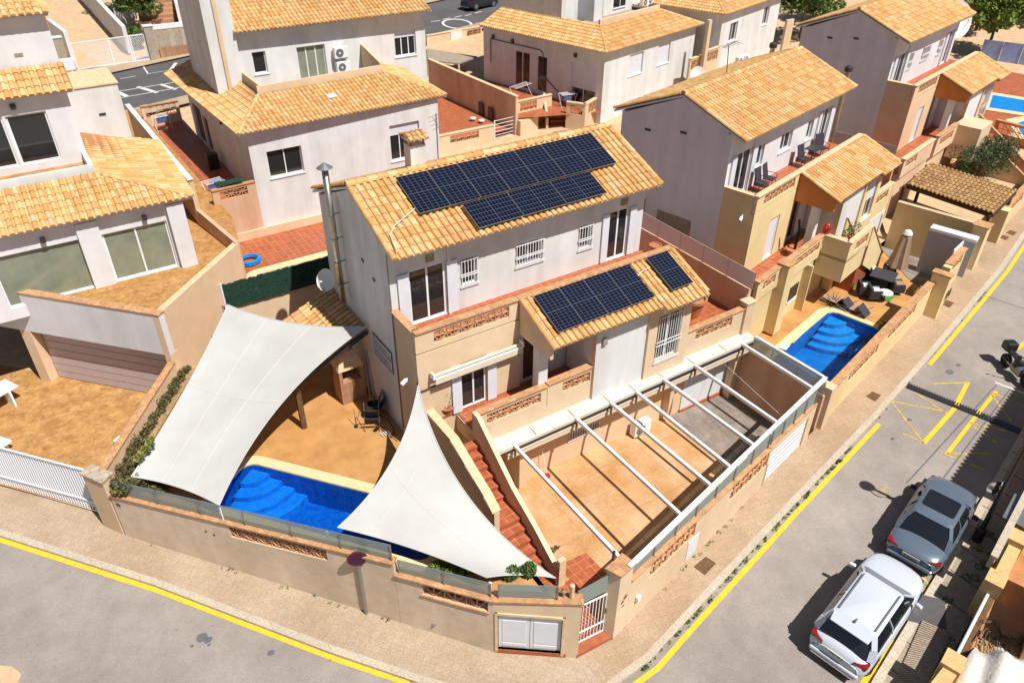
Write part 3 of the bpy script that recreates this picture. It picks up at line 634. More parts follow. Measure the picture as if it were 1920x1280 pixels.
# ================================================================== MAIN LOT
dk = MB(); DK = [(-10.35, .25), (-2.45, -9.85), (-1.0, -10.75), (-1.0, 6.0), (-7.3, 6.0)]
dk.sheet([DK, list(reversed(PA))], 2.0)
struct(dk, 'pool_deck', 'deck')
e = MB()
for a, b in ((0, 1), (1, 2), (2, 3), (3, 4), (4, 0)):
    p, q = DK[a], DK[b]; e.quads([(p[0], p[1], -.3), (q[0], q[1], -.3), (q[0], q[1], 1.999), (p[0], p[1], 1.999)], [(0, 1, 2, 3)])
struct(e, 'pool_deck_edge', 'beige')
def make_pool(name, label, poly, z, depth, copw, steps, wz=.12, mt='poolblue', grp=None, stepm='poolblue2'):
    p = thing(name, label, 'swimming pool', (0, 0, 0), 0, grp); n = len(poly)
    b = MB(); b.quads([(x, y, z-.02) for x, y in poly]+[(x, y, z-depth) for x, y in poly], [(i, (i+1) % n, n+(i+1) % n, n+i) for i in range(n)]); b.sheet([poly], z-depth); b.build('basin', mt, p)
    c = MB(); g_ = grow(poly, copw); cen = Vector((sum(q[0] for q in poly)/n, sum(q[1] for q in poly)/n))
    o2 = []
    for i in range(n):    # even offset outward
        a, m_, d_ = Vector(poly[i-1]), Vector(poly[i]), Vector(poly[(i+1) % n]); t = (d_-a).normalized(); nn = Vector((t.y, -t.x))
        if nn.dot(m_-cen) < 0: nn = -nn
        o2.append(tuple(m_+nn*copw))
    inn = [tuple(Vector(q)+(cen-Vector(q)).normalized()*.04) for q in poly]
    for i in range(n):
        j = (i+1) % n
        c.hexa([(inn[i][0], inn[i][1], z-.03), (inn[j][0], inn[j][1], z-.03), (o2[j][0], o2[j][1], z-.03), (o2[i][0], o2[i][1], z-.03)], [(inn[i][0], inn[i][1], z+.03), (inn[j][0], inn[j][1], z+.03), (o2[j][0], o2[j][1], z+.03), (o2[i][0], o2[i][1], z+.03)])
    c.build('coping', 'poolcoping', p)
    if steps:
        (cx, cy), a0, a1, rs = steps
        for k, r in enumerate(rs):
            s_ = MB(); zt = z-.22-.24*(len(rs)-1-k)*1.0
            zt = z-.28-.2*k
            pts = [(cx+r*math.cos(a0+(a1-a0)*t/14), cy+r*math.sin(a0+(a1-a0)*t/14)) for t in range(15)]
            s_.prism([(cx, cy)]+pts, z-depth+.01, zt); s_.build('step', stepm, p)
    w_ = MB(); w_.sheet([[tuple(Vector(q)+(cen-Vector(q)).normalized()*.01) for q in poly]], z-wz); w_.build('water', 'water', p)
    return p
a0 = math.atan2(-.78, .63)
make_pool('swimming_pool', 'long narrow blue mosaic pool under and between the two white shade sails', PA, 2.0, 1.25, .38, ((-6.62+.1, -.62-.15), a0-math.pi/2, a0, [.7, 1.15, 1.6, 2.05]))

# ---- street walls
PAL = M['beige']
def wall2(mb, p0, p1, t, zt0, zt1, slots=()):
    p0, p1 = Vector(p0), Vector(p1); L = (p1-p0).length; d = (p1-p0)/L; n = Vector((-d.y, d.x))*t; top = lambda s: zt0+(zt1-zt0)*s/L
    def pc(a, b, lo, hi):
        if b-a < 1e-4: return
        A, B = p0+d*a, p0+d*b; g_ = lambda q: gz(q.x, q.y)-.9
        la = g_(A) if lo is None else top(a)-lo; lb = g_(B) if lo is None else top(b)-lo
        mb.hexa([(A.x, A.y, la), (B.x, B.y, lb), (B.x+n.x, B.y+n.y, lb), (A.x+n.x, A.y+n.y, la)], [(A.x, A.y, top(a)-hi), (B.x, B.y, top(b)-hi), (B.x+n.x, B.y+n.y, top(b)-hi), (A.x+n.x, A.y+n.y, top(a)-hi)])
    c = 0
    for s0, s1, lo, hi in slots:
        pc(c, s0, None, 0); pc(s0, s1, None, lo); pc(s0, s1, hi, 0); c = s1
    pc(c, L, None, 0); return mb
def seg_wall(parent, p0, p1, t, zt0, zt1, slots=(), m='grime', cop='coping', coph=.06, copw=.05, rows=1, cell=.26):
    wall2(MB(), p0, p1, t, zt0, zt1, slots).build('wall', m, parent)
    L = (Vector(p1)-Vector(p0)).length; top = lambda s: zt0+(zt1-zt0)*s/L
    for s0, s1, lo, hi in slots:
        lat(MB(), p0, p1, s0+.003, s1-.003, top(s0)-lo+.003, top(s0)-hi-.003, t=t-.06, dy=.03, rows=rows, cell=cell, za2=top(s1)-lo+.003).build('lattice', 'lattice', parent)
        d = (Vector(p1)-Vector(p0)).normalized(); A, B = Vector(p0)+d*(s0-.05), Vector(p0)+d*(s1+.05); n = Vector((-d.y, d.x))
        if rows == 1:
            q = MB(); q.hexa([(A.x-n.x*.05, A.y-n.y*.05, top(s0)-lo-.06), (B.x-n.x*.05, B.y-n.y*.05, top(s1)-lo-.06), (B.x, B.y, top(s1)-lo-.06), (A.x, A.y, top(s0)-lo-.06)], [(A.x-n.x*.05, A.y-n.y*.05, top(s0)-lo-.005), (B.x-n.x*.05, B.y-n.y*.05, top(s1)-lo-.005), (B.x, B.y, top(s1)-lo-.005), (A.x, A.y, top(s0)-lo-.005)]); q.build('lattice_sill', 'coping', parent)
    if cop:
        P0, P1 = Vector(p0), Vector(p1); d = (P1-P0).normalized(); n = Vector((-d.y, d.x)); q = [P0-n*copw, P1-n*copw, P1+n*(t+copw), P0+n*(t+copw)]; zz = [zt0, zt1, zt1, zt0]
        MB().hexa([(a.x, a.y, z+.002) for a, z in zip(q, zz)], [(a.x, a.y, z+coph) for a, z in zip(q, zz)]).build('coping', cop, parent)
def glass_run(label, p0, p1, z0a, z1a, h, n, inset=.1, m='frosted', post='greymetal', grp='frosted glass screens on the garden walls', ha=None):
    p0, p1 = Vector(p0), Vector(p1); d = (p1-p0); L = d.length; d /= L; nn = Vector((-d.y, d.x))*inset
    o = thing('glass_screen', label, 'glass screen', (p0.x, p0.y, z0a), 0, grp); og = Vector((p0.x, p0.y, z0a))
    for i in range(n):
        a, b = p0+nn+d*(L*i/n+.015), p0+nn+d*(L*(i+1)/n-.015); za, zb = z0a+(z1a-z0a)*i/n, z0a+(z1a-z0a)*(i+1)/n
        t = Vector((-d.y, d.x))*.014
        MB().hexa([Vector((a.x, a.y, za+.03))-og, Vector((b.x, b.y, zb+.03))-og, Vector((b.x+t.x, b.y+t.y, zb+.03))-og, Vector((a.x+t.x, a.y+t.y, za+.03))-og], [Vector((a.x, a.y, za+h))-og, Vector((b.x, b.y, zb+h))-og, Vector((b.x+t.x, b.y+t.y, zb+h))-og, Vector((a.x+t.x, a.y+t.y, za+h))-og]).build('panel', m, o)
    for i in range(n+1):
        a = p0+nn+d*min(max(L*i/n, .02), L-.02); za = z0a+(z1a-z0a)*i/n; t = Vector((-d.y, d.x))
        MB().tube(Vector((a.x-t.x*.02, a.y-t.y*.02, za))-og, Vector((a.x-t.x*.02, a.y-t.y*.02, za+h*.99))-og, .022, n=6).build('post', post, o)
    return o
W0, WD = Vector((-10.87, .42)), Vector((.616, -.788)).normalized()
w1 = thing('garden_wall', 'stained beige street wall with a long tile lattice, holding frosted glass, left of the no-parking sign', 'wall', (0, 0, 0), 0, 'street walls of the corner plot')
Wp = lambda t: tuple(W0+WD*t)
seg_wall(w1, Wp(.1), Wp(10.36), .2, 1.86, 2.6, [(4.6, 8.05, .56, .08)], rows=2, cell=.25)
w1b = thing('garden_wall', 'beige street wall with a short tile lattice and white double cupboard round the corner', 'wall', (0, 0, 0), 0, 'street walls of the corner plot')
CC, CE = Vector(Wp(13.38)), Vector((-.70, -11.62))
seg_wall(w1b, Wp(10.37), Wp(13.38), .2, 2.14, 2.28, [(.85, 2.85, .52, .1)], rows=1, cell=.34, copw=.07)
dn = (CE-CC).normalized(); LC = (CE-CC).length
cw = MB(); wall(cw, CC, CE, lambda x, y: gz(x, y)-.3, 2.28, .22, [(.12, 1.95, .1, 1.72)], 2.42); cw.build('wall', 'beige', w1b)
MB().hexa([(CC.x-.04, CC.y-.05, 2.283), (CE.x+.02, CE.y-.07, 2.423), (CE.x+.2, CE.y+.25, 2.423), (CC.x+.2, CC.y+.3, 2.283)], [(CC.x-.04, CC.y-.05, 2.34), (CE.x+.02, CE.y-.07, 2.48), (CE.x+.2, CE.y+.25, 2.48), (CC.x+.2, CC.y+.3, 2.34)]).build('coping', 'coping', w1b)
nC = Vector((-dn.y, dn.x))
def cface(mb, s0, s1, z0, z1, o0, o1):
    q = [CC+dn*s0+nC*o0, CC+dn*s1+nC*o0, CC+dn*s1+nC*o1, CC+dn*s0+nC*o1]; return mb.hexa([(k.x, k.y, z0) for k in q], [(k.x, k.y, z1) for k in q])
fr = MB(); cface(fr, .04, .12, .02, 1.8, -.035, .02); cface(fr, 1.95, 2.03, .02, 1.8, -.035, .02); cface(fr, .04, 2.03, 1.72, 1.8, -.04, .02); fr.build('door_surround', 'coping_pale', w1b)
for s0, s1 in ((.14, 1.03), (1.045, 1.93)):
    d_ = MB(); cface(d_, s0, s1, .14, 1.7, .07, .1); o = d_.build('cupboard_door', 'garage', w1b)
    pn = MB(); cface(pn, s0+.1, s1-.1, .4, 1.4, .055, .07); pn.build('door_panel', 'garage', o, bevel=.01)
    pn = MB(); cface(pn, s0+.1, s1-.1, 1.48, 1.63, .055, .07); pn.build('door_panel', 'garage', o, bevel=.01); pn = MB(); cface(pn, s0+.1, s1-.1, .2, .34, .055, .07); pn.build('door_panel', 'garage', o, bevel=.01)
sp = MB(); cface(sp, .1, 2.1, -.1, .1, -.02, .08); sp.build('threshold', 'stepface', w1b)
MB().cbox((*Wp(11.5), .35), .1, .1, .06).build('water_spout', 'greymetal', w1b)
glass_run('frosted glass row along the wall over the pool, left of the sign', Wp(.35), Wp(10.3), 1.93, 2.67, .62, 6)
glass_run('frosted glass pair between the sign and the corner', Wp(10.45), Wp(13.3), 2.2, 2.34, .54, 2)
glass_run('single frosted glass over the white cupboard doors', CC+dn*.12, CC+dn*1.78, 2.35, 2.45, .55, 1)
# house number flower and star motifs
def motif(u_, v_, pl, r, label):
    pass
# left pier by the neighbour's sliding gate
pr = thing('gate_pier', 'beige pier with pale stone cap between sliding gate and pool wall', 'pier', (-11.1, .8, 0), 0)
MB().prism([(-11.36+11.1, 1.2-.8), (-10.87+11.1, .42-.8), (-10.55+11.1, .66-.8), (-11.04+11.1, 1.45-.8)], -.3, 2.4).build('pillar', 'peach', pr)
MB().prism([(-.32, .42), (.21, -.44), (.62, -.12), (.08, .72)], 2.4, 2.47).build('cap', 'stone', pr)
# boundary wall with planter and hedge towards the neighbour drive
bw = thing('garden_wall', 'low wall topped with brick tiles between neighbour drive and the planter hedge', 'wall', (0, 0, 0))
b0, b1 = Vector((-10.66, .95)), Vector((-7.35, 5.75)); bd = (b1-b0).normalized()
seg_wall(bw, b1, b0, -.24, 2.52, 2.42, m='peach', cop='coping', copw=-.02)
pl = MB(); nb = Vector((bd.y, -bd.x)); q0, q1 = b0+nb*.25, b1+nb*.25
pl.prism([tuple(q0), tuple(q0+nb*.55), tuple(q1+nb*.55), tuple(q1)], 1.5, 2.3); struct(pl, 'planter_bed', 'dirt')
hd = MB(); cl = []
for i in range(34):
    c = b0.lerp(b1, i/33*.97+.01)+nb*(.42+.12*rnd()); k = .10+.11*rnd(); cl.append(((c.x, c.y, 2.36+.14*rnd()), (k, k, k*1.2)))
leaves(hd, cl, 3800, .05); h_ = hd.build('hedge', 'hedge'); tag(h_, 'narrow scrubby green-brown hedge in the planter beside the large sail', 'hedge')
tr = MB(); cl = [((-10.25, .12, 2.35), (.45, .4, .35)), ((-9.75, -.2, 2.5), (.5, .3, .3)), ((-9.9, .5, 2.4), (.3, .3, .3)), ((-9.3, -.5, 2.3), (.35, .3, .2))]
leaves(tr, cl, 2600, .07); sh = thing('shrub', 'dense green shrub in the plot corner under the large sail tip', 'shrub', (0, 0, 0)); tr.build('foliage', 'hedge', sh)
q = MB(); q.tube((-9.9, .0, 1.9), (-9.9, .0, 2.4), .05, .03); q.build('stem', 'bark', sh)
q = MB(); leaves(q, [((-9.35, .15, 3.35), (.16, .1, .12)), ((-9.15, .25, 3.5), (.12, .1, .2)), ((-9.6, .05, 3.2), (.15, .1, .1))], 420, .05); q.build('foliage', 'leafbright', sh)
q = MB(); q.path([(-9.9, 0, 2.4), (-9.6, .08, 3.1), (-9.35, .15, 3.3), (-9.12, .28, 3.6)], .02); q.build('branch', 'bark', sh)

# ---- right street wall with piers, gate, garage
V0, VD = Vector((.54, -11.72)), Vector((.98, .2)).normalized(); Vp = lambda t: tuple(V0+VD*t)
w2 = thing('garden_wall', 'sunlit beige wall with two tile lattices and garage door running up the side street', 'wall', (0, 0, 0), 0, 'street walls of the corner plot')
pq = MB(); vn_ = Vector((-VD.y, VD.x)); a = V0; pp = [a, a+VD*.58, a+VD*.58+vn_*.42, a+vn_*.42-VD*.1]
pq.prism([tuple(k) for k in pp], -.3, 2.86); pq.build('pier', 'beige', w2)
MB().prism([tuple(a-VD*.05-vn_*.05), tuple(a+VD*.63-vn_*.05), tuple(a+VD*.63+vn_*.47), tuple(a-VD*.15+vn_*.47)], 2.862, 2.92).build('pier_cap', 'coping', w2)
seg_wall(w2, Vp(.585), Vp(8.3), .2, 2.12, 2.22, [(.95, 3.3, .74, .08), (5.3, 7.9, .74, .08)], m='beige', rows=2, cell=.3)
wq = MB(); wall(wq, Vp(8.31), Vp(11.64), lambda x, y: gz(x, y)-.9, 2.28, .2, [(.12, 2.85, .3, 1.98)]); wq.build('wall', 'beige', w2)
gd = MB(); wall(gd, Vector(Vp(8.42))+vn_*.06, Vector(Vp(11.17))+vn_*.06, .35, 1.98, .06); go = gd.build('garage_door', 'garage', w2)
q = MB()
for k in range(6):
    z = .6+.24*k; A, B = Vector(Vp(8.44))+vn_*.055, Vector(Vp(11.15))+vn_*.055; q.bar((A.x, A.y, z), (B.x, B.y, z), .01, .02)
q.build('door_groove', 'shutter', go)
MB().prism([Vp(8.31-.03), Vp(11.7), tuple(Vector(Vp(11.7))+vn_*.25), tuple(Vector(Vp(8.28))+vn_*.25)], 2.282, 2.33).build('coping', 'coping', w2)
mc = MB(); A = Vector(Vp(3.6)); B = Vector(Vp(4.2)); nn = -vn_*.02
mc.hexa([(A.x+nn.x, A.y+nn.y, .42), (B.x+nn.x, B.y+nn.y, .45), (B.x, B.y, .45), (A.x, A.y, .42)], [(A.x+nn.x, A.y+nn.y, 1.3), (B.x+nn.x, B.y+nn.y, 1.33), (B.x, B.y, 1.33), (A.x, A.y, 1.3)])
mo = mc.build('meter_cupboard', 'garage', w2)
MB().cbox((*(Vector(Vp(1.0))-vn_*.06), 1.02), .16, .1, .2, math.atan2(VD.y, VD.x)).build('letter_box', 'whitemetal', w2, bevel=.01)
glass_run('frosted glass row beneath the pergola rail along the side street', Vp(.64), Vp(8.25), 2.18, 2.28, .66, 7)
glass_run('frosted glass row over the garage door', Vp(8.4), Vp(11.6), 2.34, 2.36, .6, 4)
# small wall motifs (red flower and grey star shapes) beside the gate and on the left wall
def star(c, d, label_parent, m='red', r=.09, n=5):
    q = MB(); c = Vector(c); d = Vector((d[0], d[1], 0)).normalized(); up = Vector((0, 0, 1)); nrm = d.cross(up)
    for k in range(n):
        a = 2*math.pi*k/n+.3; e_ = d*math.cos(a)+up*math.sin(a); s_ = nrm.cross(e_)*.22*r; q.quads([c+e_*r*.1-s_, c+e_*r-s_*.3, c+e_*r+s_*.3, c+e_*r*.1+s_, c+e_*r*.1-s_+nrm*.012, c+e_*r-s_*.3+nrm*.012, c+e_*r+s_*.3+nrm*.012, c+e_*r*.1+s_+nrm*.012], [(0, 1, 2, 3), (7, 6, 5, 4), (0, 4, 5, 1), (1, 5, 6, 2), (2, 6, 7, 3), (3, 7, 4, 0)])
    q.build('wall_ornament', m, label_parent)
p_ = V0+VD*.36-vn_*.01; star((p_.x, p_.y, 1.66), VD, w2, 'red', .1); p_ = V0+VD*.24-vn_*.01; star((p_.x, p_.y, 1.52), VD, w2, 'greymetal', .08); p_ = V0+VD*.3-vn_*.01; star((p_.x, p_.y, 1.3), VD, w2, 'greymetal', .05)
p_ = W0+WD*.35+Vector((-.008, -.006)); star((p_.x, p_.y, 1.55), WD, w1, 'wood', .1)
for t in (3.75, 4.05): p_ = W0+WD*t+Vector((-.008, -.006)); star((p_.x, p_.y, 1.55-.05*(t > 4)), WD, w1, 'wood', .05, 4)
# house initials plate on the pier: grey lettering
# gate
gt = thing('entrance_gate', 'white barred metal gate with grey glass above, at the corner steps', 'gate', (0, 0, 0))
ga, gb = Vector((-.62, -11.32)), Vector((.50, -11.42)); gd_ = (gb-ga).normalized(); gl = (gb-ga).length
q = MB()
for z in (.16, .62, 1.86): q.bar((ga.x, ga.y, z), (gb.x, gb.y, z), .04)
for s_ in (0.02, gl-.02): p_ = ga+gd_*s_; q.bar((p_.x, p_.y, .12), (p_.x, p_.y, 1.9), .05)
q.build('gate_frame', 'whitemetal', gt)
for i in range(1, 10):
    p_ = ga+gd_*gl*i/10; MB().bar((p_.x, p_.y, .16), (p_.x, p_.y, 1.86), .022).build('bar', 'whitemetal', gt)
p_ = ga+gd_*gl*.93; MB().cbox((p_.x, p_.y-.03, 1.15), .08, .06, .22).build('lock', 'greymetal', gt)
MB().hexa([(ga.x, ga.y, 1.95), (gb.x, gb.y, 2.02), (gb.x, gb.y+.015, 2.02), (ga.x, ga.y+.015, 1.95)], [(ga.x, ga.y, 2.6), (gb.x, gb.y, 2.72), (gb.x, gb.y+.015, 2.72), (ga.x, ga.y+.015, 2.6)]).build('glass_panel', 'frosted', gt)
q = MB(); q.prism([(-.72, -11.62), (.55, -11.72), (.5, -10.7), (-.3, -10.75), (-.72, -10.9)], -.2, .1); struct(q, 'gate_step', 'stepface')
q = MB(); q.lathe((-.82, -11.3, 2.48), [(0, 0), (.07, 0), (.07, .5), (.0, .5)], 8); o = q.build('gate_post', 'coping_pale'); tag(o, 'short cream post standing on the wall coping right of the cupboard glass', 'post')
q = MB(); q.tube((-1.0, -11.15, 2.45), (-1.0, -11.15, 2.85), .03); q.lathe((-1.0, -11.15, 2.6), [(.06, 0), (.07, .1), (.0, .2)], 8); o = q.build('garden_lamp', 'tan'); tag(o, 'tiny bronze lamp on the coping next to the cream post', 'lamp')
# stairs from the gate to the terrace
st = thing('garden_stairs', 'red tiled steps climbing between two sloping beige walls from gate to terrace', 'stairs', (0, 0, 0))
ys, z = -5.1, 3.45; stp = []
zz = [3.45-.19*k for k in range(1, 13)]; y = -5.1; k = 0
for i, z_ in enumerate(zz):
    dpt = .9 if i == 6 else .31
    x0, x1 = -1.0, -.2
    MB().box(x0, x1, y-dpt, y, 0, z_-.035).build('step', 'stepface', st); MB().box(x0, x1, y-dpt-.02, y, z_-.034, z_).build('tread', 'redtile', st.children[-1]); y -= dpt
q = MB(); q.prism([(-1.0, y), (-1.0, -10.6), (.3, -10.6), (.3, -9.9), (-.2, -9.9), (-.2, y)], -.1, 1.0); q.build('lower_landing', 'redtile', st)
for k, (ya, yb_, z_) in enumerate(((-10.6, -10.9, .8), (-10.9, -11.2, .55), (-11.2, -11.3, .3))): MB().box(-.9, .3, yb_, ya, -.1, z_).build('step', 'redtile', st)
q = MB(); q.prism([(-.2, -10.4), (.35, -10.4), (.35, -9.9), (-.2, -9.9)], -.1, .6); q.build('landing', 'redtile', st)
lw = MB(); prof = [(-3.6, 3.95), (-5.4, 3.95), (-6.3, 3.6), (-7.4, 3.2), (-7.9, 2.9), (-7.95, .5), (-3.6, .5)]
def side_wall(prof, x0, x1, m, name):
    q = MB(); n = len(prof); q.quads([(x0, y, z) for y, z in prof]+[(x1, y, z) for y, z in prof], [tuple(range(n)), tuple(reversed(range(n, 2*n)))]+[(i, (i+1) % n, n+(i+1) % n, n+i) for i in range(n)]); return q.build(name, m, st)
side_wall(prof, -1.2, -1.02, 'beige', 'side_wall')
side_wall([(-4.95, 4.32), (-5.25, 4.30), (-7.3, 2.86), (-8.5, 2.3), (-9.75, 1.58), (-9.85, 1.4), (-9.85, .2), (-4.95, .2)], -.19, -.03, 'beige', 'side_wall')
cp = MB()
for (ya, za), (yb_, zb) in zip(prof[:4], prof[1:5]): cp.hexa([(-1.28, ya, za+.003), (-.97, ya, za+.003), (-.97, yb_, zb+.003), (-1.26, yb_, zb+.003)], [(-1.26, ya, za+.05), (-.97, ya, za+.05), (-.97, yb_, zb+.05), (-1.26, yb_, zb+.05)])
cp.build('coping', 'coping_pale', st)
MB().box(-1.15, -1.0, -10.5, -7.95, .5, 2.0).build('side_wall', 'beige', st)
# terrace parapet of the main house, lattices left and right
parapet(HM, (-.02, -5.1), (2.68, -5.1), 3.4, 4.25, .15, lats=[(.3, 2.45, 3.68, 4.1)], m='beige', cop='coping', rows=2)
parapet(HM, (2.7, -5.1), (4.75, -5.1), 3.4, 4.3, .17, lats=[(.65, 1.85, 3.72, 4.14)], m='beige', cop='coping', rows=2)
# side terrace
q = MB(); q.box(9.02, 12.6, -5.0, 3.3, 2.8, 3.4); q.build('side_terrace', 'beige', HM); q = MB(); q.box(9.02, 12.6, -4.95, 3.3, 3.402, 3.45); q.build('terrace_floor', 'redtile', HM)
parapet(HM, (9.02, -5.1), (12.3, -5.1), 2.75, 4.1, .15, lats=[(.65, 2.65, 3.55, 3.97)], m='beige', cop='coping', rows=2)
q = MB(); q.box(12.3, 12.75, -5.2, -4.85, -.4, 4.35); q.box(12.25, 12.8, -5.25, -4.8, 4.352, 4.4); q.build('corner_pier', 'beige', HM)
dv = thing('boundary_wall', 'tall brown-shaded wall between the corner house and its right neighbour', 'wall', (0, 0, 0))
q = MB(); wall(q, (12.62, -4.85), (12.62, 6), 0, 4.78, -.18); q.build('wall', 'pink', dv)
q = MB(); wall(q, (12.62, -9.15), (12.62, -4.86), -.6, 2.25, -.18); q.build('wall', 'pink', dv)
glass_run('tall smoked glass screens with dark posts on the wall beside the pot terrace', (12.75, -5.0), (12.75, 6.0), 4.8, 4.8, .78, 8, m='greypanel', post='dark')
glass_run('frosted glass row beneath the far right pergola rail', (12.72, -9.1), (12.72, -5.3), 2.26, 2.26, .6, 3)
# back fence
bf = thing('boundary_wall', 'low beige wall behind the house carrying the artificial hedge screen', 'wall', (0, 0, 0))
seg_wall(bf, (-5.1, 6.0), (-1.0, 6.0), .18, 4.15, 4.05, m='beige', cop=None); seg_wall(bf, (-1.0, 6.0), (12.6, 6.0), .18, 4.1, 4.1, m='beige', cop=None)
q = MB(); n = 40
for i in range(n):
    x0, x1 = -4.95+4.6*i/n, -4.95+4.6*(i+1)/n; q.box(x0, x1+.005, 5.88+.02*rnd(), 5.96, 4.12, 5.15+.06*rnd())
hs = q.build('hedge_screen', 'hedge_screen'); tag(hs, 'dark green artificial hedge screen hiding the pool behind, left of the house', 'fence')
q = MB(); q.tube((-5.0, 5.85, 2), (-5.0, 5.85, 5.3), .04); o = q.build('sail_post', 'whitemetal'); tag(o, 'thin white pole holding the top corner of the large sail', 'pole')
# patio
pz = lambda x, y: .04-.034*max(0, x)
g1_, g2_, g3_ = (9.22, -5.07), (9.3, -7.6), (9.72, -9.75)
pt = MB(); pt.sheet([[(-.03, -4.75), (9.2, -4.75), g1_, g2_, g3_, (.6, -11.5), (-.03, -10.7)]], pz); struct(pt, 'patio', 'patio')
pt = MB(); pt.sheet([[(9.2, -4.75), (12.7, -4.75), (12.7, -9.2), g3_, g2_, g1_]], pz); struct(pt, 'driveway', 'patio_grey')
pt = MB(); pt.sheet([[(.71, -8.68), (.78, -9.9), (1.9, -9.95), (1.85, -8.72)]], lambda x, y: pz(x, y)+.02); struct(pt, 'landing_tiles', 'redtile')
bs = thing('basement_wall', 'beige basement wall under the cream ledge with barred window and garage door', 'wall', (0, 0, 0))
q = MB(); wall(q, (1.75, -4.75), (12.7, -4.75), -.6, 2.78, .2, [(2.3, 3.7, .9, 1.8)]); q.build('wall', 'peach', bs)
q = MB(); q.box(1.6, 1.95, -5.1, -4.76, -.3, 2.75); q.build('pillar', 'beige', bs)
q = MB(); q.box(-.03, 1.6, -3.6, -3.4, -.3, 3.3); q.build('recess_wall', 'beige', bs); q = MB(); q.box(1.62, 1.74, -4.74, -3.4, -.3, 3.3); q.build('recess_wall', 'beige', bs)
opening(bs, (1.75, -4.75), (12.7, -4.75), 2.3, 3.7, .9, 1.8, panes=2, grille=True)
q = MB(); q.box(9.85, 12.4, -4.79, -4.76, -.3, 1.95); q.build('garage_door', 'garage', bs); q = MB(); q.box(9.8, 12.45, -4.85, -4.76, -.35, -.2); q.build('threshold', 'stepface', bs)
ld = MB(); ld.hexa([(.15, -5.68, 2.72), (12.7, -5.62, 2.72), (12.7, -5.08, 2.80), (.15, -5.08, 2.80)], [(.15, -5.68, 2.84), (12.7, -5.62, 2.84), (12.7, -5.08, 2.92), (.15, -5.08, 2.92)])
lo = ld.build('ledge', 'ledge', bs); q = MB()
for x in (1.9, 3.55, 5.1, 6.3, 7.7, 9.3, 11.0): q.box(x, x+.02, -5.66, -5.1, 2.9, 2.935)
q.build('ledge_seam', 'awning', lo)
q = MB(); q.box(.25, 12.55, -5.66, -5.63, 2.62, 2.715); q.build('gutter', 'dark', bs)
q = MB(); q.tube((.8, -5.5, 2.42), (12.5, -5.5, 2.42), .09, n=10); q.box(.8, 12.5, -5.56, -5.55, 2.2, 2.4); q.build('rolled_awning', 'awning', bs, smooth=False)
pg = thing('pergola', 'white metal pergola frame over the patio with eight long beams', 'pergola', (0, 0, 0))
ends = [(1.0, -5.5, .93, -11.6), (3.58, -5.5, 3.52, -11.05), (5.14, -5.5, 5.17, -10.7), (6.33, -5.5, 6.3, -10.42), (7.68, -5.5, 7.75, -10.05), (9.3, -5.55, 9.32, -9.72), (11.93, -5.6, 11.95, -9.1)]
for a_, b_, c_, d_ in ends: MB().bar((a_, b_, 2.83), (c_, d_, 2.83), .1, .12).build('beam', 'whitemetal', pg)
MB().bar((12.7, -5.6, 2.88), (12.78, -8.83, 2.88), .11, .14).build('rail', 'whitemetal', pg); MB().bar((.9, -11.62, 2.9), (12.8, -8.92, 2.9), .13, .14).build('rail', 'whitemetal', pg)
for x in (1.0, 3.58, 5.14, 6.33, 7.68, 9.3, 11.93): MB().box(x-.03, x+.03, -5.74, -5.68, 2.35, 2.76).build('bracket', 'tan', pg)
MB().bar((.68, -11.2, 2.92), (.68, -11.2, 3.3), .06).build('post', 'dark', pg)
for p_ in ((1.0, -11.55), (12.7, -8.95), (8.4, -9.95)): MB().bar((p_[0], p_[1], .6), (p_[0], p_[1], 2.85), .08).build('post', 'whitemetal', pg)
# clothes lines
q = MB(); q.tube((11.4, -4.9, 2.0), (10.6, -9.35, 2.0), .008, n=4); o = q.build('washing_line', 'whitemetal'); tag(o, 'thin white washing line stretched across the grey end of the patio', 'washing line')
# air conditioner
def ac_unit(loc, rz, label, grp=None):
    o = thing('air_conditioner', label, 'air conditioner', loc, rz, grp)
    MB().box(-.42, .42, -.16, .16, 0, .6).build('casing', 'whitepvc', o, bevel=.02); MB().tube((-.12, -.17, .3), (-.12, -.175, .3), .23, n=20).build('fan_grille', 'greymetal', o)
    MB().tube((-.12, -.176, .3), (-.12, -.18, .3), .06, n=12).build('fan_hub', 'whitepvc', o)
    for x in (-.3, .3): MB().box(x-.03, x+.03, -.16, .2, -.06, 0).build('bracket', 'greymetal', o)
    return o
ac_unit((7.45, -5.02, -.12), 0, 'white air conditioner low on the basement wall under the pergola', None)
# mop and bucket on the patio
o = thing('mop', 'mop leaning on the basement wall near the first pergola beam', 'mop', (2.85, -5.1, -.03)); MB().tube((0, 0, .05), (-.15, .2, 1.3), .012).build('handle', 'whitemetal', o); MB().lathe((0, 0, 0), [(.0, 0), (.12, 0), (.08, .12), (0, .14)], 10).build('mop_head', 'red', o)
q = MB(); leaves(q, [((.75, -7.7, .08), (.28, .2, .04)), ((1.0, -8.1, .08), (.2, .1, .04))], 50, .07); o = q.build('fallen_leaves', 'hedge'); tag(o, 'two small heaps of dry leaves on the patio', 'leaves'); o['kind'] = 'stuff'

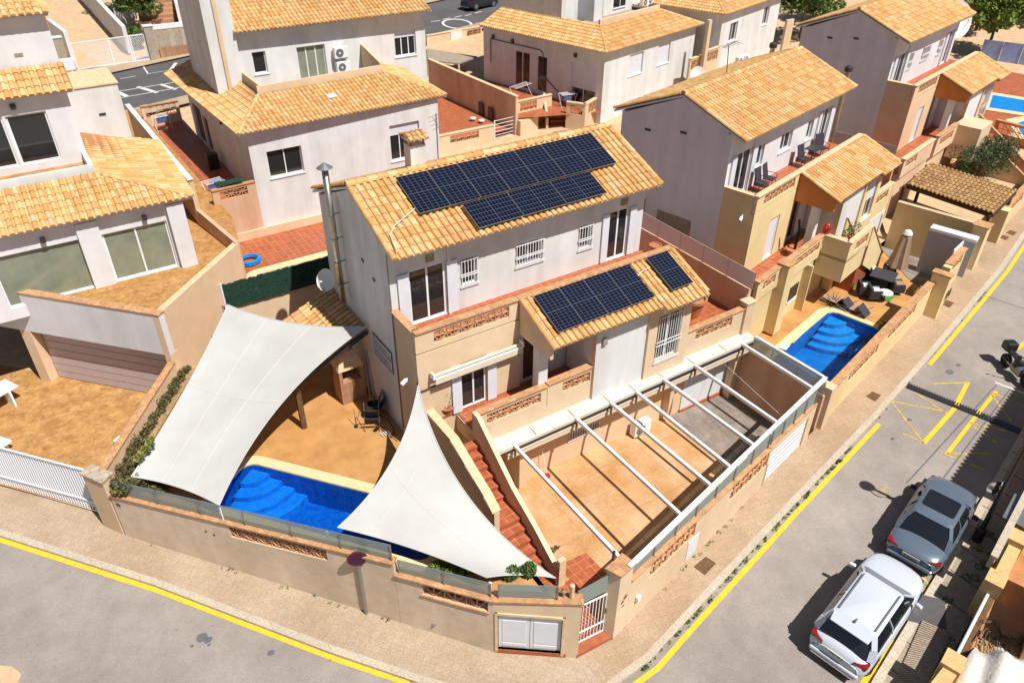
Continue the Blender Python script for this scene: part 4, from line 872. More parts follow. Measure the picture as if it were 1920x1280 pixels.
# ================================================================== SAILS, SHED, YARD THINGS
def sail(name, label, A, B, C, D, sag, conc, z_sag=.15, nu=28, nv=28, seam=False):
    # A-B top edge, D-C bottom edge, boundary curves pulled in towards the middle
    A, B, C, D = map(Vector, (A, B, C, D)); cen = (A+B+C+D)/4
    def edge(p, q, k, s):
        m_ = (p+q)/2; dr = (cen-m_); dr = dr-(q-p).normalized()*dr.dot((q-p).normalized()); dr.normalize(); Ln = (q-p).length
        return lambda t: p.lerp(q, t)+dr*(k*Ln*4*t*(1-t))-Vector((0, 0, s*4*t*(1-t)))
    top, bot, lef, rig = edge(A, B, conc[0], .05), edge(D, C, conc[2], .05), edge(A, D, conc[3], .05), edge(B, C, conc[1], .05)
    pts = []; th = .006
    for j in range(nv+1):
        v = j/nv
        for i in range(nu+1):
            u = i/nu
            p = top(u)*(1-v)+bot(u)*v+lef(v)*(1-u)+rig(v)*u-(A*(1-u)*(1-v)+B*u*(1-v)+C*u*v+D*(1-u)*v)
            p.z -= sag*16*u*(1-u)*v*(1-v)
            pts.append(p)
    mb = MB(); n = nu+1; N = len(pts)
    fs = [(j*n+i, j*n+i+1, (j+1)*n+i+1, (j+1)*n+i) for j in range(nv) for i in range(nu)]
    mb.quads(pts+[p-Vector((0, 0, th)) for p in pts], fs+[tuple(N+k for k in reversed(f)) for f in fs])
    o = thing(name, label, 'shade sail', (0, 0, 0), 0, 'white shade sails over the pool deck'); mb.build('cloth', 'sail', o, smooth=True)
    hem = MB()
    for f_, m_ in ((top, nu), (bot, nu), (lef, nv), (rig, nv)): hem.path([f_(k/m_) for k in range(m_+1)], .018, n=6)
    hem.build('hem', 'sail', o)
    for p, q in seam or []:
        s_ = MB(); a = pts[int(p[1]*nv)*n+int(p[0]*nu)]; 
        pa = [pts[int((p[1]+(q[1]-p[1])*t/20)*nv)*n+int((p[0]+(q[0]-p[0])*t/20)*nu)]+Vector((0, 0, .004)) for t in range(21)]; s_.path(pa, .006, n=4); s_.build('seam', 'ledge', o)
    return o
SA = tuple(P(427, 571, 4.9)); SB = tuple(PX(688, 612, -1.58)); SC = tuple(P(411, 947, 2.75)); SD = tuple(P(246, 893, 2.75))
sail('shade_sail', 'big four-cornered white sail slung from the hedge screen down over the pool end', SA, SB, SC, SD, .1, (.05, .10, .05, .02), seam=[((.0, .5), (1, .5)), ((.33, 0), (.33, 1)), ((.67, 0), (.67, 1))])
TA = (-1.5, -3.85, 5.25); TB = tuple(P(633, 988, 2.7)); TC = tuple(P(912, 1082, 2.75)); TD = tuple(P(1042, 1083, 1.75))
sail('shade_sail', 'pointed white sail running from the house corner to the entrance steps', TA, TD, TC, TB, .06, (.10, .06, .03, .09), seam=[((.2, .0), (.2, 1)), ((.0, .55), (1, .55))])
q = MB(); q.tube((-1.47, -3.82, 5.5), TA, .012); q.tube((-1.5, -3.8, 5.3), (-1.5, -3.8, 4.3), .02); q.build('cable', 'dark', HM)
def hook_post(x, y, z0, z1, label):
    o = MB().tube((0, 0, 0), (0, 0, z1-z0), .045, n=8).build('sail_post', 'whitemetal'); o.location = (x, y, z0); tag(o, label, 'post', 'white posts holding the sails')
    return o
pc_ = P(411, 950, 2.7); hook_post(pc_.x+.02, pc_.y-.08, 1.9, 2.75, 'short white post at the low tip of the large sail')
pc_ = P(613, 998, 2.65); hook_post(pc_.x, pc_.y, 1.9, 2.7, 'short white post at the pool-side tip of the pointed sail')
pc_ = P(919, 1094, 2.6); hook_post(pc_.x, pc_.y, 1.9, 2.65, 'short white post behind the wall bend right of the green shrub')
q = MB(); q.box(-.24, .0, -9.98, -9.82, 1.0, 2.15); o = q.build('sail_post', 'coping_pale'); tag(o, 'pale square post at the foot of the sloping stair wall', 'post')
# tiled lean-to with barbecue
lt = thing('lean_to', 'small tiled lean-to against the left gable, half in shade, over the barbecue', 'lean-to', (0, 0, 0))
rf = MB(); roof(rf, [(-4.45, 3.4, 4.0), (-4.3, .1, 3.95), (-1.5, .1, 5.2), (-1.5, 3.4, 5.2)], pitch=.26, row=.36); rf.build('roof', ['rooftile', 'beige'], lt)
q = MB(); q.bar((-4.35, .08, 3.84), (-1.5, .08, 5.08), .1, .16); q.bar((-4.4, 3.4, 3.8), (-4.3, .1, 3.8), .12, .18); q.build('beam', 'dark', lt)
MB().box(-4.42, -4.24, -.1, .08, 2.0, 3.85).build('post', 'brown', lt)
MB().box(-4.5, -4.32, 3.2, 3.38, 2.0, 3.85).build('post', 'brown', lt)
bq = thing('barbecue', 'brick barbecue with pale hood standing under the lean-to', 'barbecue', (-2.15, .75, 2.0))
MB().box(-.5, .45, -.35, .4, 0, .95).build('base', 'clay', bq); q = MB(); q.box(-.5, -.38, -.35, .4, .95, 1.5); q.box(.33, .45, -.35, .4, .95, 1.5); q.box(-.5, .45, .3, .4, .95, 1.5); q.build('firebox', 'clay', bq)
MB().hexa([(-.52, -.37, 1.5), (.47, -.37, 1.5), (.47, .42, 1.5), (-.52, .42, 1.5)], [(-.3, -.1, 2.15), (.25, -.1, 2.15), (.25, .4, 2.15), (-.3, .4, 2.15)]).build('hood', 'coping_pale', bq)
# poles, folded chairs, grill stuff by the gable
for i, (a_, b_, lab) in enumerate((((-1.95, -.65, 2.02), (-1.75, .05, 4.4), 'left of the two long wooden poles leaning under the lean-to'), ((-1.7, -.6, 2.02), (-1.6, .1, 4.3), 'right of the two long wooden poles leaning under the lean-to'))):
    tag(MB().tube(a_, b_, .02, n=6).build('pole', 'tan'), lab, 'pole')
def folded_chair(loc, rz, label, m='greyfab'):
    o = thing('folding_chair', label, 'chair', loc, rz)
    MB().cbox((0, 0, .5), .5, .03, .95, 0, ('X', R(22))).build('backrest', m, o); MB().cbox((0, -.14, .42), .48, .03, .5, 0, ('X', R(30))).build('seat', m, o)
    for x in (-.26, .26): MB().tube((x, -.24, 0), (x, .2, 1.0), .015, n=6).build('leg', 'greymetal', o)
    return o
folded_chair((-2.25, -1.35, 2.0), R(-30), 'dark folding chair leaning in the shade, nearest the sunlit deck')
folded_chair((-1.75, -.75, 2.0), R(60), 'blue folding chair leaning against the gable behind the grill', 'cloth')
gr = thing('charcoal_grill', 'small black grill on thin legs beside the folding chairs', 'grill', (-2.0, -.95, 2.0)); MB().lathe((0, 0, .5), [(0, 0), (.22, .06), (.26, .2), (.2, .22)], 14).build('bowl', 'black', gr)
for k in range(3): MB().tube((.1*math.cos(k*2.1), .1*math.sin(k*2.1), .52), (.25*math.cos(k*2.1), .25*math.sin(k*2.1), 0), .012, n=5).build('leg', 'greymetal', gr)
o = thing('scooter_frame', 'small folding metal stand with a wheel at the shade edge', 'stand', (-2.75, -.95, 2.0)); MB().path([(0, 0, .05), (.05, .1, .75)], .012).build('pole', 'greymetal', o); MB().path([(0, 0, .05), (.28, .1, .6)], .012).build('pole', 'greymetal', o); MB().lathe((0, -.05, 0), [(0, 0), (.07, .02), (.07, .07), (0, .09)], 10).build('wheel', 'black', o)
q = MB(); q.path([(-1.62, -1.2, 2.02), (-1.65, -1.7, 2.02), (-1.75, -2.1, 2.02), (-2.0, -1.9, 2.02), (-2.05, -1.6, 2.02)], .018); tag(q.build('garden_hose', 'wood'), 'brown garden hose lying along the gable foot', 'hose')
q = MB(); [q.bar((-2.2+.09*k, -1.85, 2.06), (-2.15+.09*k, -2.05, 2.06), .03, .03) for k in range(4)]; tag(q.build('flip_flops', 'whitemetal'), 'pair of small white things lying on the shaded deck by the hose', 'shoes')
def dish(loc, rz, r, label, tilt=R(62), pole=.5, grp='satellite dishes'):
    o = thing('satellite_dish', label, 'satellite dish', loc, rz, grp); mb = MB(); n = 20
    mt = Matrix.Rotation(tilt, 3, 'X'); pts = []
    for k, q in enumerate((0, .35, .7, 1.0)):
        for i in range(n): pts.append(mt @ Vector((r*.92*q*math.cos(2*math.pi*i/n), r*q*math.sin(2*math.pi*i/n), .22*r*q*q)))
    mb.quads(pts+[p-mt @ Vector((0, 0, .012)) for p in pts], [(k*n+i, k*n+(i+1) % n, (k+1)*n+(i+1) % n, (k+1)*n+i) for k in range(3) for i in range(n)]+[(80+k*n+i, 80+(k+1)*n+i, 80+(k+1)*n+(i+1) % n, 80+k*n+(i+1) % n) for k in range(3) for i in range(n)])
    mb.build('reflector', 'dishwhite', o, smooth=True)
    f = mt @ Vector((0, -r*.15, r*1.05)); a = mt @ Vector((0, -r, .22*r)); MB().path([a, f], .012).build('feed_arm', 'greymetal', o); MB().tube(f, f-mt @ Vector((0, 0, .1)), .04).build('receiver', 'dishwhite', o)
    q = MB(); q.path([(0, .05, -.02), (0, .22, -.1), (0, .22, -pole)], .025); q.build('mast', 'greymetal', o); return o
dp = PX(613, 525, -1.95); dish(dp, R(-55), .42, 'round white satellite dish on the left gable above the lean-to', pole=.3)
# shrubs inside the front corner
def shrub(name, label, loc, clumps, n, size, m='leaf', grp=None, stem=None):
    o = thing(name, label, 'shrub', loc, 0, grp); mb = MB(); leaves(mb, clumps, n, size); mb.build('foliage', m, o)
    q = MB(); q.tube((0, 0, 0), stem or (0, 0, .4), .03, .02, n=6); q.build('stem', 'bark', o); return o
c = P(838, 1062, 2.2); shrub('shrub', 'bright green shrub between the sail edge and the frosted glass', (c.x, c.y, 2.0), [((-.25, .18, .15), (.28, .2, .18)), ((.1, -.1, .18), (.3, .2, .2)), ((.42, -.38, .15), (.25, .2, .18))], 1300, .05, 'leafbright')
c = P(960, 1082, 2.0); shrub('shrub', 'small dark green shrub left of the two corner shrubs behind the glass', (c.x, c.y, 2.0), [((0, 0, .2), (.28, .2, .22))], 420, .055, 'leaf'); c = P(992, 1078, 2.0); shrub('shrub', 'small green shrub nearest the stair post behind the glass', (c.x, c.y, 2.0), [((0, 0, .25), (.22, .2, .28))], 380, .055, 'leaf')
# flower pots of the main house
def pot(loc, r, h, label, m='terracotta', grp='clay plant pots'):
    o = thing('plant_pot', label, 'plant pot', loc, 0, grp); MB().lathe((0, 0, 0), [(0, 0), (r*.62, 0), (r*.95, h*.86), (r*1.1, h*.86), (r*1.1, h), (r*.92, h), (r*.9, h*.88), (0, h*.88)], 20).build('pot', m, o, smooth=False)
    return o
o = pot((11.0, -3.6, 3.45), .48, .85, 'very large clay pot on the small side terrace by the brown wall'); MB().lathe((0, 0, .74), [(0, .03), (.42, .0)], 16).build('soil', 'dirt', o)
o = pot((9.35, -2.7, 3.47+2.9), .22, .35, 'orange clay pot at the right end of the upper balcony')
bp = P(838, 775, 3.45); o = pot((bp.x, bp.y+.02, 3.45), .27, .36, 'clay pot with a bare twiggy plant at the top of the stairs')
q = MB()
for k in range(26):
    a_ = rnd()*6.28; b_ = .08+rnd()*.28; z_ = .4+rnd()*.75; q.tube((0, 0, .3+z_*.3), (b_*math.cos(a_), b_*math.sin(a_), z_), .012, .004, n=4)
q.build('twigs', 'bark', o); q = MB(); leaves(q, [((0, 0, .38), (.24, .24, .1))], 140, .04); q.build('foliage', 'hedge', o)
# awning cassette over the terrace door
aw = thing('awning', 'cream rolled-up awning cassette over the terrace door', 'awning', (.7, -3.85, 5.5))
MB().tube((-1.72, -.1, -.05), (1.7, -.1, -.05), .06, n=12).build('roller', 'awning', aw); MB().box(-1.68, 1.66, -.24, -.19, -.13, -.07).build('front_bar', 'whitemetal', aw); MB().box(-1.68, 1.66, -.235, -.22, -.32, -.13).build('valance', 'awning', aw)
for x in (-1.72, 1.68): MB().box(x-.03, x+.03, -.22, 0, -.12, .08).build('bracket', 'whitemetal', aw)
def camera_thing(loc, rz, label):
    o = thing('security_camera', label, 'camera', loc, rz, 'white security cameras on the house corners'); MB().cbox((0, -.12, 0), .12, .26, .12, 0, ('X', R(15))).build('body', 'whitemetal', o, bevel=.03); MB().tube((0, 0, .03), (0, .12, .08), .03).build('bracket', 'whitemetal', o); MB().tube((0, -.25, -.03), (0, -.262, -.035), .04).build('lens', 'black', o)
camera_thing((-1.62, -3.25, 5.1), R(-70), 'white security camera under the balcony corner above the pointed sail')
# ------------------------------------------------------------------ solar panels
def make_panel(label, grp):
    o = thing('solar_panel', label, 'solar panel', (0, 0, 0), 0, grp); w_, h_ = 1.134*.985, 1.722*.985
    MB().box(0, w_, -h_, 0, 0, .035).build('frame', 'greymetal', o)
    MB().box(.012, w_-.012, -h_+.012, -.012, .03, .037).build('glass', 'solar', o)
    q = MB()
    for i in range(1, 6): x = w_*i/6; q.box(x-.005, x+.005, -h_+.015, -.015, .0372, .0376)
    for j in range(1, 14):
        if j == 7: continue
        y = -h_*j/14; q.box(.015, w_-.015, y-.004, y+.004, .0372, .0376)
    q.box(.015, w_-.015, -h_/2-.009, -h_/2+.009, .0376, .038)
    q.build('cell_lines', 'cellline', o)
    return o
M['solar'] = mat('solar_cells', (.004, .006, .018), var=.15, scale=.8, rough=.22, spec=.3)
M['cellline'] = mat('silver_busbar', (.13, .155, .21), rough=.4, var=0, metal=.3)
def place(src, first, origin, ex, label, ey):   # ex: width axis, ey: down-slope axis
    o = src if first else copy_tree(src); ex = Vector(ex).normalized(); dy = -Vector(ey).normalized(); nz = ex.cross(dy)
    m_ = Matrix((ex, dy, nz)).transposed().to_4x4(); m_.translation = Vector(origin); o.matrix_world = m_; o['label'] = label; return o
pan = make_panel('', 'solar panels on the house roofs')
al = math.atan(.4); dn_ = Vector((0, -math.cos(al), -math.sin(al))); nr = Vector((0, -math.sin(al), math.cos(al))); first = True
def onmain(x, s, h=.17): return Vector((x, .32, 10.50))+dn_*s+nr*h
OR7 = ['leftmost', 'second from left', 'third from left', 'middle', 'third from right', 'second from right', 'rightmost']
s0_ = .34
xs = .0
U1 = onmain(.0, s0_); 
for i in range(7):
    place(pan, first, onmain(.02+i*1.137, s0_), (1, 0, 0), '%s of the seven upright panels in the upper row of the top roof' % OR7[i], dn_); first = False
for i in range(3):   # lower row, panels lying on their long side
    q = onmain(1.52+(i+1)*1.725, s0_+1.76); place(pan, False, onmain(1.52+i*1.725, s0_+1.76+1.125), -dn_, '%s of the three lying panels in the lower row of the top roof' % ['left', 'middle', 'right'][i], (1, 0, 0))
sl_ = math.atan(.41); d2 = Vector((0, -math.cos(sl_), -math.sin(sl_))); n2 = Vector((0, -math.sin(sl_), math.cos(sl_)))
def onlow(x, s, h=.17): return Vector((x, -3.79, 7.08))+d2*s+n2*h
def place_s(o, k): o.scale = (k, k, 1); return o
OR4 = ['leftmost', 'second from left', 'third from left', 'rightmost']
for i in range(4): place(pan, False, onlow(2.80+i*1.02, .13), (1, 0, 0), '%s of the four upright panels on the low porch roof' % OR4[i], d2).scale = (.895, .93, 1)
place(pan, False, onlow(7.68, .12), (1, 0, 0), 'single separate panel at the right end of the low porch roof', d2).scale = (.895, .93, 1)
q = MB(); q.path([onmain(-1.3, 3.2, .13), onmain(-1.2, 2.5, .13), onmain(-.9, 2.2, .13), onmain(-.2, 1.85, .14), onmain(.3, 1.6, .14)], .018); q.build('solar_cable', 'awning', HM)
q = MB(); q.path([onlow(6.85, .7, .13), onlow(7.2, .55, .13), onlow(7.6, .5, .14)], .018); q.build('solar_cable', 'awning', HM)

# ================================================================== LEFT NEIGHBOUR (white villa with garage)
LH = thing('white_villa', 'white two-storey villa with terrace above a garage, left edge', 'house', (0, 0, 0))
q = MB(); wall(q, (-16, 10.5), (-4.95, 10.5), 3.6, 7.0, .25, [(3.9, 7.0, 4.12, 6.3), (7.8, 10.28, 4.12, 6.28)])
wall(q, (-4.95, 10.75), (-4.95, 18.0), 3.6, 7.0, .25); q.build('wall', 'lilac', LH)
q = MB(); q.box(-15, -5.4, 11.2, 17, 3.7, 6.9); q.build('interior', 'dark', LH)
q = MB(); q.box(-5.62, -4.95, 10.25, 10.5, 3.9, 7.0); q.build('pier', 'lilac', LH); q = MB(); q.box(-9.02, -8.22, 10.38, 10.5, 3.9, 6.95); q.build('pier', 'lilac', LH)
opening(LH, (-16, 10.5), (-4.95, 10.5), 3.9, 7.0, 4.12, 6.3, kind='glass_door', panes=1, glass='curtain', fr=.05, depth=.1)
opening(LH, (-16, 10.5), (-4.95, 10.5), 7.8, 10.28, 4.12, 6.28, kind='glass_door', panes=2, glass='curtain', fr=.07, depth=.1)
for x in (-10.2, -6.5): q = MB(); q.cbox((x, 10.42, 6.62), .18, .16, .18); q.build('wall_lamp', 'dark', LH)
rf = MB(); ea = (-16, 10.15, 7.2); eb = (-4.5, 10.15, 7.2); tc_ = (-7.65, 12.35, 8.15); tl_ = (-16, 12.35, 8.15)
roof(rf, [ea, eb, tc_, tl_], pitch=.27, row=.4); roof(rf, [eb, (-4.3, 17.7, 7.2), (-7.5, 17.5, 8.3), tc_], pitch=.27, row=.4)
ridge(rf, eb, tc_, r=.1); rf.build('roof', ['rooftile', 'lilac'], LH)
q = MB(); wall(q, (-16, 12.4), (-7.6, 12.4), 7.9, 8.45, .18); wall(q, (-7.6, 12.58), (-7.6, 17.4), 7.9, 8.45, .18); q.build('parapet', 'white', LH)
q = MB(); q.box(-16, -7.7, 12.5, 14.4, 7.9, 8.0); q.build('upper_terrace', 'stamped', LH)
q = MB(); wall(q, (-16, 14.3), (-7.6, 14.3), 7.9, 10.95, .25, [(4.2, 5.9, 8.3, 10.35), (6.0, 7.45, 8.3, 10.3)]); wall(q, (-7.6, 14.55), (-7.6, 19), 7.9, 11.0, .25); q.build('wall', 'lilac', LH)
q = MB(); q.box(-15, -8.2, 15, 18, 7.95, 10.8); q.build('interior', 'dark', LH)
opening(LH, (-16, 14.3), (-7.6, 14.3), 4.2, 5.9, 8.3, 10.35, kind='glass_door', panes=1, fr=.07, depth=.08)
opening(LH, (-16, 14.3), (-7.6, 14.3), 6.0, 7.45, 8.3, 10.3, kind='glass_door', panes=1, fr=.07, depth=.08)
q = MB(); q.cbox((-9.6, 14.2, 10.65), .2, .16, .2); q.build('wall_lamp', 'dark', LH)
rf = MB(); e0, e1 = (-16, 13.95, 11.05), (-7.35, 13.95, 11.05); t1_ = PY(112, 118, 15.2); roof(rf, [e0, e1, (-7.35, 15.2, t1_.z), (-16, 15.2, t1_.z)], pitch=.27, row=.4); rf.build('roof', ['rooftile', 'lilac'], LH)
tz = PY(75, 20, 15.9).z
q = MB(); wall(q, (-16, 15.25), (-7.45, 15.25), 11.0, tz-.1, .25); wall(q, (-7.45, 15.5), (-7.45, 19.5), 10.9, tz-.1, .25); q.build('wall', 'lilac', LH)
rf = MB(); t0 = PY(75, 26, 14.9); roof(rf, [(-16, 14.9, t0.z), (-7.3, 14.9, t0.z), (-8.6, 17, t0.z+.8), (-16, 17, t0.z+.8)], pitch=.27, row=.4); roof(rf, [(-7.3, 14.9, t0.z), (-7.3, 20, t0.z), (-8.6, 19, t0.z+.8), (-8.6, 17, t0.z+.8)], pitch=.27, row=.4); rf.build('roof', ['rooftile', 'lilac'], LH)
q = MB(); q.box(-7.5, -5.35, 17.5, 20.3, 6, PY(170, 163, 17.5).z); q.build('wall', 'white', LH); zt_ = PY(170, 163, 17.5).z
q = MB(); q.box(-7.55, -5.3, 17.45, 20.35, zt_+.002, zt_+.06); q.build('coping', 'coping_pale', LH)
q = MB(); q.cbox((-6.3, 17.49, 8.9), .28, .03, .1); q.build('air_vent', 'dark', LH); c = PY(35, 103, 15.24); q = MB(); q.cbox((c.x, 15.24, c.z), .3, .03, .12); q.build('air_vent', 'concrete', LH)
# garage front and terrace parapet, running diagonally
ga_, gb2 = Vector((-13.6, 12.75)), Vector((-7.42, 5.94)); gdr = (gb2-ga_).normalized(); GL = (gb2-ga_).length; gn = Vector((-gdr.y, gdr.x))
q = MB(); wall(q, ga_, gb2, 2.78, 4.62, .3); q.build('parapet', 'lilac', LH)
hw = MB(); wall(hw, gb2, (-3.1, 10.2), .3, 4.62, .25); hw.build('retaining_wall', 'peach', LH)
q = MB(); wall(q, ga_-gn*.03, gb2-gn*.03+gdr*.03, 4.622, 4.67, .36); q.build('coping', 'coping', LH); q = MB(); wall(q, gb2, (-3.1, 10.2), 4.622, 4.66, .28); q.build('coping', 'coping_pale', LH)
gi = lambda s, o: tuple(ga_+gdr*s+gn*o)
s0g = (Vector((-11.87, 10.82))-ga_).dot(gdr)
dr_ = MB(); wall(dr_, gi(s0g+.1, .42), gi(GL-.35, .42), .2, 2.85, .06); go = dr_.build('garage_door', 'garage_brown', LH)
q = MB()
for k in range(1, 7): z_ = .2+.38*k; q.bar((*gi(s0g+.12, .415), z_), (*gi(GL-.37, .415), z_), .012, .014)
q.build('door_groove', 'concrete', go)
q = MB(); wall(q, gi(s0g-.45, .0), gi(s0g+.05, .0), .15, 2.78, .45); q.build('pillar', 'peach', LH); q = MB(); wall(q, gi(GL-.3, .1), gi(GL, .1), .15, 2.78, .35); q.build('pillar', 'peach', LH)
q = MB(); wall(q, gi(-3, 3.2), gi(s0g, 3.2), .1, 2.8, .2); wall(q, gi(s0g-.02, .45), gi(s0g-.02, 3.2), .1, 2.8, .1) if False else None; q.build('back_wall', 'pink', LH)
q = MB(); q.sheet([[tuple(ga_), tuple(gb2), (-3.1, 10.2), (-2.35, 14.0), (-2.8, 34), (-4.9, 34), (-16, 14)]], 4.1); q.build('terrace', 'stamped', LH)
q = MB(); q.sheet([[(-4.95, 10.6), (-4.95, 12), (-4.9, 11)]], 4.1)
# driveway
dw = MB(); dw.sheet([[(-10.75, 1.05), (-7.3, 6.0), tuple(gi(GL, .5)), tuple(gi(-3, .5)), (-20, 16), (-14.2, 5.2), (-11.3, 1.75)]], .16); struct(dw, 'driveway', 'stamped')
bt = MB(); strip(bt, [(-10.85, 1.35), (-7.6, 6.0)], .55, .165); struct(bt, 'driveway_border', 'coping')
sg = thing('sliding_gate', 'long white slatted sliding gate across the villa driveway', 'gate', (0, 0, 0)); a_, b_ = Vector((-14.2, 5.3)), Vector((-11.3, 1.78)); d_ = (b_-a_).normalized(); Lg = (b_-a_).length
q = MB()
for z_ in (.12, .55, 2.1): q.bar((a_.x, a_.y, z_), (b_.x, b_.y, z_), .06, .07)
for s_ in (0, Lg): p_ = a_+d_*s_; q.bar((p_.x, p_.y, .1), (p_.x, p_.y, 2.1), .07)
q.build('gate_frame', 'whitepvc', sg)
for i in range(1, 40):
    p_ = a_+d_*Lg*i/40; MB().bar((p_.x, p_.y, .15), (p_.x, p_.y, 2.07), .035, .02).build('slat', 'whitepvc', sg)
MB().hexa([(a_.x+.03, a_.y+.02, .15), (b_.x+.03, b_.y+.02, .15), (b_.x+.035, b_.y+.025, .15), (a_.x+.035, a_.y+.025, .15)], [(a_.x+.03, a_.y+.02, 2.07), (b_.x+.03, b_.y+.02, 2.07), (b_.x+.035, b_.y+.025, 2.07), (a_.x+.035, a_.y+.025, 2.07)]).build('backing_sheet', 'shutter', sg)
o = thing('gate_pier', 'beige pier stub at the far left end of the sliding gate', 'pier', (-14.55, 5.7, 0)); MB().cbox((0, 0, 1.0), .6, .6, 2.4, R(-50)).build('pillar', 'peach', o); MB().cbox((0, 0, 2.23), .66, .66, .06, R(-50)).build('cap', 'white', o)
c = P(222, 822, .4); o = MB().cbox((0, 0, .12), .34, .24, .26, R(35)).build('meter_box', 'whitepvc', bevel=.02); o.location = (c.x, c.y, .16); tag(o, 'small white box standing on the villa driveway', 'box')
c = P(6, 733, .9); o = thing('white_table', 'white garden table cut by the left edge of the picture', 'table', (c.x-.5, c.y, .16)); MB().cbox((0, 0, .74), 1.9, .9, .05, R(28)).build('tabletop', 'whitepvc', o)
for x in (-.6, .6): MB().cbox((x, 0, .36), .08, .5, .72, R(28)).build('leg', 'whitepvc', o)
c = P(4, 822, .5); o = thing('white_bench', 'low white bench just inside the sliding gate, at the left edge', 'bench', (c.x-.3, c.y, .16)); MB().cbox((0, 0, .4), .5, 1.4, .08, R(35)).build('seat', 'whitepvc', o)
for x in (-.15, .15): MB().cbox((x, 0, .18), .06, .9, .36, R(35)).build('leg', 'whitepvc', o)
# villa side passage walls
Q1 = P(377, 398, 4.75); Qt = PY(379, 333, Q1.y).z; Q2 = P(243, 196, Qt)
pw = thing('passage_wall', 'tall white-capped wall beside the villa with a lower brown stretch towards the pool', 'wall', (0, 0, 0))
q = MB(); wall(q, (-3.1, 10.15), (Q1.x, Q1.y), 1.0, 4.72, .18, (), 4.9); q.build('low_wall', 'pink', pw); q = MB(); wall(q, (Q1.x, Q1.y), (Q2.x, Q2.y), 1.0, Qt, .2); q.build('wall', 'peach', pw)
q = MB(); d_ = (Vector((Q2.x, Q2.y))-Vector((Q1.x, Q1.y))).normalized(); wall(q, (Q1.x-d_.x*.05, Q1.y-d_.y*.05), (Q2.x, Q2.y), Qt+.002, Qt+.05, .26); q.build('coping', 'white', pw)

# ================================================================== HOUSE BEHIND, LEFT (B1)
def lamp_(x, y, z, par): MB().cbox((x, y, z), .14, .14, .26, 0).build('wall_lamp', 'dark', par)
B1 = thing('rear_house', 'grey-white house behind with low hipped roof and two stacked air units', 'house', (0, 0, 0))
q = MB(); wall(q, (-.5, 16.05), (10.12, 16.05), .8, 7.3, .25, [(.82, 2.62, 4.85, 6.25), (7.6, 9.4, 4.35, 6.35)]); wall(q, (10.12, 16.3), (10.12, 21.9), .8, 7.3, .25)
wall(q, (-.5, 28.5), (-.5, 16.31), .8, 7.3, .25, [(.7, 2.6, 3.65, 5.9), (2.9, 4.1, 3.65, 5.7)]); q.build('wall', 'white', B1)
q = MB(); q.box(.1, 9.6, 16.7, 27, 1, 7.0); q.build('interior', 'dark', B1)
opening(B1, (-.5, 16.05), (10.12, 16.05), .82, 2.62, 4.85, 6.25, panes=2, depth=.16, fr=.05)
opening(B1, (-.5, 16.05), (10.12, 16.05), 7.6, 9.4, 4.35, 6.35, panes=3, depth=.16, fr=.05, shut=.32)
opening(B1, (-.5, 28.5), (-.5, 16.05), .7, 2.6, 3.65, 5.9, kind='terrace_door', panes=2, m='greymetal'); opening(B1, (-.5, 28.5), (-.5, 16.05), 2.9, 4.1, 3.65, 5.7, kind='terrace_door', panes=1, m='brown', glass='brown')
q = MB(); q.box(-.505, 10.13, 16.04, 16.049, .8, 1.9) if False else None
lamp_(-.6, 26.0, 6.6, B1); lamp_(-.6, 20.5, 6.7, B1)
rf = MB(); A_, Bq, Cq = Vector((-.95, 15.62, 7.5)), Vector((10.6, 15.9, 7.5)), Vector((-1.5, 28.4, 7.5)); T1, T2 = Vector((1.1, 18.5, 8.35)), Vector((8.3, 18.9, 8.35))
roof(rf, [A_, Bq, T2, T1]); T0 = Vector((1.0, 28.4, 8.35)); roof(rf, [Cq, A_, T1, T0]); roof(rf, [Bq, (10.9, 22, 7.5), (8.5, 22, 8.35), T2])
ridge(rf, A_, T1, r=.1); ridge(rf, Bq, T2, r=.1); rf.build('roof', ['rooftile', 'white'], B1)
q = MB(); wall(q, (T1.x, 18.55), (T2.x, 18.95), 7.5, 8.75, .15); wall(q, (T1.x+.15, 21.9), (T1.x+.15, 18.7), 7.5, 8.75, .15); wall(q, (T2.x, 18.95), (T2.x+.2, 21.9), 7.5, 8.9, .15, (), 9.3); q.build('parapet', 'beige', B1)
q = MB(); q.box(T1.x, T2.x+.2, 18.7, 22.0, 7.4, 7.6); q.build('roof_terrace', 'concrete', B1)
Y = 21.96; q = MB(); wall(q, (1.0, Y), (12.6, Y), 5, 10.85, .25, [(1.05, 1.8, 8.45, 9.6), (3.55, 5.2, 7.6, 9.55), (9.55, 10.95, 8.25, 9.7)]); wall(q, (12.6, Y+.26), (12.6, 30), 1, 10.85, .25); wall(q, (1.0, 30), (1.0, Y+.26), 5, 10.85, .25); q.build('wall', 'white', B1)
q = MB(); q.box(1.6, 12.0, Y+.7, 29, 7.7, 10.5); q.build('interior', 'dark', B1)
opening(B1, (1.0, Y), (12.6, Y), 1.05, 1.8, 8.45, 9.6, panes=1, depth=.14); opening(B1, (1.0, Y), (12.6, Y), 3.55, 5.2, 7.6, 9.55, kind='terrace_door', panes=3, glass='curtain', depth=.14); opening(B1, (1.0, Y), (12.6, Y), 9.55, 10.95, 8.25, 9.7, panes=3, depth=.14, shut=.3)
rf = MB(); roof(rf, [(1.2, 21.42, 10.8), (12.75, 21.3, 10.8), (12.75, 25.5, 12.3), (1.2, 25.5, 12.3)]); rf.build('roof', ['rooftile', 'white'], B1)
c0, c1 = PY(430, 160, 21.6), PY(345, 0, 24)
